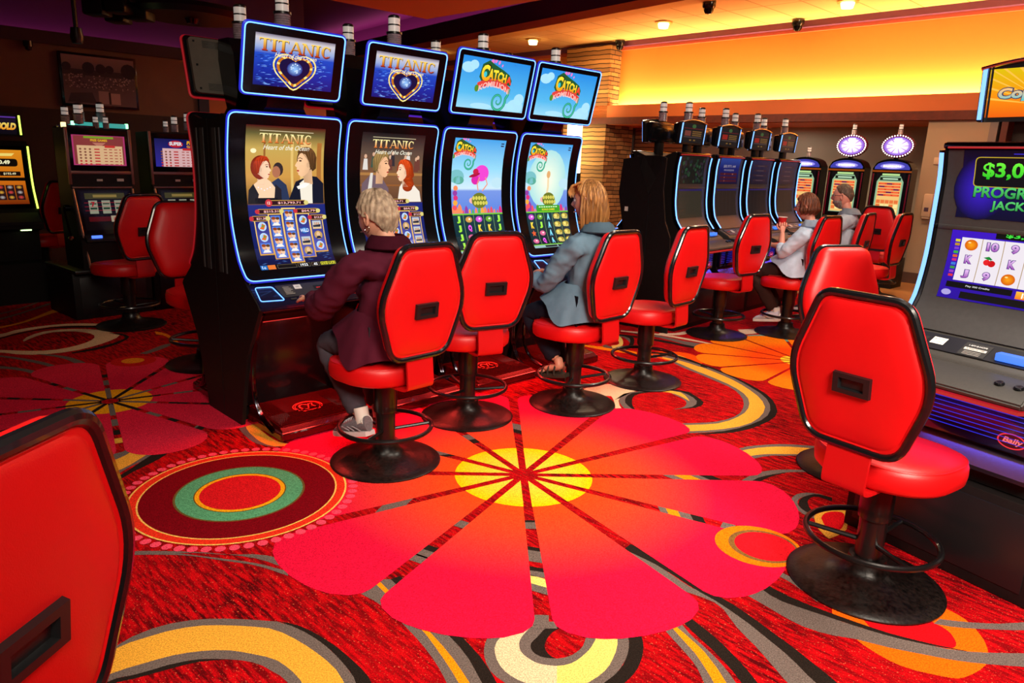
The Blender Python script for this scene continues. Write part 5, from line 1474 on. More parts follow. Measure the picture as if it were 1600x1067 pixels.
def make_pro(label, kind, group, full=True, stand=True):
    t = thing('slot_machine', label, 'slot machine', group=group)
    scr = E_SCR if kind == 'copper' else E_SCR2
    side = [(-0.004, 0.415), (-0.285, 0.415), (-0.30, 0.50), (-0.275, 0.60), (-0.275, 0.78), (-0.30, 0.84), (-0.31, 0.90), (-0.24, 0.99), (-0.165, 1.085), (-0.135, 1.18), (-0.12, 1.29), (-0.115, 1.40), (-0.115, 1.55), (-0.13, 1.70), (-0.145, 1.755), (-0.12, 1.765), (-0.004, 1.72)]
    bm = new()
    add_prism(bm, side, -0.33, 0.33)
    cab = obj('cabinet', bm, M_BLKR, t, angle=25)
    L = PRO.L
    cuts = PRO.cuts(14)
    bz = obj('screen_bezel', sheet(rect2(-0.30, 0, 0.30, L), PRO.S(0.01), 0.03, cuts), M_GREY, t, angle=50)
    tm = t_at(PRO, 1.415)
    dense = [L * i / 16 for i in range(17)]
    for s in (-1, 1):
        obj('chrome_rail', tube([PRO.S(0.012)(s * 0.318, v)[0] for v in dense], 0.017, 8), M_DCHR, t)
        obj('edge_light', sheet(rect2(s * 0.318 - 0.008, 0.0, s * 0.318 + 0.008, L - .01), PRO.S(0.0315), 0.006, cuts), E_CYAN if kind == 'copper' else E_BLUE, t)
    bm = new()
    add_box(bm, -0.30, PRO.at(tm)[0][0] - 0.014, 1.405, 0.30, PRO.at(tm)[0][0] + 0.01, 1.425, .004)
    obj('screen_divider', bm, M_GREY2, bz)
    w = 0.47
    ta, tb = tm + .02, t_at(PRO, 1.71)
    S1 = PRO.S(0.0115)
    A = art_pro_top(w, tb - ta, kind)
    obj('upper_screen', A.build(lambda a, b: S1(a, b + ta), .00025, [c - ta for c in cuts]), scr, t, smooth=False)
    tc, td = t_at(PRO, 1.095), tm - .02
    A = art_pro_low(w, td - tc, kind)
    obj('lower_screen', A.build(lambda a, b: S1(a, b + tc), .00025, [c - tc for c in cuts]), scr, t, smooth=False)
    # arched chrome cap of the main door
    bm = new()
    add_box(bm, -0.325, -0.175, 1.735, 0.325, -0.10, 1.765, .012)
    cap = obj('top_cap', bm, M_DCHR, t)
    obj('cap_accent', box(-0.30, -0.181, 1.738, 0.30, -0.17, 1.746, .002), emat('red_accent', C(200, 20, 30), .8), cap)
    # deck
    deck = [(-0.255, 0.99), (-0.385, 0.925), (-0.40, 0.905), (-0.47, 0.90), (-0.565, 0.872), (-0.59, 0.855), (-0.585, 0.835), (-0.45, 0.815), (-0.26, 0.80)]
    dk = obj('button_deck', prism(deck, -0.33, 0.33, 0.006), M_GREY2, t, angle=40)
    DS = tiltS((-0.383, 0.927), (-0.262, 0.987))
    bm = sheet(rpoly(rect2(-0.27, 0.012, 0.27, 0.115), .006, 3), lambda a, b: (DS(a, b)[0] + DS(a, b)[1] * 0.005, DS(a, b)[1]), 0.008)
    obj('reader_panel', bm, M_BLK, dk)
    Ar = Art()
    Ar.rect(-.25, .055, -.16, .083, C(6, 6, 6), 1); Ar.rect(-.24, .066, -.175, .073, C(230, 30, 30), 2)
    Ar.rect(-.145, .045, -.09, .09, C(226, 222, 212), 1)
    Ar.text('B13-02', -.118, .072, .010, C(120, 116, 110), 2, w=.04); Ar.text('21252', -.118, .055, .010, C(120, 116, 110), 2, w=.035)
    Ar.rect(-.02, .015, .08, .10, C(26, 24, 24), 1)
    Ar.text('1-877-8-HOPE', .03, .078, .009, C(190, 190, 190), 2, w=.07); Ar.rect(-.012, .052, .072, .066, C(196, 190, 184), 2)
    Ar.text('18 YEARS OR OVER', .03, .056, .007, C(40, 40, 40), 3, w=.07)
    for k in range(3):
        Ar.rect(-.005, .022 + k * .009, .06, .025 + k * .009, C(140, 136, 130), 2)
    obj('deck_labels', Ar.build(lambda a, b: (DS(a, b)[0] + DS(a, b)[1] * 0.0065, DS(a, b)[1]), .0003), attr_diffuse('printed_label'), dk, smooth=False)
    obj('ticket_slot', box(0.12, -0.372, 0.945, 0.24, -0.33, 0.975, .004), emat('blue_slot_glow', C(60, 120, 255), 1.6), dk)
    for k in range(2):
        bm = new()
        add_lathe(bm, [(0, 0), (0.017, 0), (0.017, 0.008), (0.013, 0.012), (0, 0.012)], 14, Matrix.Translation((0.21 + k * 0.065, -0.50, 0.889)) @ Matrix.Rotation(R(16), 4, 'X'))
        obj('play_button', bm, M_BLKG, dk)
    # belly panel with lit slats
    bl = obj('belly_panel', box(-0.315, -0.315, 0.585, 0.315, -0.27, 0.80, .006), M_BLUEB, t)
    bm = new()
    for k in range(8):
        z = 0.625 + k * 0.0185
        add_box(bm, -0.17 + k * .004, -0.319, z, 0.30, -0.314, z + 0.0022)
        add_box(bm, -0.30, -0.319, z, -0.22, -0.314, z + 0.0022)
    obj('lit_slats', bm, emat('slat_glow', C(40, 50, 235), .8), bl, smooth=False)
    obj('accent_strip', prism([(-0.43, 0.80), (-0.58, 0.828), (-0.58, 0.815), (-0.40, 0.785)], -0.32, 0.32), emat('red_lens', C(220, 30, 30), .7), t)
    bm = new()
    Q = rpoly([(-.06, 0), (0, -.028), (.06, 0), (0, .02)], .02, 4)
    S2 = lambda a, b: (Vector((0.02 + a, -0.322, 0.775 + b)), Vector((0, -1, 0)))
    obj('lock_lens', sheet(Q, S2, .008), emat('red_lock', C(230, 60, 60), .9), bl)
    Ar = Art()
    Ar.ell(0, 0, .052, .031, C(230, 50, 60), 1, n=28); Ar.ell(0, 0, .046, .026, C(60, 4, 12), 2, n=28)
    Ar.text('Bally', 0, -.015, .029, C(255, 110, 110), 3, shear=.3, bold=.03, w=.068)
    obj('maker_badge', Ar.build(lambda a, b: (Vector((.215 + a, -0.3165, 0.635 + b)), Vector((0, -1, 0))), .0003), E_SCR, bl, smooth=False)
    obj('under_light_bar', prism([(-0.275, 0.58), (-0.345, 0.50), (-0.335, 0.48), (-0.27, 0.50)], -0.325, 0.325), mat('brushed_silver', C(120, 124, 150), 0.25, metal=0.9), t)
    # top sign
    TS = tiltS((-0.105, 1.845), (-0.125, 2.06))
    arch = [(-0.245, 0.0), (0.245, 0.0)] + [(0.245 - 0.49 * i / 12, 0.208 + 0.028 * (1 - (1 - i / 6) ** 2)) for i in range(13)]
    sg = obj('top_sign', sheet(rpoly(arch, .012, 2), TS, 0.035), M_BLK, t, angle=40)
    obj('sign_back', box(-0.235, -0.092, 1.852, 0.235, -0.012, 2.05, .03), M_BLKG, sg)
    A = art_pro_sign(.40, .185, kind)
    obj('sign_face', A.build(lambda a, b: (TS(a, b + .018)[0] + TS(a, b)[1] * .001, TS(a, b)[1]), .0003), scr, sg, smooth=False)
    bm = new()
    add_tube(bm, [TS(a, b)[0] + TS(a, b)[1] * .004 for a, b in [(0.245 - 0.49 * i / 12, 0.208 + 0.028 * (1 - (1 - i / 6) ** 2)) for i in range(13)]], 0.008, 8)
    for s in (-1, 1):
        add_tube(bm, [TS(s * .214, b)[0] + TS(0, 0)[1] * .004 for b in (0.0, .21)], 0.007, 8)
    obj('chrome_arch', bm, M_CHR, sg)
    for s in (-1, 1):
        obj('sign_light', sheet(rect2(s * .232 - .0075, .01, s * .232 + .0075, .205), lambda a, b: (TS(a, b)[0] + TS(a, b)[1] * .006, TS(a, b)[1]), .006), E_CYAN, sg)
    obj('sign_post', box(-0.05, -0.09, 1.72, 0.05, -0.03, 1.86, .01), M_BLKR, t)
    signal(t, 0.0 if kind == 'copper' else -0.02, -0.055, 2.055, 0.95)
    # stand under the machine
    if stand:
        st = obj('stand', box(-0.398, -0.33, 0.0, 0.398, -0.002, 0.41, .008), M_BLKR, t)
        bm = box(-0.36, -0.334, 0.05, 0.36, -0.328, 0.37, .003)
        obj('stand_door', bm, M_BLK, st)
    return t


# ------------------------------------------------------------------ older slant machine with reels (dark left corner)
def art_paytable(w, h, blue):
    A = Art()
    if blue:
        A.vgrad(-w / 2, w / 2, [(0, C(40, 40, 170)), (h, C(20, 24, 90))], 0)
        A.ell(-.02, h * .82, .075, .035, C(210, 30, 50), 1, n=16); A.text('SUPER', -.02, h * .77, h * .13, C(255, 250, 255), 3, bold=.05, w=.13)
        A.text('FREE', .15, h * .82, h * .13, C(255, 190, 30), 3, bold=.06, w=.12, shear=.2); A.text('GAMES', .15, h * .70, h * .09, C(255, 170, 30), 3, bold=.05, w=.12)
        A.rect(-w * .34, 0, w * .5, h * .66, C(250, 200, 200), 2)
    else:
        A.rect(-w / 2, 0, w / 2, h, C(196, 60, 120), 0)
        A.rect(-w * .47, .01, w * .47, h - .006, C(150, 60, 60), 1)
        A.rect(-w * .28, h * .90, w * .28, h * .97, C(140, 180, 40), 2)
        A.text('FREE GAMES', 0, h * .80, h * .08, C(250, 190, 40), 4, bold=.04, w=w * .32)
        A.poly([(-.06, h * .76), (.06, h * .76), (0, h * .6)], C(210, 130, 110), 2)
        A.rect(-w * .42, .01, w * .44, h * .66, C(246, 200, 150), 3)
    c = C(214, 60, 60)
    for j in range(6):
        y = h * (.54 - j * .1)
        for i in range(3):
            A.ell(-w * (.36 - .09 * i), y, .011, .009, c if j > 3 else C(150, 90, 70), 4, n=8)
        A.rect(-w * .1, y - .006, w * 0, y + .006, c, 4)
        for i in range(3):
            A.rect(w * (.08 + .1 * i), y - .004, w * (.14 + .1 * i), y + .004, C(190, 80, 70), 4)
        A.rect(w * .38, y - .005, w * .41, y + .005, c, 4)
    A.rect(w * .1, h * .60, w * .3, h * .68, C(220, 50, 50), 5)
    return A


def art_reels(w, h, blue):
    A = Art()
    A.rect(-w / 2, 0, w / 2, h, C(14, 12, 14), 0)
    A.rect(-w * .42, h * .80, w * .42, h * .95, C(90, 84, 40), 1)
    A.rect(-w * .25, h * .84, w * .25, h * .91, C(190, 160, 80), 3)
    for i in range(3):
        x = (i - 1) * w * .27
        A.rect(x - w * .09, h * .42, x + w * .09, h * .76, C(204, 206, 176), 2)
        A.rect(x - w * .07, h * .53, x + w * .07, h * .58, C(30, 80, 50), 3)
        A.rect(x - w * .07, h * .66, x + w * .07, h * .69, C(30, 80, 50), 3)
    A.text('7', -w * .27, h * .60, h * .13, C(220, 30, 40), 4, bold=.06)
    for k in (.50, .60, .70):
        A.rect(-w * .45, h * k, w * .45, h * k + .0025, C(255, 30, 60) if not blue else C(150, 60, 255), 5)
    A.rect(-w * .4, h * .22, w * .05, h * .34, C(110, 20, 26), 1)
    A.rect(w * .06, h * .20, w * .24, h * .36, C(236, 214, 180), 2); A.text('$1', w * .15, h * .235, h * .09, C(220, 30, 30), 4, bold=.06)
    return A


def make_reel_machine(label, blue, group):
    t = thing('reel_slot_machine', label, 'slot machine', group=group)
    W = 0.275
    side = [(0.0, 0.475), (0.0, 1.76), (-0.30, 1.77), (-0.30, 1.26), (-0.305, 1.22), (-0.38, 0.80), (-0.42, 0.76), (-0.42, 0.475)]
    bm = prism(side, -W, W)
    cab = obj('cabinet', bm, M_BLKR, t, angle=25)
    mt = mat('warm_metal_trim', C(150, 116, 104), 0.3, metal=0.7)
    bm = new()
    for s in (-1, 1):
        add_box(bm, s * W - .012, -0.318, 1.26, s * W + .012, -0.298, 1.77, .003)
        add_tube(bm, [(s * (W - .012), -0.31, 1.22), (s * (W - .03), -0.39, 0.80), (s * (W - .05), -0.43, 0.50)], 0.011, 6)
    add_box(bm, -W, -0.315, 1.355, W, -0.30, 1.385, .003)
    add_box(bm, -W + .01, -0.312, 1.225, W - .01, -0.30, 1.24, .003)
    add_box(bm, -W + .05, -0.432, 0.487, W - .05, -0.42, 0.497, .002)
    obj('metal_trim', bm, mt, cab)
    obj('door_glass', box(-W + .014, -0.308, 1.386, W - .014, -0.298, 1.755, .003), M_BLKG, cab)
    A = art_paytable(.46, .27, blue)
    obj('pay_table', A.build(lambda a, b: (Vector((a, -0.3095, 1.435 + b)), Vector((0, -1, 0))), .0003), attr_emit('pay_glass', .75), t, smooth=False)
    RS = tiltS((-0.387, 0.80), (-0.309, 1.22))
    bm = sheet(rect2(-.235, .0, .235, .42), lambda a, b: (RS(a, b)[0] + RS(a, b)[1] * .002, RS(a, b)[1]), .01)
    obj('reel_door', bm, M_BLKG, cab)
    A = art_reels(.42, .36, blue)
    obj('reel_window', A.build(lambda a, b: (RS(a, b + .045)[0] + RS(a, b)[1] * .003, RS(a, b)[1]), .0003), attr_emit('reel_glass', .42), t, smooth=False)
    dk = obj('button_deck', prism([(-0.36, 0.82), (-0.46, 0.765), (-0.465, 0.745), (-0.40, 0.73), (-0.36, 0.74)], -.24, .24, .004), M_BLK, t)
    bm = new()
    add_box(bm, -.19, -.45, .775, -.10, -.43, .80, .003)
    obj('bill_slot', bm, emat('slot_blue', C(70, 110, 255), 2.2), dk)
    obj('plaque', box(-.05, -.3135, 1.29, .0, -.308, 1.31), M_PAPER, cab)
    obj('plaque', box(.13, -.3135, 1.29, .19, -.308, 1.315), M_PAPER, cab)
    # side lever
    bm = new()
    add_lathe(bm, [(0, -.02), (.03, -.02), (.03, .02), (0, .02)], 14, Matrix.Translation((-W - .02, -.2, 1.04)) @ Matrix.Rotation(PI / 2, 4, 'Y'))
    add_tube(bm, [(-W - .045, -.2, 1.04), (-W - .05, -.27, .90), (-W - .05, -.33, .78)], .009, 8)
    obj('lever', bm, M_DCHR, t)
    bm = lathe([(0, 0), (.02, .005), (.028, .022), (.02, .04), (0, .046)], 14, Matrix.Translation((-W - .05, -.335, .755)))
    obj('lever_knob', bm, M_CHR, t)
    st = obj('stand', box(-0.36, -0.34, 0.0, 0.36, 0.34, 0.45, .01), M_BLKR, t)
    obj('stand_top', box(-0.366, -0.45, 0.45, 0.366, 0.36, 0.485, .012), M_BLK, st)
    obj('stand_door', box(-0.30, -0.345, 0.05, 0.30, -0.338, 0.40, .003), M_BLK, st)
    return t


def art_gold_low(w, h):
    A = Art()
    A.vgrad(-w / 2, w / 2, [(0, C(120, 40, 8)), (h * .4, C(214, 110, 20)), (h, C(240, 150, 30))], 0)
    A.rect(-w / 2, h * .44, w / 2, h * .50, C(12, 6, 4), 1)
    A.poly([(-w * .36, h * .88), (w * .3, h * .89), (w * .36, h * .94), (-w * .3, h * .93)], C(255, 230, 120), 3)
    A.poly(rpoly(rect2(-w * .45, h * .70, w * .4, h * .84), .03, 4), C(20, 12, 8), 2)
    A.text('$10,670.49', -w * .02, h * .73, h * .085, C(255, 250, 200), 4, bold=.05, w=w * .55)
    for s in (-1, 1):
        A.rect(s * w * .23 - w * .2, h * .53, s * w * .23 + w * .2, h * .61, C(24, 12, 8), 2)
    A.text('$1,296.61', -w * .24, h * .545, h * .045, C(255, 240, 190), 4, w=w * .3); A.text('$193.49', w * .22, h * .545, h * .045, C(255, 240, 190), 4, w=w * .24)
    for i in range(5):
        x = (i - 2) * w * .18
        A.rect(x - w * .08, h * .08, x + w * .08, h * .36, C(40, 20, 24), 2)
        for j in range(3):
            A.ell(x, h * (.13 + j * .095), w * .06, h * .036, [C(240, 180, 60), C(230, 70, 70), C(190, 190, 190)][(i + j) % 3], 3, edge=C(80, 40, 30), n=10)
    return A


def make_gold(label, group):
    t = thing('slot_machine', label, 'slot machine', group=group)
    W = 0.29
    side = [(0.0, 0.0), (0.0, 1.66), (-0.22, 1.66), (-0.24, 1.60), (-0.26, 1.20), (-0.33, 1.0), (-0.46, 0.86), (-0.46, 0.80), (-0.28, 0.76), (-0.28, 0.46), (-0.40, 0.44), (-0.40, 0.0)]
    obj('cabinet', prism(side, -W, W), M_BLKR, t, angle=25)
    cv = Curve([(-0.335, 0.99), (-0.268, 1.20), (-0.250, 1.40), (-0.245, 1.61)], 4)
    obj('screen_bezel', sheet(rect2(-.27, 0, .27, cv.L), cv.S(.002), .02, cv.cuts(8)), M_BLKG, t)
    A = art_gold_low(.45, cv.L - .09)
    S1 = cv.S(.004)
    obj('main_screen', A.build(lambda a, b: S1(a, b + .05), .0003, [c - .05 for c in cv.cuts(8)]), attr_emit('gold_screen', .9), t, smooth=False)
    for s in (-1, 1):
        obj('edge_light', tube([cv.S(.012)(s * .285, cv.L * i / 10)[0] for i in range(11)], .009, 8), E_GRN, t)
    sgb = [(-.27, 0), (.27, 0)] + [(.27 - .54 * i / 10, .19 + .05 * (1 - (1 - i / 5) ** 2)) for i in range(11)]
    TS = tiltS((-0.21, 1.70), (-0.22, 1.93))
    sg = obj('top_sign', sheet(sgb, TS, .08), M_BLK, t, angle=40)
    A = Art()
    A.vgrad(-.22, .22, [(0, C(14, 10, 16)), (.15, C(30, 20, 40))], 0)
    A.ring(-.02, .08, .09, .085, .02, C(120, 110, 120), 1, n=24)
    A.text('00', -.20, .06, .05, C(240, 170, 40), 4, align='l', bold=.06, shear=.2)
    A.text('GOLD', .03, .045, .07, C(250, 150, 20), 4, top=C(255, 230, 110), align='l', bold=.07, shear=.2, w=.18)
    A.rect(-.22, .16, .22, .175, C(90, 50, 150), 1)
    obj('sign_face', A.build(lambda a, b: (TS(a, b + .02)[0] + TS(a, b)[1] * .002, TS(a, b)[1]), .0003), attr_emit('gold_screen', .9), sg, smooth=False)
    obj('sign_light', tube([TS(.255, .02)[0], TS(.25, .21)[0]], .009, 8), E_GRN, sg)
    obj('button_deck', prism([(-0.32, 1.0), (-0.47, 0.87), (-0.47, 0.84), (-0.32, 0.85)], -.27, .27), M_BLK, t)
    obj('under_deck_lamp', box(.10, -.40, .775, .19, -.36, .79), emat('pale_green_lamp', C(210, 255, 170), 3.0), t)
    signal(t, -.07, -.14, 1.92, .9)
    signal(t, .0, -.14, 1.93, .9)
    return t


# ------------------------------------------------------------------ tall wall machines with oval toppers
def art_wall_main(w, h):
    A = Art()
    A.rect(-w / 2, 0, w / 2, h, C(8, 6, 10), 0)
    P = [(-w * .46, .02), (w * .46, .02), (w * .46, h * .80), (w * .34, h * .93), (-w * .34, h * .93), (-w * .46, h * .80)]
    A.poly(P, C(150, 190, 150), 1)
    A.rect(-w * .40, .03, w * .40, h * .80, C(250, 200, 120), 2)
    A.rect(-w * .3, h * .94, w * .3, h * .985, C(190, 230, 150), 3)
    A.rect(-w * .36, h * .83, w * .36, h * .90, C(20, 30, 20), 3); A.rect(-w * .26, h * .85, w * .26, h * .88, C(200, 240, 200), 4)
    for j in range(5):
        y = h * (.73 - j * .065)
        A.rect(-w * .38, y, w * .38, y + h * .045, C(230, 80, 40), 3)
        for i in range(3):
            A.rect(-w * .34 + i * w * .25, y + .004, -w * .16 + i * w * .25, y + h * .035, C(80, 30, 90) if (i + j) % 3 == 1 else C(255, 110, 60), 4)
    for j in range(3):
        for i in range(5):
            A.rect(-w * .38 + i * w * .155, h * (.10 + j * .10), -w * .38 + i * w * .155 + w * .135, h * (.18 + j * .10), C(255, 236, 160) if (i * j + i) % 3 else C(240, 120, 60), 4)
    return A


def make_wall_machine(label, oval, group):
    t = thing('slot_machine', label, 'slot machine', group=group)
    W = 0.27
    side = [(0.0, 0.44), (0.0, 1.84), (-0.24, 1.84), (-0.25, 1.70), (-0.22, 1.30), (-0.26, 1.02), (-0.42, 0.92), (-0.42, 0.86), (-0.25, 0.80), (-0.25, 0.44)]
    arch = [(W, .0), (W, 1.25)] + [(W - 2 * W * i / 12, 1.25 + .14 * math.sqrt(max(0, 1 - (1 - i / 6) ** 2))) for i in range(13)] + [(-W, 0)]
    bm = new()
    a = [bm.verts.new((x, -0.002, z + .46)) for x, z in arch]
    b = [bm.verts.new((x, -0.24, z + .46)) for x, z in arch]
    bm.faces.new(a); bm.faces.new(b[::-1])
    for i in range(len(a)):
        bm.faces.new((a[i], a[(i + 1) % len(a)], b[(i + 1) % len(a)], b[i]))
    bmesh.ops.recalc_face_normals(bm, faces=bm.faces[:])
    obj('cabinet', bm, M_BLKG, t, angle=30)
    A = art_wall_main(.40, .62)
    A2 = lambda p, q: (Vector((p, -0.246, 1.03 + q)), Vector((0, -1, 0)))
    obj('main_screen', A.build(A2, .0003), attr_emit('wall_screen', 1.05), t, smooth=False)
    A = Art()
    P = [(-.24, 0), (.24, 0)] + [(.24 - .48 * i / 12, .03 + .085 * math.sqrt(max(0, 1 - (1 - i / 6) ** 2))) for i in range(13)]
    A.poly(P, C(60, 60, 160), 0)
    A.ell(0, .045, .17, .04, C(255, 240, 255), 1, edge=C(120, 110, 220), n=20)
    for k in range(9):
        A.rect(-.125 + k * .028, .03 + .004 * (k % 2), -.105 + k * .028, .062 - .003 * (k % 3), C(255, 255, 255), 3)
    obj('arched_sign', A.build(lambda p, q: (Vector((p, -0.246, 1.70 + q)), Vector((0, -1, 0))), .0003), attr_emit('wall_sign', 1.3), t, smooth=False)
    obj('wood_trim', box(-W, -.25, 1.66, W, -.238, 1.685), mat('amber_trim', C(150, 84, 20), .35), t)
    for s in (-1, 1):
        obj('side_accent', box(s * .245 - .01, -.252, 1.0, s * .245 + .01, -.24, 1.64, .003), mat('plum_gloss', C(90, 16, 40), .2, coat=.5), t)
    obj('button_deck', prism([(-0.24, 0.99), (-0.40, 0.90), (-0.40, 0.86), (-0.24, 0.82)], -.24, .24, .004), M_BLK, t)
    bm = new()
    obj('ticket_light', box(.08, -.36, .915, .17, -.33, .945), emat('slot_pale', C(120, 190, 255), 2.5), t)
    obj('bill_light', box(.08, -.30, .80, .16, -.252, .825), emat('slot_yellow', C(255, 210, 40), 1.5), t)
    obj('button_light', box(.08, -.30, .765, .16, -.252, .785), emat('slot_blue2', C(50, 90, 255), 1.8), t)
    st = obj('stand', box(-.30, -.42, 0, .30, 0, .44, .01), M_BLKR, t)
    obj('stand_plate', box(.08, -.425, .34, .14, -.419, .36), M_PAPER, st)
    if oval:
        T = Matrix.Translation((0, -.14, 2.03)) @ Matrix.Rotation(PI / 2, 4, 'X') @ Matrix.Diagonal((1.0, .72, 1.0, 1))
        ov = obj('oval_sign', lathe([(0, -.05), (.18, -.05), (.225, -.03), (.235, 0), (.225, .035), (0, .035)], 40, T), mat('plum_gloss', C(90, 16, 40), .2, coat=.5), t)
        A = Art()
        A.ell(0, 0, .19, .13, C(255, 250, 255), 0, edge=C(120, 60, 190), n=28)
        A.ell(0, .0, .15, .10, C(255, 254, 255), 1, edge=C(226, 200, 252), n=20)
        for q in range(9):
            a_ = q * .7
            A.poly([(0, 0), (.17 * math.cos(a_), .115 * math.sin(a_)), (.17 * math.cos(a_ + .1), .115 * math.sin(a_ + .1))], C(150, 90, 200), 2)
        A.rect(-.05, .03, .05, .11, C(255, 255, 255), 3)
        obj('oval_face', A.build(lambda p, q: (Vector((p, -.177, 2.03 + q)), Vector((0, -1, 0))), .0004), attr_emit('wall_oval', 1.6), ov, smooth=False)
        bm = new()
        for k in range(34):
            a_ = 2 * PI * k / 34
            bmesh.ops.create_icosphere(bm, subdivisions=1, radius=.0095, matrix=Matrix.Translation((.208 * math.cos(a_), -.18, 2.03 + .148 * math.sin(a_))))
        obj('bulb_ring', bm, E_WHITE, ov)
        obj('sign_post', box(-.03, -.17, 1.82, .03, -.11, 1.88, .005), M_DCHR, t)
        bm = new()
        lamp_bm(bm, 0, -.14, 2.185, .75)
    else:
        bm = new()
        lamp_bm(bm, 0, -.14, 1.85, .75)
    obj('signal_lamp', bm, [M_CLEAR, M_BLK, M_LENS], t)
    return t
# ------------------------------------------------------------------ seated people
def skin_chains(chains, levels=2):
    """chains: list of lists of (point, radius or (rx, ry)); consecutive chains may start at an index of an earlier point ('ref')"""
    me = bpy.data.meshes.new('tmp')
    V, Ed, Rd = [], [], []
    names = {}
    for ch in chains:
        prev = None
        for it in ch:
            if isinstance(it, str):
                prev = names[it]
                continue
            p, r = it[0], it[1]
            V.append(p); Rd.append(r if isinstance(r, tuple) else (r, r))
            i = len(V) - 1
            if len(it) > 2:
                names[it[2]] = i
            if prev is not None:
                Ed.append((prev, i))
            prev = i
    me.from_pydata([tuple(v) for v in V], Ed, [])
    o = bpy.data.objects.new('tmp', me)
    COL.objects.link(o)
    bm = bmesh.new(); bm.from_mesh(me)
    ly = bm.verts.layers.skin.verify()
    bm.verts.ensure_lookup_table()
    for i, v in enumerate(bm.verts):
        v[ly].radius = Rd[i]
        v[ly].use_root = (i == 0)
    bm.to_mesh(me); bm.free()
    m = o.modifiers.new('s', 'SKIN'); m.branch_smoothing = 0.6
    m2 = o.modifiers.new('u', 'SUBSURF'); m2.levels = levels; m2.render_levels = levels
    dg = bpy.context.evaluated_depsgraph_get(); dg.update()
    out = bpy.data.meshes.new_from_object(o.evaluated_get(dg))
    bpy.data.objects.remove(o); bpy.data.meshes.remove(me)
    bm = bmesh.new(); bm.from_mesh(out); bpy.data.meshes.remove(out)
    return bm


def head_verts(fn_mask=None, off=0.0, nu=64, nv=44, sc_=(1, 1, 1)):
    """face looks along +Y; centre of the skull at the origin; height about 0.23"""
    bm = new()
    grid = []
    for j in range(nv + 1):
        ph = PI * j / nv
        row = []
        for i in range(nu):
            a = 2 * PI * i / nu
            x, y, z = math.sin(ph) * math.cos(a), math.sin(ph) * math.sin(a), math.cos(ph)
            # skull
            px, py, pz = x * .076, y * .094, z * .118
            if z < 0:      # jaw narrows and comes forward
                k = -z
                px *= 1 - .26 * k * k
                if y > 0:
                    py = py * (1 - .10 * k) + .012 * k * y
                else:
                    py *= 1 - .30 * k
                    pz *= 1 - .14 * k * max(0, -y)
            if y > 0:
                f = max(0, y)
                g = lambda cx, cz, sx, sz: math.exp(-((px - cx) / sx) ** 2 - ((pz - cz) / sz) ** 2) * f
                py += .024 * g(0, -.018, .011, .017) + .010 * g(0, .008, .008, .024)       # nose
                py += -.011 * (g(.031, .008, .015, .012) + g(-.031, .008, .015, .012))   # sockets
                py += .005 * (g(.03, .027, .02, .008) + g(-.03, .027, .02, .008))         # brow
                py += .007 * g(0, -.056, .022, .007) + .006 * g(0, -.067, .018, .006) - .004 * g(0, -.0615, .026, .003)   # lips
                py += .009 * g(0, -.092, .022, .014)                                       # chin
                py += .004 * (g(.042, -.03, .02, .02) + g(-.042, -.03, .02, .02))         # cheeks
            p = Vector((px, py, pz))
            if off:
                n = p.normalized()
                m = fn_mask(p) if fn_mask else 1
                p = p + n * off * m
            row.append(Vector((p.x * sc_[0], p.y * sc_[1], p.z * sc_[2])))
        grid.append(row)
    V = []
    for j, row in enumerate(grid):
        if j in (0, nv):
            v = bm.verts.new(row[0]); V.append([v] * nu)
        else:
            V.append([bm.verts.new(p) for p in row])
    for j in range(nv):
        for i in range(nu):
            q = [V[j][i], V[j + 1][i], V[j + 1][(i + 1) % nu], V[j][(i + 1) % nu]]
            u = []
            for v in q:
                if v not in u:
                    u.append(v)
            if len(u) >= 3:
                try:
                    bm.faces.new(u)
                except ValueError:
                    pass
    bmesh.ops.recalc_face_normals(bm, faces=bm.faces[:])
    return bm


def add_ear(bm, s):
    r = []
    T = Matrix.Translation((s * .077, -.008, -.004)) @ Matrix.Rotation(s * R(18), 4, 'Z')
    for k, (w, d) in enumerate(((1.0, 0), (1.06, .010), (.8, .013), (.5, .007))):
        ring = []
        for i in range(18):
            a = 2 * PI * i / 18
            yy = .019 * math.cos(a) * w * (1 if math.sin(a) > 0 else .8)
            zz = .032 * math.sin(a) * w
            ring.append(bm.verts.new(T @ Vector((s * d, yy, zz))))
        r.append(ring)
    for a, b in zip(r, r[1:]):
        for i in range(18):
            bm.faces.new((a[i], a[(i + 1) % 18], b[(i + 1) % 18], b[i]))
    bm.faces.new(r[-1])


def merge(dst, src, M_=None, mi=None):
    me = bpy.data.meshes.new('tmpm')
    if M_ is not None:
        bmesh.ops.transform(src, matrix=M_, verts=src.verts)
    if mi is not None:
        for f in src.faces:
            f.material_index = mi
    src.to_mesh(me); src.free()
    dst.from_mesh(me)
    bpy.data.meshes.remove(me)


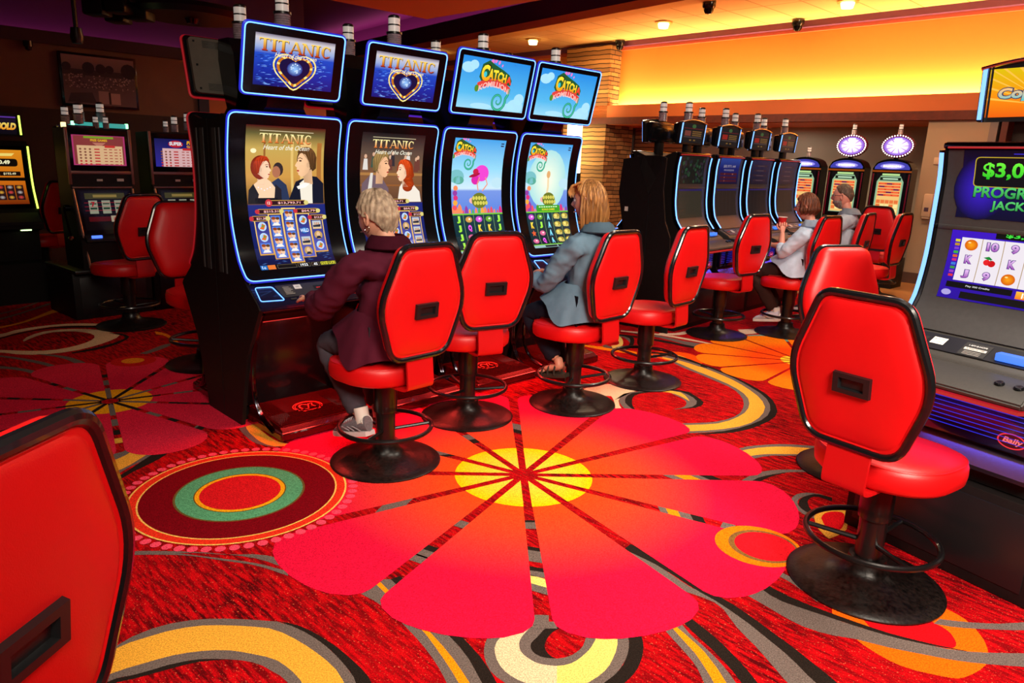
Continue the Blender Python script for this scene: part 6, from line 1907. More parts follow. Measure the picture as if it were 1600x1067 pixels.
def hand_chains(wrist, direc, palm_n, side, curl=.5, k=1.0):
    """palm plus five separate fingers; direc = pointing way, palm_n = way the palm faces"""
    d = Vector(direc).normalized(); n = Vector(palm_n).normalized()
    n = (n - d * n.dot(d)).normalized()
    s = d.cross(n) * side       # towards the thumb
    W = Vector(wrist)
    out = []
    palm = [(W, (.021 * k, .017 * k), 'w'), (W + d * .035 * k, (.030 * k, .014 * k), 'p0'), (W + d * .070 * k, (.036 * k, .012 * k), 'p1')]
    fing = []
    for j, (off, L) in enumerate(((.030, .070), (.010, .080), (-.010, .074), (-.029, .058))):
        b = W + d * (.078 - .006 * (j == 3)) * k + s * off * k
        pts = [b - d * .02 * k, b]
        ang = 0
        cur = b
        for q, f in enumerate((.42, .33, .25)):
            ang += curl * (.55 + .25 * q) * (1 + .1 * j)
            dd = d * math.cos(ang) + n * math.sin(ang)
            cur = cur + dd * L * f * k
            pts.append(cur)
        rr = [.0095, .0095, .0088, .0080, .0066]
        fing.append([(p, r * k) for p, r in zip(pts, rr)])
    t0 = W + d * .028 * k + s * .024 * k
    t1 = t0 + (d * .55 + s * .75 + n * .25).normalized() * .032 * k
    t2 = t1 + (d * .85 + s * .25 + n * .45).normalized() * .030 * k
    t3 = t2 + (d * .85 + n * .55).normalized() * .022 * k
    fing.append([(t0 - s * .012 * k, .012 * k), (t0, .0125 * k), (t1, .0110 * k), (t2, .0095 * k), (t3, .0075 * k)])
    return palm, fing


def shoe_bm(heel, toe, kind='sneaker'):
    """sole + upper along the heel-toe line"""
    h, t = Vector(heel), Vector(toe)
    d = (t - h); L = d.length; d.normalize()
    up = Vector((0, 0, 1)); up = (up - d * up.dot(d)).normalized()
    s = d.cross(up)
    up_bm, so = new(), new()

    def ringw(u):
        return .028 + .016 * math.sin(min(1, u * 1.25) * PI * .62) if u < .8 else .028 + .016 * math.sin(PI * .62) * math.sqrt(max(0, 1 - ((u - .8) / .22) ** 2))
    rings, srings = [], []
    for i in range(13):
        u = i / 12
        w = max(.008, ringw(u))
        hh = (.085 if u < .3 else .085 - (u - .3) * .085) if kind == 'sneaker' else .02
        hh = max(.024, hh) * (1 if u < .93 else .6)
        c = h + d * (L * u)
        rings.append([c + s * (w * math.cos(a)) + up * (.022 + hh * .5 + hh * .5 * math.sin(a)) for a in [2 * PI * k / 14 for k in range(14)]])
        srings.append([c + s * (w * 1.12 * x) + up * z for x, z in ((-1, .002), (-1.03, .014), (-.98, .028), (.98, .028), (1.03, .014), (1, .002))])
    for bm_, rr in ((up_bm, rings), (so, srings)):
        V = [[bm_.verts.new(p) for p in r] for r in rr]
        n = len(V[0])
        for a, b in zip(V, V[1:]):
            for i in range(n):
                bm_.faces.new((a[i], a[(i + 1) % n], b[(i + 1) % n], b[i]))
        bm_.faces.new(V[0]); bm_.faces.new(V[-1][::-1])
        bmesh.ops.recalc_face_normals(bm_, faces=bm_.faces[:])
    return up_bm, so


def wrinkle(bm, amp, scale, zlim=None):
    bmesh.ops.subdivide_edges(bm, edges=bm.edges[:], cuts=1, use_grid_fill=True)
    bm.normal_update()
    for v in bm.verts:
        q = v.co * scale
        n = noise.noise(Vector((q.x, q.y, q.z * .6))) + .5 * noise.noise(q * 2.3)
        m = 1 - abs(noise.noise(Vector((v.co.x * 11 + v.co.z * 16, v.co.y * 13, v.co.z * 6 - v.co.x * 8)))) * 2.2
        v.co += v.normal * amp * (n + .75 * max(0, m) ** 2)


def make_person(P):
    t = thing('person', P['label'], 'person', P['loc'], P['rz'], P.get('group'))
    hc = Vector(P['head'])            # skull centre
    nk = Vector(P['neck'])            # base of neck
    hipz = .69
    hy = P.get('hipy', -.03)
    sh = P.get('shw', .175)
    ch = Vector(P.get('chest', (nk.x, nk.y - .01, nk.z - .17)))
    SK = P['skin']
    # ---- body: one continuous skinned surface, head and hands joined on
    hands = []
    chains = [[((0, hy, hipz), (.125, .10), 'hip'), (((0 + ch.x) / 2, (hy + ch.y) / 2 - .01, (hipz + ch.z) / 2), (.11, .085)), (tuple(ch), (.125, .085), 'chest'), ((nk.x, nk.y, nk.z - .06), (.08, .055), 'top'), (tuple(nk), (.052, .052)), (tuple(nk.lerp(hc, .45)), (.052, .056)), (tuple(nk.lerp(hc, .75)), (.050, .055))]]
    for s, key in ((-1, 'L'), (1, 'R')):
        S_, E_, W_ = [Vector(q) for q in P['arm' + key]]
        chains.append(['top', (tuple(S_ + Vector((-s * .02, 0, -.02))), .036), (tuple(S_.lerp(E_, .5)), .036), (tuple(E_), .034), (tuple(E_.lerp(W_, .5)), .033), (tuple(W_), (.024, .020))])
        K_, A_ = [Vector(q) for q in P['leg' + key]]
        hp = Vector((s * .085, hy + .03, hipz - .01))
        chains.append(['hip', (tuple(hp), .085), (tuple(hp.lerp(K_, .55)), .072), (tuple(K_), .056), (tuple(K_.lerp(A_, .35)), .055), (tuple(A_), .036)])
    body = skin_chains(chains)
    hd = head_verts()
    for s in (-1, 1):
        add_ear(hd, s)
    HM = Matrix.Translation(hc) @ Matrix.Rotation(P.get('yaw', 0), 4, 'Z') @ Matrix.Rotation(P.get('pitch', 0), 4, 'X') @ Matrix.Scale(P.get('hs', 1.0), 4)
    merge(body, hd, HM)
    for s, key in ((-1, 'L'), (1, 'R')):
        if 'hand' + key in P:
            S_, E_, W_ = [Vector(q) for q in P['arm' + key]]
            dr, pn, cu = P['hand' + key]
            pm, fg = hand_chains(W_, dr, pn, -s, cu)
            merge(body, skin_chains([[(W_ - Vector(dr).normalized() * .03, .02)] + pm], 2))
            for f in fg:
                merge(body, skin_chains([f], 1))
    bo = obj('body', body, SK, t, angle=80)
    # eyes and lips
    bm = new()
    for s in (-1, 1):
        bmesh.ops.create_uvsphere(bm, u_segments=12, v_segments=8, radius=.0115, matrix=HM @ Matrix.Translation((s * .030, .076, .008)))
    obj('eyes', bm, [mat('eye_white', C(226, 220, 214), .2)], bo)
    bm = new()
    for s in (-1, 1):
        bmesh.ops.create_uvsphere(bm, u_segments=10, v_segments=6, radius=.0058, matrix=HM @ Matrix.Translation((s * .031, .0835, .008)))
    obj('pupils', bm, [mat('eye_dark', C(40, 30, 26), .2)], bo)
    bm = new()
    add_tube(bm, [HM @ Vector((x, .0985 - abs(x) * .30, -.0615 + abs(x) * .02)) for x in (-.022, -.012, 0, .012, .022)], .0040, 6)
    obj('lips', bm, [mat('lip_' + SK.name, tuple(c * .62 for c in SK.node_tree.nodes['Principled BSDF'].inputs[0].default_value[:3]) + (1,), .4)], bo)
    # ---- top garment
    j = P['top']
    tz = j.get('hem', .60)
    bk_ = j.get('bulk', 1.0)
    ch2 = [[((0, hy, hipz), (.182 * bk_, .155 * bk_), 'hip'), (((0 + ch.x) / 2, (hy + ch.y) / 2 - .015, (hipz + ch.z) / 2), (.172 * bk_, .142 * bk_)), (tuple(ch), (.192 * bk_, .135 * bk_), 'chest'), ((nk.x, nk.y - .005, nk.z - .055), (.155 * bk_, .100 * bk_), 'top'), ((nk.x, nk.y - .005, nk.z - .005), (.080, .074)), ((nk.x, nk.y + .004, nk.z + .022), (.068, .066))]]
    if j.get('skirt'):
        ch2.append(['hip', ((0, hy + .02, tz + .06), (.185, .20))])
    cuff = j.get('cuff', 1.0)
    for s, key in ((-1, 'L'), (1, 'R')):
        S_, E_, W_ = [Vector(q) for q in P['arm' + key]]
        We = E_.lerp(W_, cuff)
        ch2.append(['top', (tuple(S_ + Vector((s * .005, 0, 0))), .086 * bk_), (tuple(S_.lerp(E_, .5)), .072 * bk_), (tuple(E_ + Vector((0, 0, -.005))), .062 * bk_), (tuple(E_.lerp(We, .55)), .055 * bk_), (tuple(We), .044)])
    g = skin_chains(ch2)
    wrinkle(g, j.get('wr', .012), 9)
    # flatten what would go through the seat
    for v in g.verts:
        if .50 < v.co.z < .604 and (v.co.x ** 2 + (v.co.y - .02) ** 2) < .23 ** 2:
            v.co.z = .604 + (v.co.z - .604) * .05
    go = obj(j['name'], g, j['mat'], t, angle=80)
    if j.get('collar'):
        bm = new()
        n = 26
        rows = []
        for (rr, dz, dy) in ((.070, .012, 0), (.078, .040, -.008), (.098, .022, -.016), (.120, -.02, -.022), (.112, -.028, -.02)):
            rows.append([bm.verts.new((nk.x + rr * math.sin(a) * 1.05, nk.y - rr * math.cos(a) + dy + .005, nk.z + dz - (.03 if abs(a) > 2.2 else 0))) for a in [-PI * .86 + 2 * PI * .86 * i / n for i in range(n + 1)]])
        for a, b in zip(rows, rows[1:]):
            for i in range(n):
                bm.faces.new((a[i], a[i + 1], b[i + 1], b[i]))
        bmesh.ops.solidify(bm, geom=bm.faces[:], thickness=.006)
        obj('collar', bm, j['mat'], go, angle=70)
    if j.get('tail'):
        # jacket skirt draping over the hips, thighs and seat edge
        bm = new()
        rows = []
        n, m = 64, 10
        for q in range(m + 1):
            u = q / m
            row = []
            for i in range(n):
                a = 2 * PI * i / n
                c_, s_ = math.cos(a), math.sin(a)
                fr, bk2 = smooth01(max(0, s_) * 1.25), smooth01(max(0, -s_) * 1.4)
                zb = tz + (.755 - tz) * fr + (.625 - tz) * bk2
                z = .86 + (zb - .86) * u
                rx = .160 * bk_ + (.262 - .160 * bk_) * u ** .8
                ry = (.125 + (.30 - .125) * u ** .9) if s_ > 0 else (.140 + (.185 - .140) * u)
                f = 1 + u * (.030 * math.sin(a * 8 + 1.3) + .022 * math.sin(a * 13 + u * 2))
                row.append(bm.verts.new((rx * c_ * f, hy + .01 + ry * s_ * f, z + .006 * math.sin(a * 5) * u)))
            rows.append(row)
        for a, b in zip(rows, rows[1:]):
            for i in range(n):
                bm.faces.new((a[i], a[(i + 1) % n], b[(i + 1) % n], b[i]))
        bmesh.ops.recalc_face_normals(bm, faces=bm.faces[:])
        bmesh.ops.solidify(bm, geom=bm.faces[:], thickness=.006)
        obj('hem', bm, j['mat'], go, angle=70)
    # ---- trousers
    ch3 = [[((0, hy, hipz - .005), (.150, .118), 'hip')]]
    for s, key in ((-1, 'L'), (1, 'R')):
        K_, A_ = [Vector(q) for q in P['leg' + key]]
        hp = Vector((s * .088, hy + .04, hipz - .01))
        ch3.append(['hip', (tuple(hp), .098), (tuple(hp.lerp(K_, .55)), .086), (tuple(K_), .074), (tuple(K_.lerp(A_, .4)), .070), (tuple(K_.lerp(A_, .85)), .060), (tuple(K_.lerp(A_, .95)), .058)])
    g = skin_chains(ch3)
    wrinkle(g, .007, 10)
    for v in g.verts:
        if .55 < v.co.z < .606 and (v.co.x ** 2 + (v.co.y - .02) ** 2) < .235 ** 2 and v.co.y < .2:
            v.co.z = .606 + (v.co.z - .606) * .04
    obj('trousers', g, P['trousers'], t, angle=80)
    # ---- shoes
    for s, key in ((-1, 'L'), (1, 'R')):
        hl, to = P['foot' + key]
        u_, so = shoe_bm(hl, to, P.get('shoe', 'sneaker'))
        if P.get('shoe') == 'sandal':
            # bare foot with toes, on a dark sole with straps
            h_, t_ = Vector(hl), Vector(to)
            d = (t_ - h_).normalized(); L = (t_ - h_).length
            up = Vector((0, 0, 1)); up = (up - d * up.dot(d)).normalized(); sd_ = d.cross(up)
            u_.free()
            A_ = Vector(P['leg' + key][1])
            fb = skin_chains([[(A_ + Vector((0, 0, .03)), .033), (h_ + d * .05 + up * .07, .036), (h_ + d * L * .45 + up * .062, (.036, .028)), (h_ + d * L * .72 + up * .048, (.042, .018))]])
            for q in range(5):
                o_ = (q - 2) * .0165
                Lq = L * (.98 - .035 * abs(q - (1 if s > 0 else 3)))
                merge(fb, skin_chains([[(h_ + d * L * .68 + sd_ * o_ + up * .044, .011), (h_ + d * L * .84 + sd_ * o_ + up * .040, .0095), (h_ + d * Lq + sd_ * o_ + up * .036, .0085)]], 1))
            ft = obj('foot', fb, SK, t, angle=80)
            so_o = obj('sandal', so, P['shoemat'], t, angle=50)
            bm = new()
            for (u0, hgt, w) in ((.30, .095, .05), (.52, .088, .05), (.72, .07, .052)):
                c = h_ + d * L * u0
                add_tube(bm, [c + sd_ * (w * math.cos(a)) + up * (.02 + hgt * .72 * math.sin(a)) for a in [PI * i / 10 for i in range(11)]], .007, 6)
            obj('strap', bm, P['shoemat'], so_o)
        else:
            A_ = Vector(P['leg' + key][1])
            obj('sock', tube([A_ + Vector((0, 0, .05)), A_.lerp(Vector(hl), .35) + Vector((0, .005, 0)), Vector(hl) + Vector((0, .03, .075))], .038, 12, radii=[.040, .040, .034]), M_WHT, t)
            sh_o = obj('shoe', u_, P['shoemat'], t, angle=60)
            obj('sole', so, P.get('solemat', M_WHT), sh_o, angle=50)
            h_, t_ = Vector(hl), Vector(to)
            d = (t_ - h_).normalized(); L = (t_ - h_).length
            up = Vector((0, 0, 1)); up = (up - d * up.dot(d)).normalized(); sd_ = d.cross(up)
            bm = new()
            for u0 in (.42, .50, .58, .66):
                c = h_ + d * L * u0
                hh = .085 - (u0 - .3) * .085
                add_tube(bm, [c + sd_ * (.03 * math.cos(a)) + up * (.026 + hh * .5 + hh * .56 * math.sin(a)) for a in [R(30) + R(120) * i / 6 for i in range(7)]], .0028, 5)
            for a0, b0 in ((.10, .45), (.3, .62), (.45, .8)):
                for sgn in (-1, 1):
                    add_tube(bm, [h_ + d * L * a0 + sd_ * sgn * .040 + up * .035, h_ + d * L * (a0 + b0) / 2 + sd_ * sgn * .043 + up * .055, h_ + d * L * b0 + sd_ * sgn * .032 + up * .062], .003, 5)
            obj('laces', bm, P.get('lacemat', M_WHT), sh_o)
    # ---- hair
    P['hair'](t, bo, HM)
    return t, HM


def hair_cap(mask, thick, ridge, seed, scale=26, amp=.006):
    """hair as a displaced shell over the part of the skull given by mask(p) in 0..1"""
    bm = head_verts(nu=96, nv=70)
    kill = []
    vals = {}
    bm.normal_update()
    for v in bm.verts:
        vals[v] = mask(v.co)
    for f in list(bm.faces):
        if max(vals[v] for v in f.verts) <= 0.02:
            kill.append(f)
    bmesh.ops.delete(bm, geom=kill, context='FACES')
    for v in bm.verts:
        m = vals[v]
        p = v.co.copy()
        n = p.normalized()
        q = p * scale + Vector((seed, 0, 0))
        r = ridge(p)
        v.co = p + n * ((thick * min(1, m * 1.3) + amp * (noise.noise(q) + .6 * noise.noise(q * 2.2) + r) * m) if m > .02 else -.004)
    bmesh.ops.solidify(bm, geom=bm.faces[:], thickness=.004)
    return bm


def hair_mat(name, c1, c2, rough=.55, sx=60, sz=5):
    m = mat(name, c1, rough, bump=0)
    nt = m.node_tree
    b = nt.nodes['Principled BSDF']
    tc = nt.nodes.new('ShaderNodeTexCoord'); mp = nt.nodes.new('ShaderNodeMapping'); mp.inputs['Scale'].default_value = (sx, sx, sz)
    n = nt.nodes.new('ShaderNodeTexNoise'); n.inputs['Scale'].default_value = 1.5; n.inputs['Detail'].default_value = 3
    cr = nt.nodes.new('ShaderNodeValToRGB'); cr.color_ramp.elements[0].color = c2; cr.color_ramp.elements[1].color = c1
    cr.color_ramp.elements[0].position = .35; cr.color_ramp.elements[1].position = .65
    nt.links.new(tc.outputs['Object'], mp.inputs[0]); nt.links.new(mp.outputs[0], n.inputs['Vector']); nt.links.new(n.outputs['Fac'], cr.inputs[0]); nt.links.new(cr.outputs[0], b.inputs['Base Color'])
    bp = nt.nodes.new('ShaderNodeBump'); bp.inputs['Strength'].default_value = .8; bp.inputs['Distance'].default_value = .004
    nt.links.new(n.outputs['Fac'], bp.inputs['Height']); nt.links.new(bp.outputs[0], b.inputs['Normal'])
    return m


def smooth01(x):
    x = max(0, min(1, x))
    return x * x * (3 - 2 * x)


def hair_long(length, rad_top, rad_low, front=.62, wave=.006, seed=0):
    """curtain of straight hair from the crown to the shoulders, open at the face"""
    bm = new()
    n, m = 110, 26
    rows = []
    for j in range(m + 1):
        u = j / m
        row = []
        for i in range(n + 1):
            a = -PI * front * .98 + 2 * PI * front * .98 * i / n      # 0 = straight back
            if u < .45:
                ph = (u / .45) * PI / 2
                z = .118 * math.cos(ph) * 1.16
                r = math.sin(ph)
                x, y = math.sin(a) * r * .092, -math.cos(a) * r * .112
            else:
                v = (u - .45) / .55
                z = -v * length
                k = 1 + .18 * math.sin(v * 2.6) - .10 * v
                x, y = math.sin(a) * .092 * k, -math.cos(a) * .112 * (k - .18 * v)
            w = wave * (math.sin(a * 19 + seed) + .7 * math.sin(a * 43 + 2 * seed + u * 3) + .5 * noise.noise(Vector((a * 9, u * 3, seed)))) * min(1, u * 2)
            p = Vector((x, y, z))
            dn = Vector((x, y, 0))
            if dn.length > 1e-5:
                p += dn.normalized() * w
            p.z += (-.012 * abs(math.sin(a * 7 + seed)) if j == m else 0)
            row.append(bm.verts.new(p))
        rows.append(row)
    for a, b in zip(rows, rows[1:]):
        for i in range(n):
            bm.faces.new((a[i], a[i + 1], b[i + 1], b[i]))
    bmesh.ops.solidify(bm, geom=bm.faces[:], thickness=.012)
    bmesh.ops.recalc_face_normals(bm, faces=bm.faces[:])
    return bm


def cap_mask(front_z=.045, side_z=.01, back_z=-.075, ear=True):
    def f(p):
        # hairline height as a function of direction
        a = math.atan2(abs(p.x), -p.y)         # 0 at the back, pi at the front
        t = a / PI
        if t < .5:
            h = back_z + (side_z - back_z) * smooth01(t / .5)
        else:
            h = side_z + (front_z - side_z) * smooth01((t - .5) / .35)
        return smooth01((p.z - h) / .012 + .3)
    return f


SKIN1 = mat('skin_fair', C(222, 158, 130), .5, noise_amt=.05, nscale=30)
SKIN2 = mat('skin_tan', C(206, 140, 112), .5, noise_amt=.05, nscale=30)
SKIN3 = mat('skin_rosy', C(224, 150, 128), .5, noise_amt=.05, nscale=30)


def hair_grey(t, bo, HM):
    bm = hair_cap(cap_mask(.055, .0, -.085), .017, lambda p: .5 * math.sin(math.atan2(p.x, p.y) * 21 + p.z * 30), 3, 26, .0075)
    bmesh.ops.transform(bm, matrix=HM, verts=bm.verts)
    obj('hair', bm, hair_mat('hair_silver_blond', C(196, 172, 144), C(140, 118, 98), .6, 30, 20), t, angle=80)
    obj('hoop_earring', tube([HM @ Vector((-.083, -.005 + .014 * math.cos(a), -.05 + .016 * math.sin(a))) for a in [2 * PI * i / 20 for i in range(20)]], .0018, 6, True), M_CHR, bo)


def hair_blonde(t, bo, HM):
    bm = hair_long(.165, 0, 0, .585, .0055, 2)
    merge(bm, hair_cap(cap_mask(.075, .02, -.06), .016, lambda p: math.sin(math.atan2(p.x, p.y) * 24), 3, 30, .004))
    bmesh.ops.transform(bm, matrix=HM, verts=bm.verts)
    obj('hair', bm, hair_mat('hair_golden_blond', C(226, 164, 92), C(150, 96, 46), .5, 70, 6), t, angle=80)
    bm = new()
    # fringe swept over the forehead
    for k in range(26):
        x = -.062 + k * .005
        add_tube(bm, [HM @ Vector((x * .9, .03, .118)), HM @ Vector((x * 1.05, .088, .095)), HM @ Vector((x * 1.1 - .004, .106, .06)), HM @ Vector((x * 1.12 - .008, .100, .034 + .01 * math.sin(k)))], .0062, 6, radii=[.008, .008, .006, .002])
    obj('fringe', bm, MATS['hair_golden_blond'], t)


def hair_bob(t, bo, HM):
    bm = hair_long(.055, 0, 0, .64, .004, 5)
    merge(bm, hair_cap(cap_mask(.06, .01, -.07), .018, lambda p: math.sin(math.atan2(p.x, p.y) * 20), 9, 30, .004))
    bmesh.ops.transform(bm, matrix=HM, verts=bm.verts)
    obj('hair', bm, hair_mat('hair_auburn', C(140, 74, 40), C(80, 38, 22), .5, 70, 8), t, angle=80)


def glasses(t, HM):
    bm = new()
    for s in (-1, 1):
        add_tube(bm, [HM @ Vector((s * .031 + .021 * math.cos(a), .098, .006 + .014 * math.sin(a))) for a in [2 * PI * i / 20 for i in range(20)]], .0018, 6, True)
        add_tube(bm, [HM @ Vector((s * .052, .096, .010)), HM @ Vector((s * .080, .05, .010)), HM @ Vector((s * .084, -.01, .006))], .0018, 6)
    add_tube(bm, [HM @ Vector((-.010, .099, .008)), HM @ Vector((.010, .099, .008))], .0018, 6)
    obj('glasses', bm, M_BLK, t)


def hair_man(t, bo, HM):
    bm = hair_cap(cap_mask(.082, .025, -.055), .007, lambda p: math.sin(math.atan2(p.x, p.y) * 24) * .4, 7, 40, .003)
    bmesh.ops.transform(bm, matrix=HM, verts=bm.verts)
    obj('hair', bm, hair_mat('hair_grey_brown', C(110, 84, 66), C(70, 52, 42), .6), t, angle=80)

    def bmk(p):
        return smooth01((-.045 - p.z) / .02 + .4) * smooth01((p.y - .0) / .02 + .3)
    bm = hair_cap(bmk, .009, lambda p: 0, 2, 60, .004)
    bmesh.ops.transform(bm, matrix=HM, verts=bm.verts)
    obj('beard', bm, hair_mat('beard_grey', C(176, 158, 146), C(120, 100, 90), .7), t, angle=80)
    glasses(t, HM)
# ------------------------------------------------------------------ carpet
def floor_mat():
    m = mat('patterned_carpet', (0.5, 0.02, 0.02, 1), 0.95, spec=0.05)
    nt = m.node_tree
    b = nt.nodes['Principled BSDF']
    at = nt.nodes.new('ShaderNodeAttribute'); at.attribute_name = 'Col'
    tc = nt.nodes.new('ShaderNodeTexCoord')
    # directional dark streaks, only where the alpha of the colour says so
    mp = nt.nodes.new('ShaderNodeMapping')
    mp0 = nt.nodes.new('ShaderNodeMapping')
    mp0.inputs['Rotation'].default_value = (0, 0, R(44))
    mp.inputs['Scale'].default_value = (9, 52, 1)
    nt.links.new(tc.outputs['Object'], mp0.inputs['Vector'])
    nt.links.new(mp0.outputs[0], mp.inputs['Vector'])
    n1 = nt.nodes.new('ShaderNodeTexNoise'); n1.inputs['Scale'].default_value = 1.0; n1.inputs['Detail'].default_value = 4; n1.inputs['Roughness'].default_value = 0.65
    nt.links.new(mp.outputs[0], n1.inputs['Vector'])
    cr = nt.nodes.new('ShaderNodeValToRGB')
    cr.color_ramp.elements[0].position = 0.42; cr.color_ramp.elements[0].color = (0.12, 0.5, 0.5, 1)
    cr.color_ramp.elements[1].position = 0.60; cr.color_ramp.elements[1].color = (1, 1, 1, 1)
    nt.links.new(n1.outputs['Fac'], cr.inputs[0])
    n3 = nt.nodes.new('ShaderNodeTexNoise'); n3.inputs['Scale'].default_value = 1.6; n3.inputs['Detail'].default_value = 2
    nt.links.new(tc.outputs['Object'], n3.inputs['Vector'])
    mr3 = nt.nodes.new('ShaderNodeMapRange'); mr3.inputs[1].default_value = .35; mr3.inputs[2].default_value = .65; mr3.inputs[3].default_value = .55; mr3.inputs[4].default_value = 1.0
    nt.links.new(n3.outputs['Fac'], mr3.inputs[0])
    mul = nt.nodes.new('ShaderNodeMath'); mul.operation = 'MULTIPLY'
    nt.links.new(at.outputs['Alpha'], mul.inputs[0]); nt.links.new(mr3.outputs[0], mul.inputs[1])
    mx = nt.nodes.new('ShaderNodeMix'); mx.data_type = 'RGBA'; mx.blend_type = 'MULTIPLY'
    nt.links.new(mul.outputs[0], mx.inputs[0]); nt.links.new(at.outputs['Color'], mx.inputs[6]); nt.links.new(cr.outputs[0], mx.inputs[7])
    # salt and pepper pile
    n2 = nt.nodes.new('ShaderNodeTexNoise'); n2.inputs['Scale'].default_value = 210; n2.inputs['Detail'].default_value = 2
    nt.links.new(tc.outputs['Object'], n2.inputs['Vector'])
    mr = nt.nodes.new('ShaderNodeMapRange'); mr.inputs[1].default_value = .32; mr.inputs[2].default_value = .68; mr.inputs[3].default_value = .62; mr.inputs[4].default_value = 1.38
    nt.links.new(n2.outputs['Fac'], mr.inputs[0])
    mx2 = nt.nodes.new('ShaderNodeMix'); mx2.data_type = 'RGBA'; mx2.blend_type = 'MULTIPLY'; mx2.inputs[0].default_value = 1
    nt.links.new(mx.outputs[2], mx2.inputs[6]); nt.links.new(mr.outputs[0], mx2.inputs[7])
    # light flecks in the streaky ground
    n4 = nt.nodes.new('ShaderNodeTexNoise'); n4.inputs['Scale'].default_value = 120; n4.inputs['Detail'].default_value = 1
    nt.links.new(tc.outputs['Object'], n4.inputs['Vector'])
    mr4 = nt.nodes.new('ShaderNodeMapRange'); mr4.inputs[1].default_value = .66; mr4.inputs[2].default_value = .74; mr4.inputs[3].default_value = 0; mr4.inputs[4].default_value = .55
    nt.links.new(n4.outputs['Fac'], mr4.inputs[0])
    m4 = nt.nodes.new('ShaderNodeMath'); m4.operation = 'MULTIPLY'
    nt.links.new(mr4.outputs[0], m4.inputs[0]); nt.links.new(at.outputs['Alpha'], m4.inputs[1])
    mx4 = nt.nodes.new('ShaderNodeMix'); mx4.data_type = 'RGBA'
    nt.links.new(m4.outputs[0], mx4.inputs[0]); nt.links.new(mx2.outputs[2], mx4.inputs[6]); mx4.inputs[7].default_value = C(255, 120, 80)
    nt.links.new(mx4.outputs[2], b.inputs['Base Color'])
    bp = nt.nodes.new('ShaderNodeBump'); bp.inputs['Strength'].default_value = .35; bp.inputs['Distance'].default_value = .004
    nt.links.new(n2.outputs['Fac'], bp.inputs['Height']); nt.links.new(bp.outputs[0], b.inputs['Normal'])
    return m


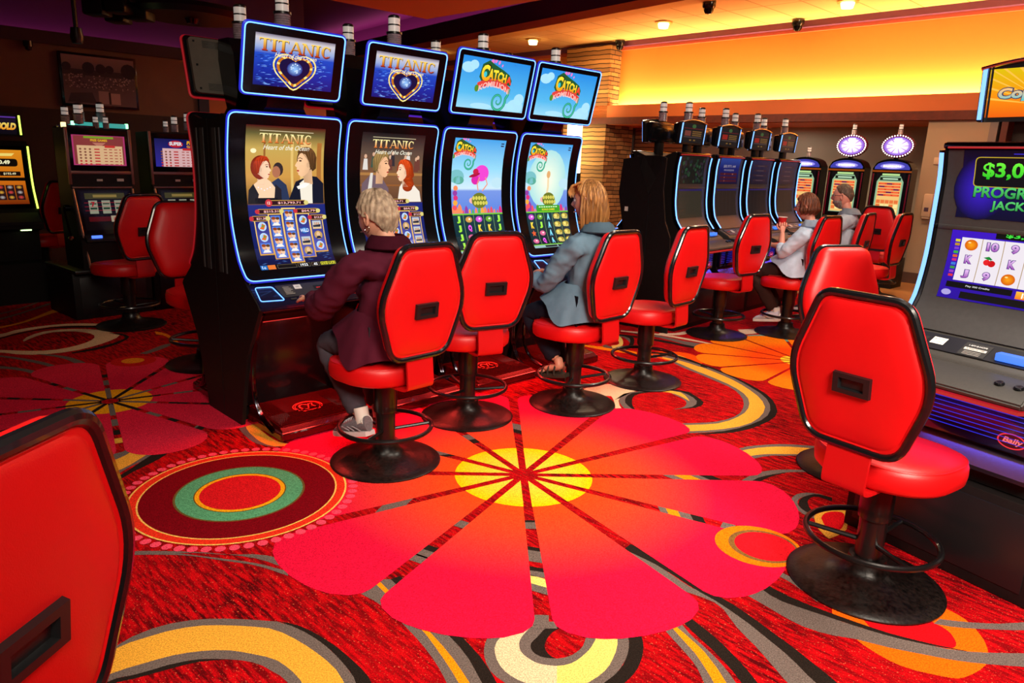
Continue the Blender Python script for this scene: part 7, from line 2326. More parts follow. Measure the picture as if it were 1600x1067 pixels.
def build_floor():
    A = Art()
    BG = C(192, 6, 14, 1.0)
    pal = {'k': C(34, 26, 22, 0), 'g': C(104, 90, 84, 0), 'y': C(224, 158, 52, 0), 'y2': C(228, 200, 104, 0), 'o': C(238, 136, 14, 0), 'c': C(216, 188, 148, 0),
           'o2': C(246, 96, 8, 0), 'o3': C(246, 74, 8, 0), 'r2': C(206, 10, 20, 0), 'w': C(214, 180, 150, 0), 'w2': C(110, 90, 80, 0), 't': C(110, 150, 130, 0)}
    A.rect(-16, -6, 20, 26, BG, 0)
    for k, (c, v) in enumerate(CARPET):
        P = [(v[i], v[i + 1]) for i in range(0, len(v), 2)]
        lvl = 1 + k * 0.05
        # ribbons are quads between their two edges
        n = len(P) // 2
        if c in ('o2', 'o3', 'r2') or c == 'Y':
            A.poly(P, pal[c], lvl)
        else:
            L_, R_ = P[:n], P[n:][::-1]
            A.f.append((P, [pal[c]] * len(P), lvl)) if len(P) % 2 else [A.f.append(([L_[i], L_[i + 1], R_[i + 1], R_[i]], [pal[c]] * 4, lvl)) for i in range(n - 1)]
    # daisies with twelve petals
    def flower(cx, cy, rmax, rn, ry, rot, ci, cm, co, cy_, cyo, lv, gap0=.018, gap1=.034):
        rads = [(0, ci), (ry * 1.0, ci), (rmax * .45, cm), (rmax * .72, co), (rmax * 1.1, co)]

        def colat(x, y):
            r = math.hypot(x - cx, y - cy)
            for (a, ca), (b, cb) in zip(rads, rads[1:]):
                if r <= b:
                    t = (r - a) / (b - a + 1e-9)
                    return tuple(ca[j] * (1 - t) + cb[j] * t for j in range(4))
            return co
        for p in range(12):
            a0 = rot + p * PI / 6
            am = a0 + PI / 12
            ux, uy = math.cos(am), math.sin(am)
            vx, vy = -uy, ux

            def hw(r):
                g = gap0 + (gap1 - gap0) * r / rmax
                w_ = r * math.tan(PI / 12) - g / math.cos(PI / 12)
                w_ = max(0.0, w_)
                if r > rn * .93:
                    q = (r - rn * .93) / (rmax - rn * .93)
                    wm = rn * .93 * math.tan(PI / 12) - g
                    w_ = min(w_, wm * math.sqrt(max(0, 1 - q ** 2.6)) * 1.03)
                return w_
            rs = [gap0 * 4.2 + (rmax - gap0 * 4.2) * i / 30 for i in range(31)] 
            rs = sorted(set(rs + [ry * .999, rmax * .985, rmax * .995, rmax * .97]))
            for ra, rb in zip(rs, rs[1:]):
                ha, hb = hw(ra), hw(rb)
                K = 6
                for s in range(K):
                    u0, u1 = -1 + 2 * s / K, -1 + 2 * (s + 1) / K
                    Q = [(cx + ux * ra + vx * ha * u0, cy + uy * ra + vy * ha * u0), (cx + ux * ra + vx * ha * u1, cy + uy * ra + vy * ha * u1),
                         (cx + ux * rb + vx * hb * u1, cy + uy * rb + vy * hb * u1), (cx + ux * rb + vx * hb * u0, cy + uy * rb + vy * hb * u0)]
                    if rb <= 1e-6:
                        continue
                    A.poly(Q, None, lv, fn=colat)
            # yellow eye part of the petal
            n = 8
            r0 = gap0 * 4.2
            P = [(cx + ux * r0, cy + uy * r0)]
            for i in range(n + 1):
                g = gap0 * 1.15
                da = PI / 12 - g / ry
                a = am - da + 2 * da * i / n
                P.append((cx + ry * math.cos(a), cy + ry * math.sin(a)))
            A.poly(P, None, lv + .3, fn=lambda x, y: cy_ if math.hypot(x - cx, y - cy) < ry * .6 else cyo)
    PINK = C(222, 16, 56, 0); ORNG = C(240, 72, 20, 0); ORN2 = C(238, 60, 30, 0)
    flower(.088, 3.553, 1.385, 1.29, .365, R(3), ORNG, C(240, 64, 36, 0), PINK, C(246, 200, 70, 0), C(250, 196, 0, 0), 6)
    PK2 = C(206, 26, 54, 0)
    flower(-2.609, 4.449, 1.10, .94, .25, R(2), PK2, PK2, C(214, 34, 60, 0), C(232, 160, 20, 0), C(232, 150, 10, 0), 6, .014, .022)
    OR = C(238, 72, 10, 0)
    flower(2.569, 6.138, .95, .86, .19, R(20), OR, OR, C(244, 120, 14, 0), C(240, 200, 60, 0), C(240, 190, 40, 0), 6, .010, .016)
    # ringed target with a rim of dots
    cx, cy = -1.298, 3.228
    for r, c, l in ((.505, C(240, 190, 90, 0), 7), (.496, C(226, 48, 26, 0), 7.2), (.457, C(240, 190, 90, 0), 7.4), (.449, C(116, 4, 16, 0), 7.6), (.302, C(104, 84, 40, 0), 7.8), (.292, C(84, 158, 112, 0), 8), (.213, C(104, 84, 30, 0), 8.2), (.207, C(240, 168, 20, 0), 8.4), (.187, C(206, 24, 30, 0), 8.6)):
        A.ell(cx, cy, r, r, c, l, n=72)
    for k in range(60):
        a = 2 * PI * k / 60
        A.ell(cx + .537 * math.cos(a), cy + .537 * math.sin(a), .024, .0225, C(236, 70, 96, 0), 7, n=10, rot=a)
    for x, y, ro, c, lv in ((1.128, 2.90, .187, C(244, 112, 8, 0), 8), (1.150, 2.897, .150, C(120, 84, 40, 0), 8.3), (1.158, 2.896, .132, C(206, 18, 30, 0), 8.6),
                            (-2.936, 5.377, .161, C(196, 24, 20, 0), 8), (-2.945, 5.382, .081, C(224, 130, 20, 0), 8.3)):
        A.ell(x, y, ro, ro * .95, c, lv, n=40)
    # colour bands showing inside the gaps between the big petals
    def gapbar(ang, r0, r1, col, w=.05, sk=0.0):
        a = R(ang)
        ux, uy = math.cos(a), math.sin(a)
        A.poly([(.088 + ux * (r + sk * s) - uy * w * s * .5 * (.55 + r * .5), 3.553 + uy * (r + sk * s) + ux * w * s * .5 * (.55 + r * .5)) for r, s in ((r0, -1), (r1, -1), (r1, 1), (r0, 1))], col, 5)
    G_, K_, Y_, O_ = pal['g'], pal['k'], pal['y2'], pal['o']
    for ang, r0, r1, c, sk in ((273, .50, .52, K_, 0), (273, .52, .58, G_, 0), (273, .74, .77, K_, .01), (273, .77, .86, G_, .01), (273, .90, .93, K_, .01), (273, .93, .97, G_, .01), (273, .97, 1.03, Y_, .02), (273, 1.03, 1.08, G_, .02), (273, 1.26, 1.30, G_, 0),
                               (243, .60, .66, G_, 0), (243, .86, .90, K_, 0), (243, .90, 1.0, G_, 0), (243, .945, .955, O_, 0), (213, .66, .82, G_, .04), (93, .60, .66, K_, .02), (93, .66, .76, G_, .02), (123, .50, .56, K_, .0), (123, .56, .64, G_, 0),
                               (3, .78, .84, G_, -.03), (3, .84, .93, O_, -.03), (3, .93, .98, G_, -.03), (3, .98, 1.05, K_, -.03), (333, .74, .78, G_, -.02), (333, .78, .84, O_, -.02), (333, .84, .90, G_, -.02), (333, .90, .96, K_, -.02), (333, 1.04, 1.10, G_, 0),
                               (153, .50, .62, G_, .03), (153, .46, .50, K_, .03)):
        A.poly([(0, 0), (1e-5, 0), (0, 1e-5)], c, 0)
        gapbar(ang, r0, r1, c, sk=sk, w=.075)

    def gapbar2(cx, cy, ang, r0, r1, col):
        a = R(ang); ux, uy = math.cos(a), math.sin(a)
        A.poly([(cx + ux * r - uy * .03 * s, cy + uy * r + ux * .03 * s) for r, s in ((r0, -1), (r1, -1), (r1, 1), (r0, 1))], col, 5)
    for p in range(12):
        a = 2 + 30 * p
        gapbar2(-2.609, 4.449, a, .05, .30, K_ if p % 2 else G_)
        gapbar2(-2.609, 4.449, a, .38, .50, K_ if p % 3 == 0 else G_)
        gapbar2(-2.609, 4.449, a, .58, .66, K_)
    gapbar2(-2.609, 4.449, 302, .72, .80, pal['y'])
    S = lambda x, y: (Vector((x, y, 0)), Vector((0, 0, 1)))
    bm = A.build(S, .0003)
    me_o = struct('floor', bm, floor_mat(), smooth=False)
    return me_o


build_floor()
# wooden look walkway beyond the carpet, by the far wall
def az(d):
    return Vector((math.cos(R(d)), math.sin(R(d)), 0))


WU, WN = az(134), Vector((0.7193, 0.6947, 0))   # along the back wall (to the left), away from the camera
P0 = Vector((6.067, 11.236, 0))


def wbox(u0, u1, n0, n1, z0, z1, bev=0):
    """box in the back wall's own frame"""
    bm = new()
    add_box(bm, u0, n0, z0, u1, n1, z1, bev)
    M_ = Matrix(((WU.x, WN.x, 0, P0.x), (WU.y, WN.y, 0, P0.y), (0, 0, 1, 0), (0, 0, 0, 1)))
    bmesh.ops.transform(bm, matrix=M_, verts=bm.verts)
    bmesh.ops.recalc_face_normals(bm, faces=bm.faces[:])
    return bm


def wpt(u, n, z):
    return P0 + WU * u + WN * n + Vector((0, 0, z))


M_STONE2 = mat('rust_wall_paint', C(170, 92, 44), .7)
M_WALLY = mat('orange_wall_paint', C(238, 160, 70), 0.7, bump=.05, bscale=60)
M_LEDGE = mat('terracotta_ledge_paint', C(190, 100, 46), 0.6)
M_BEAM = mat('dark_wood_beam', C(92, 30, 14), 0.5, noise_amt=.25, nscale=14)
M_ALC = mat('grey_alcove_paint', C(150, 144, 132), 0.8)
area('alcove_fill', (4.9, 12.6, 2.38), .3, 16, (1, .8, .6), (0, 0, -1), sy=2.5)  # added fill that lifts the dark alcove
M_PIER = mat('beige_pier_paint', C(168, 142, 118), 0.8)
M_CEIL = mat('orange_ceiling_paint', C(246, 190, 110), 0.8)
M_PURP = mat('purple_crown_paint', C(110, 62, 108), 0.6)
M_PURD = mat('deep_purple_paint', C(66, 34, 92), 0.7)
M_LEFT = mat('brown_wall_paint', C(120, 84, 66), 0.8, noise_amt=.06, nscale=4)
M_LEFD = mat('dark_wainscot_paint', C(52, 30, 26), 0.7)

struct('floor_walkway', wbox(-3.2, 3.4, -2.6, 1.5, 0.0, 0.006), mat('tan_stone_floor', C(170, 120, 70), 0.35, noise_amt=.2, nscale=3))
struct('wall_back', wbox(-9.0, 20, .34, .46, 2.70, 4.06), M_WALLY)
struct('wall_far', wbox(7.3, 20, .30, .345, 0, 2.6), M_STONE2)
struct('trim_1', wbox(-9.0, 20, -.02, .34, 2.56, 2.74), M_LEDGE)
struct('trim_2', wbox(-9.0, 20, -.02, .03, 2.74, 2.80), M_LEDGE)
struct('trim_3', wbox(-9.0, 6.6, -.06, .30, 2.43, 2.56), M_BEAM)
struct('ceiling_alcove', wbox(-9.0, 6.4, .0, 1.9, 2.42, 2.45), M_LEDGE)
struct('trim_4', wbox(-9.0, 20, .20, .34, 3.96, 4.06), M_PURP)
struct('trim_5', wbox(-9.0, 20, .30, .345, 3.90, 3.96), mat('salmon_trim_paint', C(232, 118, 84), .6))
struct('wall_alcove', wbox(-1.6, 7.0, 1.35, 1.45, 0.0, 2.43), M_ALC)
struct('wall_right', wbox(-0.80, 0.0, 0.0, 1.4, 0.0, 2.43), M_PIER)
struct('baseboard_right', wbox(-0.82, 0.012, -.012, 0.0, 0.0, 0.17), mat('brown_baseboard', C(88, 60, 50), .6))
struct('door_1', wbox(-9.0, -1.02, 0.30, 0.36, 0.0, 2.43), mat('dark_doorway', C(40, 14, 12), .6))
struct('trim_6', wbox(-0.90, -0.80, -.01, .10, 0.0, 2.43), mat('grey_jamb', C(128, 112, 108), .5))
struct('trim_7', wbox(-1.02, -0.94, -.01, .30, 0.0, 2.43), M_BEAM)
# hidden warm strip behind the ledge lip lights the wall above it
area('cove_strip_lamp', tuple(wpt(1.2, .24, 2.755)), 10.2, 300, (1.0, .70, .30), tuple(WN * .30 + Vector((0, 0, 1))), sy=.06).rotation_euler = Matrix((tuple(WU), tuple((Vector((0, 0, 1)) * -0.30 + WN).normalized()), tuple(-(Vector((0, 0, 1)) + WN * .30).normalized()))).transposed().to_euler()


# stone column
def stone_mat():
    m = mat('stacked_stone', C(150, 112, 70), .85)
    nt = m.node_tree
    b = nt.nodes['Principled BSDF']
    tc = nt.nodes.new('ShaderNodeTexCoord')
    sx = nt.nodes.new('ShaderNodeSeparateXYZ'); nt.links.new(tc.outputs['Object'], sx.inputs[0])
    ad = nt.nodes.new('ShaderNodeMath'); ad.operation = 'ADD'
    nt.links.new(sx.outputs[0], ad.inputs[0]); nt.links.new(sx.outputs[1], ad.inputs[1])
    cb = nt.nodes.new('ShaderNodeCombineXYZ'); nt.links.new(ad.outputs[0], cb.inputs[0]); nt.links.new(sx.outputs[2], cb.inputs[1])
    br = nt.nodes.new('ShaderNodeTexBrick')
    br.inputs['Scale'].default_value = 1.0
    br.inputs['Brick Width'].default_value = .34
    br.inputs['Row Height'].default_value = .085
    br.inputs['Mortar Size'].default_value = .008
    br.inputs['Color1'].default_value = C(190, 140, 84)
    br.inputs['Color2'].default_value = C(120, 84, 52)
    br.inputs['Mortar'].default_value = C(40, 26, 16)
    br.offset = .37
    br.squash = 1.3; br.squash_frequency = 3
    nz = nt.nodes.new('ShaderNodeTexNoise'); nz.inputs['Scale'].default_value = 3
    nt.links.new(tc.outputs['Object'], nz.inputs['Vector'])
    vm = nt.nodes.new('ShaderNodeVectorMath'); vm.operation = 'MULTIPLY_ADD'
    vm.inputs[1].default_value = (.10, .05, 0)
    nt.links.new(nz.outputs['Color'], vm.inputs[0]); nt.links.new(cb.outputs[0], vm.inputs[2])
    nt.links.new(vm.outputs[0], br.inputs['Vector'])
    nt.links.new(br.outputs['Color'], b.inputs['Base Color'])
    bp = nt.nodes.new('ShaderNodeBump'); bp.inputs['Strength'].default_value = .8; bp.inputs['Distance'].default_value = .03
    nt.links.new(br.outputs['Fac'], bp.inputs['Height']); bp.invert = True
    nt.links.new(bp.outputs[0], b.inputs['Normal'])
    return m


M_STONE = stone_mat()
struct('wall_column', wbox(6.15, 7.35, -.02, .9, 0.0, 3.98), M_STONE)
struct('wall_stone', wbox(4.85, 6.3, 1.2, 1.34, 0.0, 2.43), M_STONE)
# tiled ceiling over the far part; its near edge runs along TU
TO, TU = Vector((2.262, 11.946, 0)), Vector((-.6155, .788, 0)).normalized()
TN = Vector((TU.y, -TU.x, 0))       # towards the far wall


def tbox(u0, u1, n0, n1, z0, z1):
    bm = new()
    add_box(bm, u0, n0, z0, u1, n1, z1)
    M_ = Matrix(((TU.x, TN.x, 0, TO.x), (TU.y, TN.y, 0, TO.y), (0, 0, 1, 0), (0, 0, 0, 1)))
    bmesh.ops.transform(bm, matrix=M_, verts=bm.verts)
    bmesh.ops.recalc_face_normals(bm, faces=bm.faces[:])
    return bm


bm = tbox(-11, 22, .25, 5.5, 4.06, 4.12)
mt = mat('orange_ceiling_tile', C(240, 168, 78), .8)
nt = mt.node_tree
tc = nt.nodes.new('ShaderNodeTexCoord'); mp = nt.nodes.new('ShaderNodeMapping'); mp.inputs['Rotation'].default_value = (0, 0, R(-44))
br = nt.nodes.new('ShaderNodeTexBrick'); br.offset = 0; br.inputs['Scale'].default_value = 1; br.inputs['Brick Width'].default_value = 1.22; br.inputs['Row Height'].default_value = .61; br.inputs['Mortar Size'].default_value = .012
br.inputs['Color1'].default_value = C(250, 204, 136); br.inputs['Color2'].default_value = C(246, 198, 130); br.inputs['Mortar'].default_value = C(206, 146, 84)
nt.links.new(tc.outputs['Object'], mp.inputs[0]); nt.links.new(mp.outputs[0], br.inputs['Vector']); nt.links.new(br.outputs['Color'], nt.nodes['Principled BSDF'].inputs['Base Color'])
struct('ceiling', bm, mt)
struct('ceiling_edge', tbox(-11, 22, 0, .25, 4.04, 4.12), M_CEIL)
struct('trim_8', tbox(-11, 22, -.05, .0, 4.04, 4.17), M_CEIL)
struct('trim_11', tbox(-11, 22, -.04, .0, 4.17, 4.52), mat('deep_purple_paint', C(66, 34, 92), 0.7))
struct('trim_12', tbox(-11, 22, .55, .6, 4.5, 5.0), M_PURP)
struct('ceiling_upper', tbox(-11, 22, -26, .6, 4.98, 5.04), M_PURP)
lo = area('magenta_cove_lamp', tuple(TO + TU * 5 + TN * .3 + Vector((0, 0, 4.56))), 18, 46, (1.0, .16, .50), (0, 0, 1), sy=.08)
lo.rotation_euler = Matrix((tuple(TU), tuple(-TN), (0, 0, -1))).transposed().to_euler()
# dropped orange soffit over the middle of the room
bm = new()
P = [(-1.437, 11.471), (-1.437 + 7 * .7193, 11.471 - 7 * .70), (-1.437 + 7 * .7193 - 3 * .70, 11.471 - 7 * .70 - 3 * .7193), (-1.437 - 3 * .72, 11.471 - 3 * .69)]
a = [bm.verts.new((x, y, 3.6)) for x, y in P]
b = [bm.verts.new((x, y, 4.97)) for x, y in P]
bm.faces.new(a); bm.faces.new(b)
for i in range(4):
    bm.faces.new((a[i], a[(i + 1) % 4], b[(i + 1) % 4], b[i]))
bmesh.ops.recalc_face_normals(bm, faces=bm.faces[:])
struct('ceiling_soffit', bm, M_CEIL)

# left wall with its lit cove
LU = az(44)
LN = Vector((-LU.y, LU.x, 0))      # away from the room
Q0 = Vector((-5.36, 9.62, 0))


def lbox(u0, u1, n0, n1, z0, z1, bev=0):
    bm = new()
    add_box(bm, u0, n0, z0, u1, n1, z1, bev)
    M_ = Matrix(((LU.x, LN.x, 0, Q0.x), (LU.y, LN.y, 0, Q0.y), (0, 0, 1, 0), (0, 0, 0, 1)))
    bmesh.ops.transform(bm, matrix=M_, verts=bm.verts)
    bmesh.ops.recalc_face_normals(bm, faces=bm.faces[:])
    return bm


def lpt(u, n, z):
    return Q0 + LU * u + LN * n + Vector((0, 0, z))


struct('wall_left', lbox(-9, 1.25, 0, .12, 2.03, 2.80), M_LEFT)
struct('wall_left_wainscot', lbox(-9, 1.25, -.02, .12, 0, 2.03), M_LEFD)
struct('trim_9', lbox(-9, 2.4, -.03, .12, 2.78, 2.925), mat('cove_lip_paint', C(58, 30, 44), .7))
struct('wall_left_upper', lbox(-9, 3.2, .62, .74, 2.7, 5.0), mat('magenta_lit_paint', C(70, 40, 84), .8))
struct('ceiling_cove', lbox(-9, 3.2, .1, .64, 2.76, 2.80), M_PURD)
struct('trim_10', lbox(1.22, 1.36, -.04, .1, 0, 2.78), mat('blue_black_corner', C(30, 22, 50), .6))
struct('wall_far_left', lbox(1.36, 3.2, .0, .12, 0, 2.80), mat('rust_wall_paint', C(170, 92, 44), .7))
lo = area('magenta_cove_lamp', tuple(lpt(-2.6, .52, 2.83)), 11, 22, (1.0, .12, .42), (0, 0, 1), sy=.08)
lo.rotation_euler = Matrix((tuple(LU), tuple(LN), (0, 0, -1))).transposed().to_euler()
lo.rotation_euler = Matrix((tuple(LU), tuple(-LN), (0, 0, -1))).transposed().to_euler()

# framed picture
t = thing('framed_picture', 'large framed black and white crowd photograph hanging high on the dark left wall', 'picture', tuple(lpt(.0, -.012, 0)), R(44))
obj('frame', box(-.44, -.035, 2.08, .44, .008, 2.715, .006), M_TRIM, t)
A = Art()
w, h = .82, .575
A.vgrad(-w / 2, w / 2, [(0, C(120, 96, 96)), (h * .55, C(96, 76, 78)), (h, C(150, 120, 120))], 0)
rnd = random.Random(8)
A.rect(-w / 2, h * .60, w / 2, h * .72, C(60, 46, 48), 1)
for x, r in ((-.12, .07), (.02, .06), (.12, .05), (.34, .09), (-.36, .05)):
    A.ell(x, h * .76, r, r * 1.0, C(40, 30, 34), 2, n=12)
for i in range(170):
    x = rnd.uniform(-w / 2 + .02, w / 2 - .02); y = rnd.uniform(h * .34, h * .62)
    A.ell(x, y, .009, .008, rnd.choice([C(170, 140, 136), C(60, 48, 50), C(200, 166, 160)]), 3, n=6)
A.rect(-.03, .02, .09, h * .30, C(176, 144, 136), 4); A.rect(.10, .02, .22, h * .27, C(196, 160, 150), 5); A.rect(.085, .02, .11, h * .28, C(50, 38, 40), 6)
A.poly([(-.38, .02), (-.06, .02), (-.10, h * .26), (-.34, h * .22)], C(70, 56, 58), 4)
obj('print', A.build(lambda p, q: (Vector((p, -.0365, 2.11 + q)), Vector((0, -1, 0))), .0003), attr_diffuse('printed_photo', .4), t, smooth=False)

# ------------------------------------------------------------------ ceiling fittings
M_CAMB = mat('dome_camera_black', (0.01, 0.01, 0.01, 1), .2, coat=.5)
for (p, lab) in (((2.773, 11.782), 'black dome camera on the orange ceiling, highest of the ceiling domes'), ((4.524, 12.876), 'black dome camera on the purple crown above the glowing wall'), ((1.95, 15.6), 'black dome camera beside the top of the stone column')):
    t = thing('dome_camera', lab, 'security camera', (p[0], p[1], 4.06))
    obj('housing', lathe([(0, 0), (.10, 0), (.10, -.08), (.085, -.11), (0, -.11)], 20), M_CAMB, t)
    obj('dome', lathe([(.075, -.11), (.07, -.15), (.045, -.185), (0, -.195)], 20, None), M_BLKG, t)
t = thing('dome_camera', 'small black camera under the magenta cove on the dark left wall', 'security camera', tuple(lpt(-.74, -.06, 2.78)))
obj('housing', lathe([(0, 0), (.05, 0), (.05, -.06), (0, -.06)], 16), M_CAMB, t)
obj('dome', lathe([(.04, -.06), (.03, -.10), (0, -.11)], 16), M_BLKG, t)
for (p, lab) in (((2.426, 13.535), 'round recessed ceiling light right of the stone column'), ((.198, 15.895), 'round recessed ceiling light left of the stone column'), ((4.699, 11.424), 'round recessed ceiling light at the top edge of the picture'), ((-1.962, 18.26), 'farthest recessed ceiling light, low behind the upper displays')):
    t = thing('recessed_light', lab, 'ceiling light', (p[0], p[1], 4.055))
    obj('trim_ring', lathe([(.10, 0.0), (.15, 0.0), (.15, -.02), (.10, -.03)], 28), mat('brass_ring', C(220, 180, 110), .3, metal=.6), t)
    obj('lamp_disc', lathe([(0, -.10), (.08, -.10), (.10, -.02), (.0, -.015)], 24), E_LAMP, t)
    spot('downlight', (p[0], p[1], 3.9), 60, (1, .7, .35), angle=120)
spot('downlight', tuple(wpt(2.3, .7, 2.38)), 26, (1, .66, .3), (0, 0, -1), angle=110)
# hanging black fittings over the dark left side
t = thing('pendant_fixture', 'thin black pole fixture hanging from the purple ceiling at left', 'ceiling fixture', (-3.97, 6.84, 2.57))
obj('pole', tube([(0, 0, 0.05), (0.0, 0, 2.4)], .02, 8), M_BLK, t)
obj('fixture_head', lathe([(0, -.08), (.04, -.08), (.055, -.03), (.045, .05), (0, .06)], 16), M_BLK, t)
t = thing('hanging_light_cluster', 'black clustered stage fixture under the dark ceiling at top left', 'ceiling fixture', (-4.05, 7.75, 2.93))
bm = new()
for k in range(6):
    a = k * PI / 3
    add_box(bm, .22 * math.cos(a) - .10, .22 * math.sin(a) - .10, -.09 + .03 * (k % 2), .22 * math.cos(a) + .10, .22 * math.sin(a) + .10, .12, .02)
obj('lamp_heads', bm, M_BLK, t)
obj('housing', lathe([(0, .05), (.28, .05), (.30, .3), (.1, .45), (0, .45)], 20), M_BLK, t)
obj('pole', tube([(0, 0, .4), (0, 0, 2.08)], .03, 8), M_BLK, t)
t = thing('round_ceiling_fixture', 'wide flat black disc fixture hanging beside the clustered fixture', 'ceiling fixture', (-3.44, 8.02, 2.92))
obj('disc', lathe([(0, 0), (.5, .0), (.55, .05), (.5, .10), (0, .12)], 40), M_BLK, t)
obj('lens', lathe([(0, -.05), (.05, -.045), (.07, 0.0), (0, .0)], 20), M_DCHR, t)
obj('pole', tube([(0, 0, .1), (0, 0, 2.0)], .03, 8), M_BLK, t)
# soap / sanitizer dispenser on the pier
t = thing('sanitizer_dispenser', 'beige sanitizer dispenser mounted on the beige wall pier at right', 'dispenser', tuple(wpt(-.20, -.0, 1.03)), R(-46))
obj('body', box(-.065, -.115, 0, .065, -.002, .34, .02), mat('dispenser_plastic', C(206, 176, 150), .4), t)
obj('spout', box(-.05, -.10, -.03, .05, -.03, .005, .008), mat('dispenser_plastic', C(206, 176, 150), .4), t)
obj('window', box(-.03, -.119, .08, .03, -.112, .14, .004), mat('smoked_window', C(90, 70, 90), .2), t)
t = thing('wall_switch_plate', 'small pale plate on the beige pier above the dispenser', 'switch plate', tuple(wpt(-.21, -.0, 1.80)), R(-46))
obj('plate', box(-.05, -.02, 0, .05, -.001, .10, .004), mat('dispenser_plastic', C(206, 176, 150), .4), t)
# glowing vertical sign beside the column
t = thing('light_column', 'tall glowing white light box standing in front of the stone column', 'light box', tuple(wpt(6.62, -.45, 0)), R(-46))
obj('housing', box(-.15, -.10, 0, .15, .10, 1.42, .01), M_BLKR, t)
obj('lit_panel', box(-.135, -.09, 1.42, .135, .09, 2.46, .01), emat('light_box_glow', C(255, 236, 170), 7.0), t)
area('column_glow', tuple(wpt(6.9, -.4, 1.9)), .5, 14, (1, .72, .34), tuple(WN), sy=1.2)
area('column_glow', tuple(wpt(6.3, -.5, 3.1)), .4, 12, (1, .62, .24), tuple(WN + Vector((0, 0, .2))), sy=1.0)
# ------------------------------------------------------------------ placing everything
# main bank of four pairs
U45 = az(45)
F45 = Vector((U45.y, -U45.x, 0))
O1 = Vector((-1.6237, 4.1078, 0))


def bank1(s, d, z=0):
    return tuple(O1 + U45 * s + F45 * d + Vector((0, 0, z)))


GRP1 = 'tall curved slot machines of the near bank'
specs = [('ocean', 0, 'tall curved slot machine with TITANIC top display, leftmost of the near bank'),
         ('ocean', 1, 'tall curved slot machine with TITANIC top display, behind the grey-haired person'),
         ('catch', 0, 'tall curved slot machine showing a pink figure, with a sky-blue CATCH A top display'),
         ('catch', 1, 'tall curved slot machine with CATCH A top display, in front of the blonde person')]
for k, (kind, var, lab) in enumerate(specs):
    t = make_arc(lab, kind, var, GRP1, E_BLUE if k < 2 else (E_BLUE if k == 2 else E_BLUE))
    t.location = bank1(0.355 + 0.757 * k, -0.235)
    t.rotation_euler = (0, 0, R(45))
    red = area('footwell_lamp', (0, -0.42, 0.68), .5, 9, (1.0, .04, .03), (0, .05, -1), sy=.12)
    red.parent = t
labs = ['slot machine with red edge light, seen side-on at the left end of the bank',
        'rear slot machine with red edge light, its display peeking between the two TITANIC displays',
        'rear slot machine with violet edge light behind the second TITANIC display',
        'rear slot machine with violet edge light, hidden behind the CATCH A displays']
for k in range(4):
    kind = 'ocean' if k < 2 else 'ocean'
    t = make_arc(labs[k], kind, k % 2, 'tall curved-screen slot machines on the far side of the near bank', E_RED if k < 2 else E_VIOL)
    t.location = bank1(0.355 + 0.757 * k, -0.235)
    t.rotation_euler = (0, 0, R(225))

# stools
SG = 'red hexagon-back casino stools'
c0 = make_chair('red stool under the grey-haired person in the maroon jacket', SG)
c0.location = (-.668, 3.676, 0)
c0.rotation_euler = (0, 0, R(137.3 - 90))
for (x, y, a, lab) in ((-.275, 4.431, 120.7, 'empty red stool just right of the grey-haired person, facing the CATCH A machine'),
                       (.433, 4.768, 135.8, 'red stool under the blonde person in the denim shirt'),
                       (1.024, 5.382, 138.2, 'empty red stool just right of the blonde person, with blue light on its base'),
                       (1.479, 2.647, 36.1, 'large red stool at right facing the fruit-reel machine, handle hole fully in view'),
                       (1.95, 3.80, 287, 'red stool whose smooth front cushion rises behind the large right-hand stool'),
                       (-1.03, .97, 172, 'red stool cut off by the bottom left corner of the picture, nearest the viewer'),
                       (2.05, 7.07, 128, 'empty red stool at the blue-lit machines, left of the person with the cup'),
                       (2.80, 7.25, 130, 'red stool under the brown-haired person holding a red cup'),
                       (3.50, 8.00, 140, 'red stool under the bearded person in the pale shirt'),
                       (4.05, 8.30, 134, 'empty red stool just right of the bearded person, its handle seen edge-on'),
                       (4.95, 9.85, 48, 'farthest red stool, facing the tall machine with the oval sign by the back wall'),
                       (-3.56, 6.55, 150, 'dim red stool in front of the dark reel machine at left, turned left'),
                       (-2.369, 5.393, 318, 'dim red stool partly hidden by the left end of the near bank'),
                       (-5.40, 8.24, 165, 'dim red stool far left in front of the gold-screened machine')):
    dup(c0, (x, y, 0), R(a - 90), lab, SG)

# curved two-screen machines with blue light bars
BU = Vector((.53, -.848, 0)).normalized()
BN = Vector((BU.y, -BU.x, 0))
BO = Vector((1.599, 3.178, 0))
p = BO + BU * .43 - BN * .33
cp = make_pro('large slot machine at right with fruit reels and green PROGRESSIVE JACKPOT screen', 'copper', None)
cp.location = p
cp.rotation_euler = (0, 0, math.atan2(BU.y, BU.x))
g = bpy.data.objects
bl = area('deck_under_lamp', (0.0, -.40, .80), .5, 1.4, (.16, .16, 1.0), (0, -.15, -1), sy=.06)
bl.parent = cp
K2 = Vector((1.529, 7.009, 0))
KU = az(48)
KN = Vector((KU.y, -KU.x, 0))
GRP2 = 'blue-lit two-screen slot machines of the middle bank'
first = None
L2 = [('green', 'two-screen slot machine with murky green upper screen, leftmost of the blue-lit bank'),
      ('blue', 'two-screen slot machine with bright blue upper screen, second of the blue-lit bank'),
      ('dim', 'two-screen slot machine with dark screens, third of the blue-lit bank'),
      ('dim', 'dark-screened slot machine, last of the blue-lit bank, beside the person with the cup')]
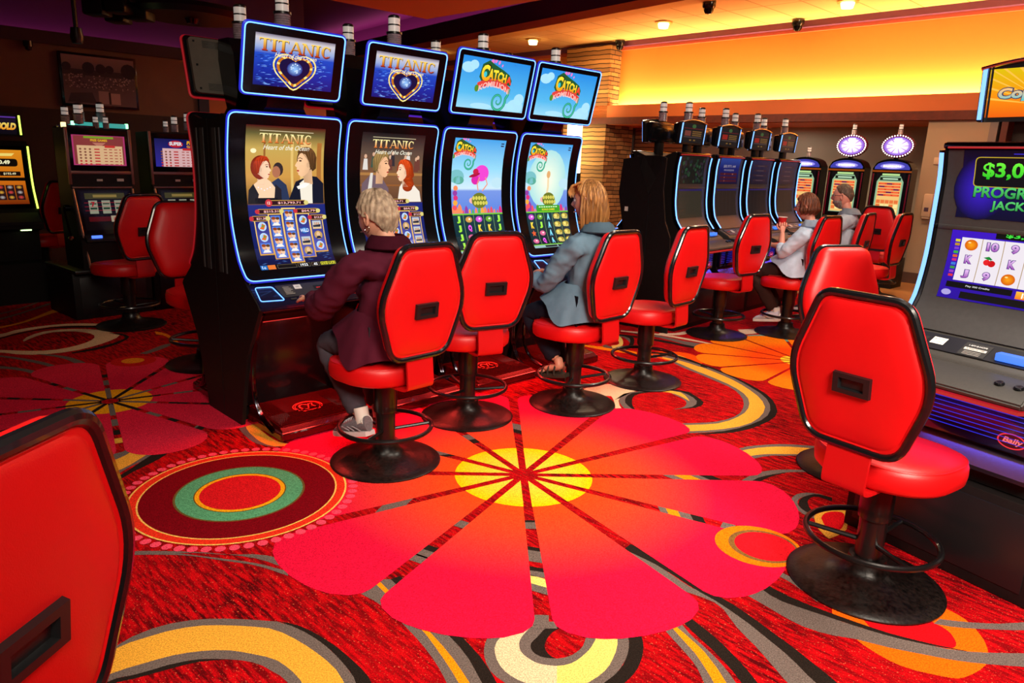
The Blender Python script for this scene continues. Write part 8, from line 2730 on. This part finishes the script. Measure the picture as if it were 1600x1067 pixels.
for k, (kind, lab) in enumerate(L2):
    p = K2 + KU * (.56 + .80 * k) - KN * .33
    if kind == 'dim' and first is not None:
        t = dup(first, p, R(48), lab, GRP2)
    else:
        t = make_pro(lab, kind, GRP2)
        t.location = p
        t.rotation_euler = (0, 0, R(48))
        if kind == 'dim':
            first = t
    ll = area('deck_under_lamp', (0.0, -.42, .79), .5, 4.0, (.12, .12, 1.0), (0, -.2, -1), sy=.06)
    ll.parent = t
RL = ['slot machine backing onto the bank, dark sign box above the black end panel',
      'slot machine backing onto the green-screened one, only its top sign showing',
      'slot machine backing onto the blue-screened one, only its top sign and lamp showing',
      'slot machine backing onto the last blue-lit one, only its lamp showing']
for k in range(4):
    p = K2 + KU * (.40 + .80 * k) - KN * .44
    dup(first, p, R(228), RL[k], 'blue-lit slot machines on the far side of the middle bank')
# black end panel that closes the bank
t = thing('bank_end_panel', 'tall matte black end panel closing the blue-lit bank, behind the empty stool', 'panel', tuple(K2 - KN * .33), R(48))
prof = [(-.33, 0), (.33, 0), (.33, .42), (.29, .62), (.27, .95), (.36, 1.35), (.33, 1.68), (.10, 1.72), (-.10, 1.72), (-.16, 1.70), (-.15, 1.40), (-.20, 1.10), (-.27, .95), (-.29, .62), (-.33, .42)]
bm = prism(prof, .015, .035)
obj('panel', bm, M_BLKR, t, smooth=False)
obj('wedge', prism([(-.15, 1.715), (.17, 1.715), (.01, 1.35)], .015, .022), M_GREY, t, smooth=False)
obj('seam', box(.014, -.004, .45, .021, .004, 1.35), M_BLK, t, smooth=False)
obj('sticker', box(.014, .235, 1.17, .0195, .275, 1.215), M_PAPER, t, smooth=False)

# dark corner at left
LO = Vector((-4.087, 6.668, 0))
L5 = az(50)
LF = Vector((L5.y, -L5.x, 0))


def lft(s, d):
    return tuple(LO + L5 * s + LF * d)


def lower_stand(t):
    return t


m1 = make_reel_machine('dark reel slot machine with orange pay table, left of the dim stools', False, 'dark reel machines at left')
m1.location = lft(.31, -.35)
m1.rotation_euler = (0, 0, R(50))
m2 = make_reel_machine('dark reel slot machine with blue and pink SUPER pay table, partly behind the near bank', True, 'dark reel machines at left')
m2.location = lft(1.05, -.35)
m2.rotation_euler = (0, 0, R(50))
# signal lamps and toppers standing on and behind the cabinets
def lamps(parent, lst):
    for (x, y, z, k) in lst:
        signal(parent, x, y, z, k)


lamps(m1, [(-.19, -.10, 1.79, .8), (-.08, -.10, 1.80, .9), (.06, -.12, 1.76, .6), (.15, -.12, 1.76, .6)])
lamps(m2, [(-.02, -.12, 1.76, .6), (.08, -.10, 1.77, .8), (.22, -.10, 1.79, .9)])
obj('top_plate', box(-.26, -.22, 1.762, .02, -.06, 1.79, .006), M_DCHR, m1)
obj('top_lamp', box(-.27, -.25, 1.765, -.24, -.20, 1.81, .004), emat('cream_lamp', C(255, 230, 150), 2.5), m1)
t = thing('reel_slot_machine', 'machine behind the dark reel machines, only its teal lit top and two lamps showing', 'slot machine', lft(.70, -1.30), R(50))
obj('cabinet', box(-.27, -.3, 0, .27, .3, 1.80, .02), M_BLKR, t)
obj('lit_top', box(-.26, -.31, 1.80, .26, -.12, 1.845, .006), emat('teal_top', C(70, 190, 180), .7), t)
obj('end_lamp', box(-.275, -.32, 1.80, -.25, -.28, 1.85, .004), emat('teal_lamp', C(160, 255, 190), 2.5), t)
obj('end_lamp', box(.25, -.32, 1.80, .275, -.28, 1.85, .004), emat('teal_lamp', C(160, 255, 190), 2.5), t)
lamps(t, [(-.15, -.2, 1.845, .9), (.05, -.2, 1.845, 1.0)])
gm = make_gold('gold-screened slot machine with 00GOLD sign at the far left edge', None)
gm.location = (-5.39, 7.51, -.03)
gm.rotation_euler = (0, 0, R(50))

# tall machines by the back wall (their row runs along the wall)
for k, lab in enumerate(('tall wall machine with an oval bulb-ringed sign, nearest the beige pier', 'tall wall machine with an oval bulb-ringed sign, behind the bearded person', 'tall wall machine without an oval sign, leftmost by the back wall')):
    c = Vector((5.6, 10.6, 0)) + WU * (.27 + .655 * k) + WN * .24
    t = make_wall_machine(lab, k < 2, 'tall machines by the back wall')
    t.location = c
    t.rotation_euler = (0, 0, R(-46))

# ------------------------------------------------------------------ people
def cloth(name, col, **k):
    return mat(name, col, .85, spec=.15, noise_amt=k.get('n', .12), nscale=k.get('s', 18), bump=.2, bscale=300)


# coordinates below: x right, y forward, z up, from the floor under the seat
LEGS = dict(legL=((-.12, .36, .60), (-.10, .08, .22)), legR=((.12, .38, .60), (.12, .14, .20)))
w1 = dict(label='grey-haired person in a maroon jacket sitting at the left TITANIC machine', loc=(-.668, 3.676, 0), rz=R(137.3 - 90),
          head=(-.03, .02, 1.318), neck=(-.02, -.05, 1.20), chest=(-.015, -.075, 1.02), hipy=-.04, yaw=R(12), pitch=R(-8), hs=1.06, skin=SKIN1,
          armL=((-.205, -.05, 1.09), (-.28, .17, .86), (-.18, .40, .86)), armR=((.20, -.03, 1.09), (.24, .2, .87), (.13, .42, .87)),
          handL=((.25, 1, .02), (0, 0, -1), .45), handR=((-.2, 1, 0), (0, 0, -1), .5),
          legL=((-.13, .36, .62), (-.12, .06, .27)), legR=((.12, .37, .61), (.10, .20, .22)),
          footL=((-.12, -.03, .185), (-.14, .235, .12)), footR=((.10, .14, .12), (.11, .41, .095)),
          top=dict(name='jacket', mat=cloth('maroon_cloth', C(84, 22, 42)), collar=True, tail=True, hem=.575, wr=.014, bulk=1.14),
          trousers=cloth('charcoal_cloth', C(70, 62, 70)), shoemat=mat('grey_mesh_shoe', C(120, 112, 118), .6, noise_amt=.3, nscale=120), lacemat=mat('silver_trim_fabric', C(170, 164, 170), .4), solemat=mat('pale_rubber', C(214, 196, 196), .6), hair=hair_grey)
make_person(w1)
w2 = dict(label='blonde person in a blue denim shirt, playing the last CATCH A machine', loc=(.433, 4.768, 0), rz=R(135.8 - 90),
          head=(-.02, -.06, 1.385), neck=(-.01, -.12, 1.225), chest=(0, -.10, 1.05), hipy=-.06, yaw=R(18), pitch=R(-4), hs=1.05, skin=SKIN2,
          armL=((-.185, -.10, 1.12), (-.235, .10, .84), (-.155, .30, .87)), armR=((.18, -.08, 1.12), (.235, .14, .85), (.10, .36, .87)),
          handL=((.3, 1, -.05), (0, .1, -1), .6), handR=((-.3, 1, 0), (0, 0, -1), .5),
          legL=((-.11, .35, .60), (-.08, .09, .30)), legR=((.12, .37, .60), (.12, .22, .20)),
          footL=((-.08, -.01, .205), (-.11, .23, .165)), footR=((.12, .15, .10), (.12, .40, .09)),
          top=dict(name='denim_shirt', mat=cloth('denim_cloth', C(104, 132, 152)), collar=True, tail=True, hem=.60, wr=.014, cuff=.86),
          trousers=cloth('navy_denim', C(24, 24, 36)), shoe='sandal', shoemat=mat('olive_leather', C(46, 42, 32), .5), hair=hair_blonde)
tw2, HM2 = make_person(w2)
obj('shoulder_strap', tube(cat([(-.06, -.20, 1.225), (.0, -.21, 1.19), (.08, -.23, 1.07), (.17, -.20, .88), (.20, -.12, .74)], 4), .011, 6), M_BLK, tw2)
bag = thing('handbag', 'small black and white wristlet at the hand of the person in denim', 'bag', (.433, 4.768, 0), R(135.8 - 90))
bm = new()
for k in range(9):
    a = k * .7
    add_tube(bm, [(-.16 + .02 * math.sin(a), .27 + k * .012, .835 - .004 * k), (-.15 + .024 * math.sin(a + 1), .275 + k * .012, .80), (-.14 + .02 * math.cos(a), .285 + k * .012, .79)], .006, 6)
obj('coil', bm, M_BLK, bag)
obj('beads', tube([(-.17 + .03 * math.cos(a), .30 + .05 * math.sin(a), .80) for a in [2 * PI * i / 16 for i in range(16)]], .005, 6, True), M_WHT, bag)
w3 = dict(label='person with auburn bob and glasses in a pale blue shirt holding up a red cup', loc=(2.80, 7.25, 0), rz=R(138 - 90),
          head=(0, -.06, 1.285), neck=(0, -.12, 1.13), chest=(0, -.12, .97), hipy=-.08, yaw=R(6), pitch=R(-4), hs=1.05, skin=SKIN3,
          armL=((-.18, -.12, 1.02), (-.22, .05, .82), (-.13, .10, 1.03)), armR=((.18, -.10, 1.02), (.22, .12, .84), (.10, .33, .88)),
          handL=((.12, .10, 1), (.9, .3, -.2), .9), handR=((0, 1, 0), (0, 0, -1), .4),
          footL=((-.12, .02, .14), (-.12, .28, .10)), footR=((.12, .06, .12), (.12, .32, .10)), **LEGS,
          top=dict(name='shirt', mat=cloth('pale_blue_cotton', C(188, 204, 224)), collar=True, tail=True, hem=.62, wr=.010, cuff=.55),
          trousers=cloth('dark_brown_cloth', C(54, 34, 28)), shoemat=mat('white_shoe', C(206, 200, 210), .5), hair=hair_bob)
tw3, HM3 = make_person(w3)
glasses(tw3, HM3)
cup = thing('paper_cup', 'red paper cup held up by the person with the auburn bob', 'cup', (2.80, 7.25, 0), R(138 - 90))
obj('cup_wall', lathe([(0, 1.06), (.030, 1.06), (.042, 1.17), (.045, 1.175), (.042, 1.178), (.038, 1.17), (.028, 1.07), (0, 1.07)], 24, Matrix.Translation((-.085, .135, 0))), mat('red_paper_cup', C(200, 20, 26), .5), cup)
obj('cup_rim', tube([(-.085 + .044 * math.cos(a), .135 + .044 * math.sin(a), 1.177) for a in [2 * PI * i / 24 for i in range(24)]], .003, 6, True), M_WHT, cup)
m4 = dict(label='person with grey beard and glasses in a pale shirt, right of the red cup', loc=(3.50, 8.00, 0), rz=R(140 - 90),
          head=(0, -.03, 1.38), neck=(0, -.10, 1.22), chest=(0, -.12, 1.04), hipy=-.08, yaw=R(4), pitch=R(-4), hs=1.08, skin=SKIN3,
          armL=((-.205, -.10, 1.10), (-.26, .10, .88), (-.17, .32, .88)), armR=((.205, -.08, 1.10), (.26, .14, .88), (.12, .36, .88)),
          handL=((.1, 1, 0), (0, 0, -1), .4), handR=((-.1, 1, 0), (0, 0, -1), .4),
          footL=((-.12, .02, .14), (-.12, .28, .10)), footR=((.12, .06, .12), (.12, .32, .10)), **LEGS,
          top=dict(name='shirt', mat=cloth('pale_grey_cotton', C(170, 178, 192)), collar=True, tail=False, hem=.62, wr=.010, cuff=.9),
          trousers=cloth('dark_navy_cloth', C(34, 34, 46)), shoemat=mat('dark_shoe', C(40, 36, 36), .5), hair=hair_man)
make_person(m4)
